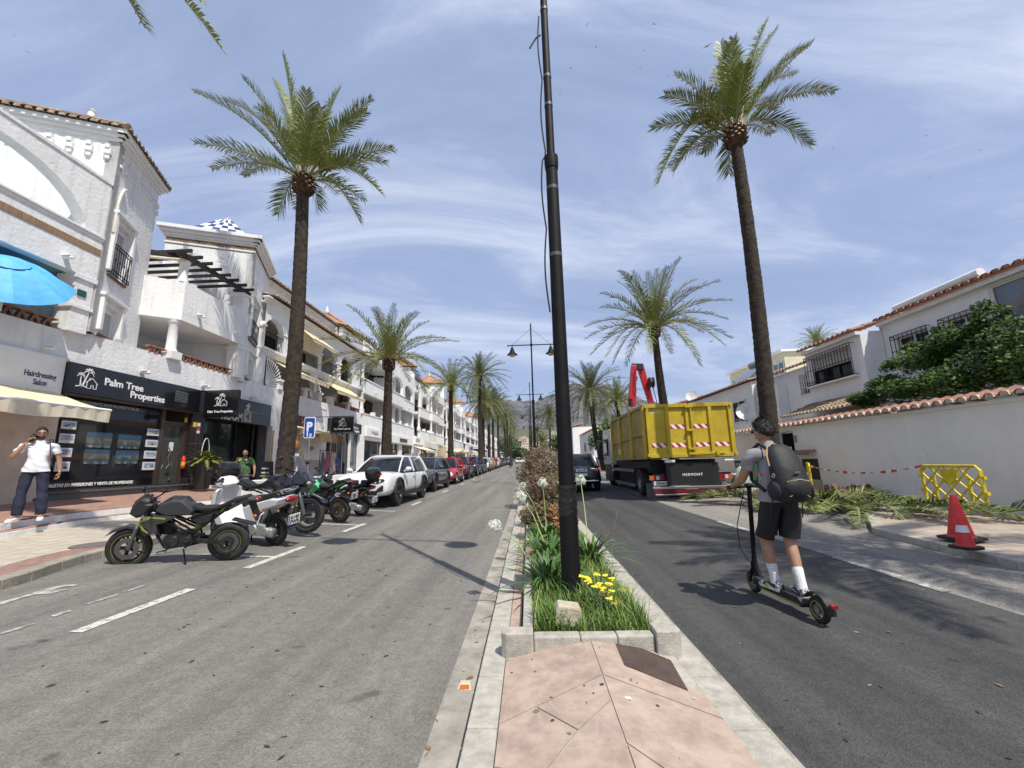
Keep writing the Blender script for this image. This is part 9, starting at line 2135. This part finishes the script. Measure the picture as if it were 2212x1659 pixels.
def fernpot(label,x,y,z,r,h,fr_,n_,m_pot,seed,sc=1.):
 t=thing('potted_plant',label,'potted plant',(x,y,z),world=True);b=MB();b.smooth=True;b.lathe([(0,0),(r*.5,0),(r*.62,h*.3),(r,h),(r*.9,h),(r*.85,h*.92),(0,h*.92)],(x,y,z),22);b.build('pot',m_pot,t)
 rr_=random.Random(seed);b=MB()
 for i in range(n_):
  a=rr_.uniform(0,6.28);e=rr_.uniform(.15,1.3);ln=fr_*rr_.uniform(.6,1.1);P0=Vector((x,y,z+h*.92));d=Vector((math.cos(a)*math.cos(e),math.sin(a)*math.cos(e),math.sin(e)))
  pts=[P0+d*ln*q+Vector((0,0,-.45*ln*q*q))for q in(0,.2,.4,.6,.8,1.)];sd=Vector((-math.sin(a),math.cos(a),0))
  for j in range(5):
   for k in range(3):
    q=pts[j].lerp(pts[j+1],k/3)
    for sg in(-1,1):b.add([q,q+(pts[j+1]-pts[j])*.35,q+sd*sg*.055*sc+(pts[j+1]-pts[j]).normalized()*.03],[(0,1,2)])
 b.build('foliage',mat('yellow_green_fern',(.26,.28,.05),.6,vs=5,col2=(.12,.16,.03)),t);return t
pp=gx(*ZZ4(390,1130),-11.35);pt_=fernpot('big black pot of yellow green fern beside the shop door',-11.35,pp.y,.88,.42,pp.z-.88,.72,150,blackmatt,4)
b=MB();b.smooth=True;b.tube([(-11.35,pp.y+.18*math.cos(a),pp.z+.1+.62*math.sin(a))for a in[PI*k/12 for k in range(13)]],.013,6);b.build('wire_hoop',mat('white_wire',(.6,.6,.58),.5),pt_)
bq=gx(*ZZ4(1250,1160),-10.3);t=thing('menu_board','black easel menu board with small chalk writing near the big palm','board',(-10.3,bq.y,.7),world=True)
M_=frame((-10.3,bq.y-.36,bq.z-1.0),(.35,.94,0),(-.10,.03,1));b=MB();b.M=M_;b.box(0,.72,0,.98,-.02,.02);b.build('board',signblk,t);b=MB();b.M=M_;b.box(.03,.07,-.35,.0,-.02,.02);b.box(.65,.69,-.35,0,-.02,.02);b.box(.30,.36,-.38,.9,-.35,-.30);b.build('leg',blackmetal,t)
for i,(s_,z_,c_)in enumerate((('ROOM4',.68,letterw),('TERRAZA',.52,letterw),('COCKTAILS',.40,mat('green_lettering',(.35,.55,.1),.6)),('TAPAS',.30,letterw),('CAFE',.20,letterw))):text(s_,.08,M_@Matrix.Translation((.36,z_,.022)),c_,t,'lettering',.001,.001,'CENTER')
for i,(y0,y1,z1_)in enumerate(((12.7,14.6,1.16),(16.6,20.6,1.16))):
 b=MB();b.box(-8.95,-8.65,y0,y1,.35,z1_);tag(b.build('low_wall',white,bevel=.02),['short whitewashed low wall left of the big palm trunk','whitewashed low wall behind the green motorcycle and white SUV'][i],'wall')
t=signbox('shop_sign','brown black boutique sign with orange letters AKANA, half behind the palm',-12.22,-12.05,20.35,22.3,3.66,4.26,mat('brown_black_sign',(.03,.022,.018),.5))
orl=mat('orange_brown_lettering',(.45,.20,.09),.5,var=0);text('AKANA',.30,FX(-12.045,20.5,3.86),orl,t,'lettering',.004,.004,sx=.62);b=MB();b.smooth=True;b.tube([(-12.04,22.02,4.1),(-12.04,22.12,4.0),(-12.04,22.05,3.88),(-12.04,22.15,3.75)],.02,6);b.build('emblem',orl,t)
t=thing('rolled_awning','cream rolled awning below the boutique sign','awning',(-12.1,21.4,3.6),world=True);b=MB();b.smooth=True;b.tube([(-12.02,20.3,3.62),(-12.02,25.1,3.58)],.07,10);b.build('roll',cream,t)
b=MB();b.box(-12.19,-12.17,22.5,25.1,.6,1.95);tag(b.build('tiled_dado',tiles('patterned_grey_tiles',(.50,.48,.46),(.30,.29,.28),14,(.40,.38,.36),.03,(.2,.2),'YZ',0)),'grey patterned tile panel on the white wall behind the clothes rail','wall tiles')
text('jam',.38,FX(-12.19,23.2,2.5),signblk,None,'wall_lettering',.002,.004);o=[x for x in bpy.data.objects if x.name.startswith('wall_lettering')][0];tag(o,'dark lettering jam on the white wall beside the boutique','lettering')
def garment(b,x,y,z,w,h,r):
 n_=9;vs=[]
 for i in range(n_+1):
  q=i/n_;ww=w*(.55+.45*min(1,q*2.2));
  for k in range(7):a=-1+k/3;vs.append((x+.03*math.sin(k*2.3+q*3+r.random()*.5)+.02,y+a*ww/2,z-h*q-.03*abs(a)*(q<.1)))
 b.add(vs,[(i*7+k,i*7+k+1,(i+1)*7+k+1,(i+1)*7+k)for i in range(n_)for k in range(6)])
rail_p=gx(*ZZ8(890,400),-10.3);rail_q=gx(*ZZ8(1330,400),-10.3)
t=thing('clothes_rail','black clothes rail standing on the pavement outside the boutique','clothes rail',(-10.3,rail_p.y,.6),world=True);b=MB();b.smooth=True
zR=rail_p.z;b.tube([(-10.3,rail_p.y,.6),(-10.3,rail_p.y,zR),(-10.3,rail_q.y,zR),(-10.3,rail_q.y,.6)],.02,6);b.tube([(-10.5,rail_p.y,.62),(-10.1,rail_p.y,.62)],.02,6);b.tube([(-10.5,rail_q.y,.62),(-10.1,rail_q.y,.62)],.02,6);b.build('rail',blackmetal,t)
gcol=[('dark blue',(.02,.03,.06)),('burgundy',(.12,.012,.03)),('charcoal',(.04,.04,.05)),('plum patterned',(.14,.09,.11)),('grey',(.25,.23,.23)),('navy',(.012,.03,.10)),('deep navy',(.01,.02,.06))]
for i,(nm,c_)in enumerate(gcol):
 y=rail_p.y+(i+.6)*(rail_q.y-rail_p.y)/7.2;b=MB();b.smooth=True;garment(b,-10.28+.05*(i%2),y,zR-.08,.42,1.1-.12*(i%3),rS);g=thing('garment',nm+' garment hanging on the outdoor clothes rail','clothes',(-10.28,y,zR),world=True,group='garments on the rail');b.build('cloth',mat('cloth_'+nm.replace(' ','_'),c_,.85,var=.3,vs=9),g);b=MB();b.smooth=True;b.tube([(-10.28,y-.2,zR-.11),(-10.28,y,zR-.03),(-10.28,y+.2,zR-.11)],.01,5);b.build('hanger',woodb,g)
dm=gx(*ZZ8(470,400),-9.8);b=MB();b.smooth=True;garment(b,-9.8,dm.y,dm.z,.55,1.5,rS);tag(b.build('long_dress',mat('aqua_print_dress',(.35,.55,.50),.85,vs=4,col2=(.45,.30,.12),c2pos=(.45,.55))),'long aqua and sand coloured dress hanging by the parking sign post','dress')
for i,(a_,c_,m_,nm)in enumerate(((230,420,mat('teal_cloth',(.01,.10,.13),.85),'dark teal dress hanging in the boutique doorway'),(400,240,mat('tan_leather',(.30,.13,.05),.6),'brown bag hanging in the boutique doorway'))):
 p=gx(*ZZ8(a_,c_),-12.0);b=MB();b.smooth=True
 if i==0:garment(b,-12.0,p.y,p.z,.5,1.3,rS)
 else:b.ell((-12.0,p.y,p.z-.15),(.08,.28,.26),14,10);b.tube([(-12,p.y-.2,p.z),(-12,p.y,p.z+.35),(-12,p.y+.2,p.z)],.015,6)
 tag(b.build(['hanging_dress','hanging_bag'][i],m_),nm,['dress','bag'][i])
ta,tb=gx(*ZZ8(880,30),-10.9),gx(*ZZ8(1440,90),-10.9);t=thing('thatch_canopy','straw thatch canopy over the clothes rail','canopy',(-11.5,ta.y,ta.z),world=True);b=MB();rT2=random.Random(8)
b.box(-12.2,-10.9,ta.y,tb.y,ta.z-.03,ta.z+.03)
for i in range(900):y=rT2.uniform(ta.y,tb.y);x=-10.9+rT2.uniform(-.04,.03);l_=.42*rT2.uniform(.75,1.15);b.quad((x,y,ta.z+.03),(x,y+.012,ta.z+.03),(x+.03,y+.012+rT2.uniform(-.02,.02),ta.z-l_),(x+.03,y,ta.z-l_))
b.build('straw',mat('straw_thatch',(.40,.29,.16),.9,vs=14,col2=(.20,.13,.07)),t)
p0,p1=gx(*ZZ5(790,1312),-11.2),gx(*ZZ5(972,1440),-11.2)
t=thing('projecting_sign','second black hanging sign with white palm logo beyond the clothes rail','sign',(-11.5,26,3.7),world=True);Yp=p0.y;q0=gy(*ZZ5(790,1312),Yp);q1=gy(*ZZ5(972,1438),Yp);b=MB();b.box(q0.x,q1.x,Yp,Yp+.08,q1.z,q0.z);b.build('board',signblk,t)
logo(frame((q0.x+(q1.x-q0.x)*.30,Yp-.005,q1.z+(q0.z-q1.z)*.36),(1,0,0),(0,0,1)),(q1.x-q0.x)*.42,t);text('Palm Tree Properties',.15,frame(((q0.x+q1.x)/2,Yp-.005,q1.z+.14),(1,0,0),(0,0,1)),letterw,t,'lettering',.003,.004,'CENTER',sx=(q1.x-q0.x)/1.72)
b=MB();b.tube([(-12.2,Yp+.04,q0.z+.04),(q1.x,Yp+.04,q0.z+.04)],.02,6);b.build('bracket',blackmetal,t)
t=signbox('shop_sign','black fascia of the second estate agent reading Palm Tree Properties',-12.24,-12.02,25.2,30.1,3.8,4.5);text('Palm Tree',.26,FX(-12.015,28.7,4.12),letterw,t,'lettering',.004,.004,sx=.7);text('Properties',.26,FX(-12.015,28.9,3.88),letterw,t,'lettering',.004,.004,sx=.7)
glass_win(T2,F0,25.2,28.6,.55,3.8,.15,4,glassd,alu);glass_win(T2,F0,28.75,30.1,.55,3.8,.15,1,glassb,alu)
fernpot('terracotta pot with spiky green plant in front of the second estate agent',-10.6,22.8,.55,.34,.5,.75,70,terr,9);fernpot('smaller green potted plant against the far glass shop front',-11.4,27.2,.55,.25,.4,.9,60,terr,10)
def plain_sign(label,y0,y1,z0,z1,m,txt=None,tm=None,x=-12.0,size=.4,ty=None):
 t=signbox('shop_sign',label,x-.16,x+.02,y0,y1,z0,z1,m)
 if txt:text(txt,size,FX(x+.028,ty or y0+.5,z0+(z1-z0)*.28),tm,t,'lettering',.004,.006)
greyl=mat('dark_grey_lettering',(.06,.06,.07),.5,var=0)
plain_sign('white lightbox sign with dark grey lettering before the second palm',31.0,34.4,3.75,4.4,letterw,'V VALUA',greyl,size=.38,ty=31.9)
plain_sign('long white fascia with a small black name plate behind the second palm',35.9,44.0,3.55,4.25,white_s)
b=MB();b.box(-11.96,-11.94,39.2,41.6,3.75,4.05);tag(b.build('name_plate',greyl),'small black name plate on the long white fascia','sign')
plain_sign('grey lettered fascia over the yellow awning',44.6,48.6,3.75,4.6,letterw,'ESTILO',greyl,size=.5)
awning('awning','pale yellow awning over a shop beyond the second palm',Fr((-12.0,0),0),43.5,49.5,3.5,3.0,.05,1.5,yel2,.2,'pale yellow shop awnings down the street')
awning('awning','pale yellow awning above the striped blind',Fr((-12.0,0),0),49.8,53.5,4.3,3.9,.05,1.2,yel2,.2,'pale yellow shop awnings down the street')
awning('awning','pale yellow awning just right of the striped blind',Fr((-12.0,0),0),56.5,62.5,4.2,3.6,.05,1.6,yel2,.25,'pale yellow shop awnings down the street')
b=MB();b.box(-10.9,-10.86,51.5,56,.7,3.9);tag(b.build('blind',striped('yellow_blind_stripes',(.68,.50,.22),(.80,.68,.42),1,.5,.5)),'upright yellow striped side blind on the pavement','blind')
b=MB();b.box(-10.5,-10.45,57,68,.7,2.0);tag(b.build('screen',mat('green_screen_cloth',(.02,.22,.07),.7)),'green cloth screen round the pavement terrace','screen')
for i,(y,s_)in enumerate(((60,2.0),(66,2.2))):
 t=thing('parasol',['nearer cream parasol over the pavement terrace','farther cream parasol over the pavement terrace'][i],'parasol',(-9.8,y,.8),group='cream terrace parasols');b=MB();b.lathe([(s_,2.35),(s_*.98,2.5),(0,3.1)],(0,0,0),8);b.build('canopy',cream,t);b=MB();b.tube([(0,0,0),(0,0,3.1)],.03,6);b.build('pole',white_s,t)
t=thing('terrace_canopy','brown flat canopy over a bar terrace by the fourth palm','canopy',(-9.5,76,1),world=True);b=MB();b.box(-12,-7.9,70,82,3.7,3.95);b.build('roof',mat('brown_canopy_cloth',(.22,.17,.11),.9),t)
for y in(70.2,76,81.8):b=MB();b.box(-8.1,-8.0,y-.05,y+.05,.9,3.7);b.build('post',blackmetal,t)
def psign(label,x,u0,v0,u1,v1,hgt_only=False,txt='P'):
 a=gx(u0,v0,x);c=gx(u1,v1,x);Y=(a.y+c.y)/2;a=gy(u0,v0,Y);c=gy(u1,v1,Y);zg=road(x,Y)+.11;xc=(a.x+c.x)/2
 t=thing('parking_sign',label,'road sign',(xc,Y,zg));w=(c.x-a.x)/2;h=a.z-c.z;zc=(a.z+c.z)/2-zg
 def rr2(w_,h_,r_):return[(s1*(w_-r_)+r_*math.cos(q),s2*(h_-r_)+r_*math.sin(q))for(s1,s2,q0_)in((1,1,0),(-1,1,1),(-1,-1,2),(1,-1,3))for q in[PI/2*q0_+PI/2*k/4 for k in range(5)]]
 b=MB();b.prism(rr2(w,h/2,.05),lambda p,q:(p,.0,zc+q),(0,.03,0));bd=b.build('white_border',letterw,t);b=MB();b.prism(rr2(w*.90,h/2-.05*w/.3,.04),lambda p,q:(p,-.004,zc+q),(0,.003,0));b.build('blue_panel',mat('road_sign_blue',(.01,.08,.40),.4,var=0),t)
 text(txt,w*2.0,frame((-w*.55,-.008,zc-h*.12),(1,0,0),(0,0,1)),letterw,t,'symbol',.002,.02);b=MB();b.box(-w*.42,-w*.20,-.010,-.006,zc-h*.42,zc-h*.14);b.box(w*.05,w*.5,-.010,-.006,zc-h*.34,zc-h*.29);b.box(w*.0,w*.5,-.010,-.006,zc-h*.43,zc-h*.38);b.build('lower_marks',letterw,t)
 b=MB();b.smooth=True;b.tube([(0,.045,0),(0,.045,zc+h/2)],.03,10);b.build('post',alu,t)
psign('blue and white parking sign beside the big palm',-7.3,*ZZ5(553,1312),*ZZ5(637,1492))
psign('small distant white and blue sign over the parked cars',-7.0,*ZZ5(1984,1566),*ZZ5(2018,1602),txt='i')
pc=gz(*ZZ3(120,1470),.70);t=thing('pushchair','pink and black pushchair behind the man on the phone','pushchair',(pc.x,pc.y+.25,.70),R_(200));pinkf=mat('dusty_pink_fabric',(.48,.25,.20),.85)
b=MB();b.smooth=True;b.loft([[(-.18,y,z)for y,z in((-.2,.40),(.2,.40),(.2,.5),(-.2,.5))],[(.2,y,z)for y,z in((-.2,.36),(.2,.36),(.22,.56),(-.22,.56))],[(.34,y,z)for y,z in((-.2,.5),(.2,.5),(.22,.8),(-.22,.8))]]);b.build('seat',pinkf,t)
b=MB();b.smooth=True;b.lathe([(.27,-.22),(.29,0),(.27,.22)],(.08,0,.74),14,'y',.2,PI-.2);b.build('hood',blackmatt,t)
b=MB();b.smooth=True
for s in(-1,1):b.tube([(-.36,s*.22,.12),(.1,s*.22,.5),(.42,s*.22,1.0)],.013,6);b.tube([(.32,s*.22,.12),(0,s*.22,.45)],.013,6)
b.tube([(.42,-.22,1.0),(.42,.22,1.0)],.016,6);b.build('frame',blackmetal,t)
for x in(-.36,.32):
 for s in(-1,1):b=MB();b.smooth=True;b.torus((x,s*.24,.12),.09,.028,'y',18,6);b.build('wheel',rubber,t)
tb_=gz(*ZZ3(380,1380),.74);t=thing('folding_table','white folding table legs behind the man on the phone','table',(tb_.x,tb_.y,.75));b=MB();b.box(-.4,.4,-.3,.3,.68,.71);b.build('top',white_s,t)
for s in(-.26,.26):b=MB();b.tube([(-.36,s,0),(.3,s,.68)],.014,6);b.tube([(.36,s,0),(-.3,s,.68)],.014,6);b.build('leg',white_s,t)
mh=gz(250*K*.83,1177*K,.40);t=thing('manhole_cover','round iron manhole cover in the left pavement beside the front wheel','manhole',(mh.x,mh.y,road(-6.2,mh.y)+.119));b=MB();b.lathe([(0,.005),(.25,.005),(.27,.002),(.30,.004),(.31,0)],(0,0,0),30);b.build('lid',mat('cast_iron',(.16,.14,.12),.7,.2,vs=30,detail=3),t)
sp_=gz(1005*K,1482*K,.005);t=thing('reflector_stud','small amber and white road stud in the left gutter','road stud',sp_);b=MB();b.loft([[(-.045,-.05,0),(.045,-.05,0),(.045,.05,0),(-.045,.05,0)],[(-.035,-.02,.022),(.035,-.02,.022),(.035,.03,.022),(-.035,.03,.022)]]);b.build('body',mat('stud_cream',(.55,.50,.38),.5),t);b=MB();b.quad((-.036,-.0475,.004),(.036,-.0475,.004),(.030,-.024,.0205),(-.030,-.024,.0205));b.build('amber_face',amber,t)
rL=random.Random(15);leafl=mat('dry_fallen_leaf',(.22,.14,.07),.8,var=.5,vs=30)
def litter(n_,xr,yr,zf,m,label,s0=.012,s1=.035):
 b=MB()
 for i in range(n_):
  x=rL.uniform(*xr);y=rL.uniform(*yr);z=zf(x,y)+.004;a=rL.uniform(0,6.28);s=rL.uniform(s0,s1);d=Vector((math.cos(a),math.sin(a),0))*s;e=Vector((-d.y,d.x,0))*rL.uniform(.25,.6);P0=Vector((x,y,z));b.add([P0-d,P0+e+Vector((0,0,.004)),P0+d+Vector((0,0,.003)),P0-e],[(0,1,2,3)])
 o=b.build('debris',m);o['kind']='stuff';o['label']=label
litter(70,(-.62,-.2),(1.5,9),lambda x,y:(.10 if x>-.36 else .006),leafl,'small dry leaves along the left median kerb')
litter(26,(-.2,1.0),(1.3,3.3),lambda x,y:hipz(x),leafl,'small leaves and dark gum spots on the pink slabs',.006,.018)
litter(90,(-6,-.8),(2,14),road,leafl,'scattered bits on the left lane',.008,.03);litter(60,(1.3,7),(2,14),road,leafl,'scattered bits on the right lane',.008,.03)
litter(2,(-.1,.9),(2.4,3.2),lambda x,y:hipz(x),letterw,'few white paper scraps on the pink slabs',.01,.03)
oil=mat('oil_spot',(.05,.048,.045),.6)
litter(150,(-3.6,-.9),(1.5,14),road,oil,'small dark oil spots on the left lane',.008,.03);litter(90,(1.5,4),(1.8,12),road,oil,'small dark oil spots on the right lane',.008,.025)
def gum(x,y,r):b=MB();b.lathe([(0,.002),(r*.8,.002),(r,.0)],(x,y,0),9);b.v=[(a,c,hipz(a)+z+.001)for a,c,z in b.v];tag(b.build('gum_spot',mat('old_gum',(.06,.05,.045),.8)),'flattened dark chewing gum spot on the pink slabs','gum spot','dark gum spots on the slabs')
for(a,c,r)in((975,605,.014),(1348,708,.011),(855,592,.008),(365,418,.010),(918,655,.007),(640,790,.012)):p=gz(1800+a*.5877,2400+c*.5877,.15);gum(p.x,p.y,r)
p=gz(1800+535*.5877,2400+725*.5877,.14);b=MB();
for k in range(7):a=k*.9;b.add([p,p+Vector((math.cos(a)*.022,math.sin(a)*.018,.008)),p+Vector((math.cos(a+.5)*.015,math.sin(a+.5)*.015,.002))],[(0,1,2)])
b.v=[(x,y,z+hipz(x)-p.z+.002)for x,y,z in b.v];tag(b.build('dry_leaf',leafl),'crumpled brown leaf on the left pink slab','leaf')
birdm=mat('gull_grey',(.10,.10,.11),.7);
for i,(u,v,s_)in enumerate(((2785,182,1.2),(2312,95,.5),(2575,95,.6),(2347,185,.5),(2247,268,.6),(2535,200,.4),(2630,300,.35),(3645,535,.5),(3860,590,.4),(3660,700,.4),(2800,1345,.9),(3280,585,.4),(1050,850,.4),(110,205,.6),(57,140,.4),(2520,265,.4),(2205,370,.4))):
 p=gy(u,v,60);t=thing('bird',['long winged gull gliding left of the tall right palm','dark bird low in the sky right of the curved palm'][0 if i==0 else 1]if i in(0,10)else 'tiny distant bird in the sky','bird',p,rnd.uniform(0,3),group=None if i in(0,10)else 'tiny distant birds in the sky');s=s_*.85;b=MB();b.smooth=True;b.ell((0,0,0),(.28*s,.07*s,.06*s),8,6);b.build('body',birdm,t)
 b=MB()
 for sg in(-1,1):b.add([(.1*s,0,0),(-.08*s,0,0),(-.05*s,sg*.38*s,.12*s),(.1*s,sg*.38*s,.12*s),(-.08*s,sg*.85*s,.02*s)],[(0,1,2,3),(3,2,4)])
 b.build('wings',birdm,t)
cS=Vector((8.1,2.2,8.5));hero_palm('date palm outside the right edge that shades the dark lane',(8.2,2.1,.25),cS,.28,.2,[],[(a*2.39996,1.25-.075*a,3.0,.12+.01*a)for a in range(26)],leaf=.5,seed=61,bootr=.32)
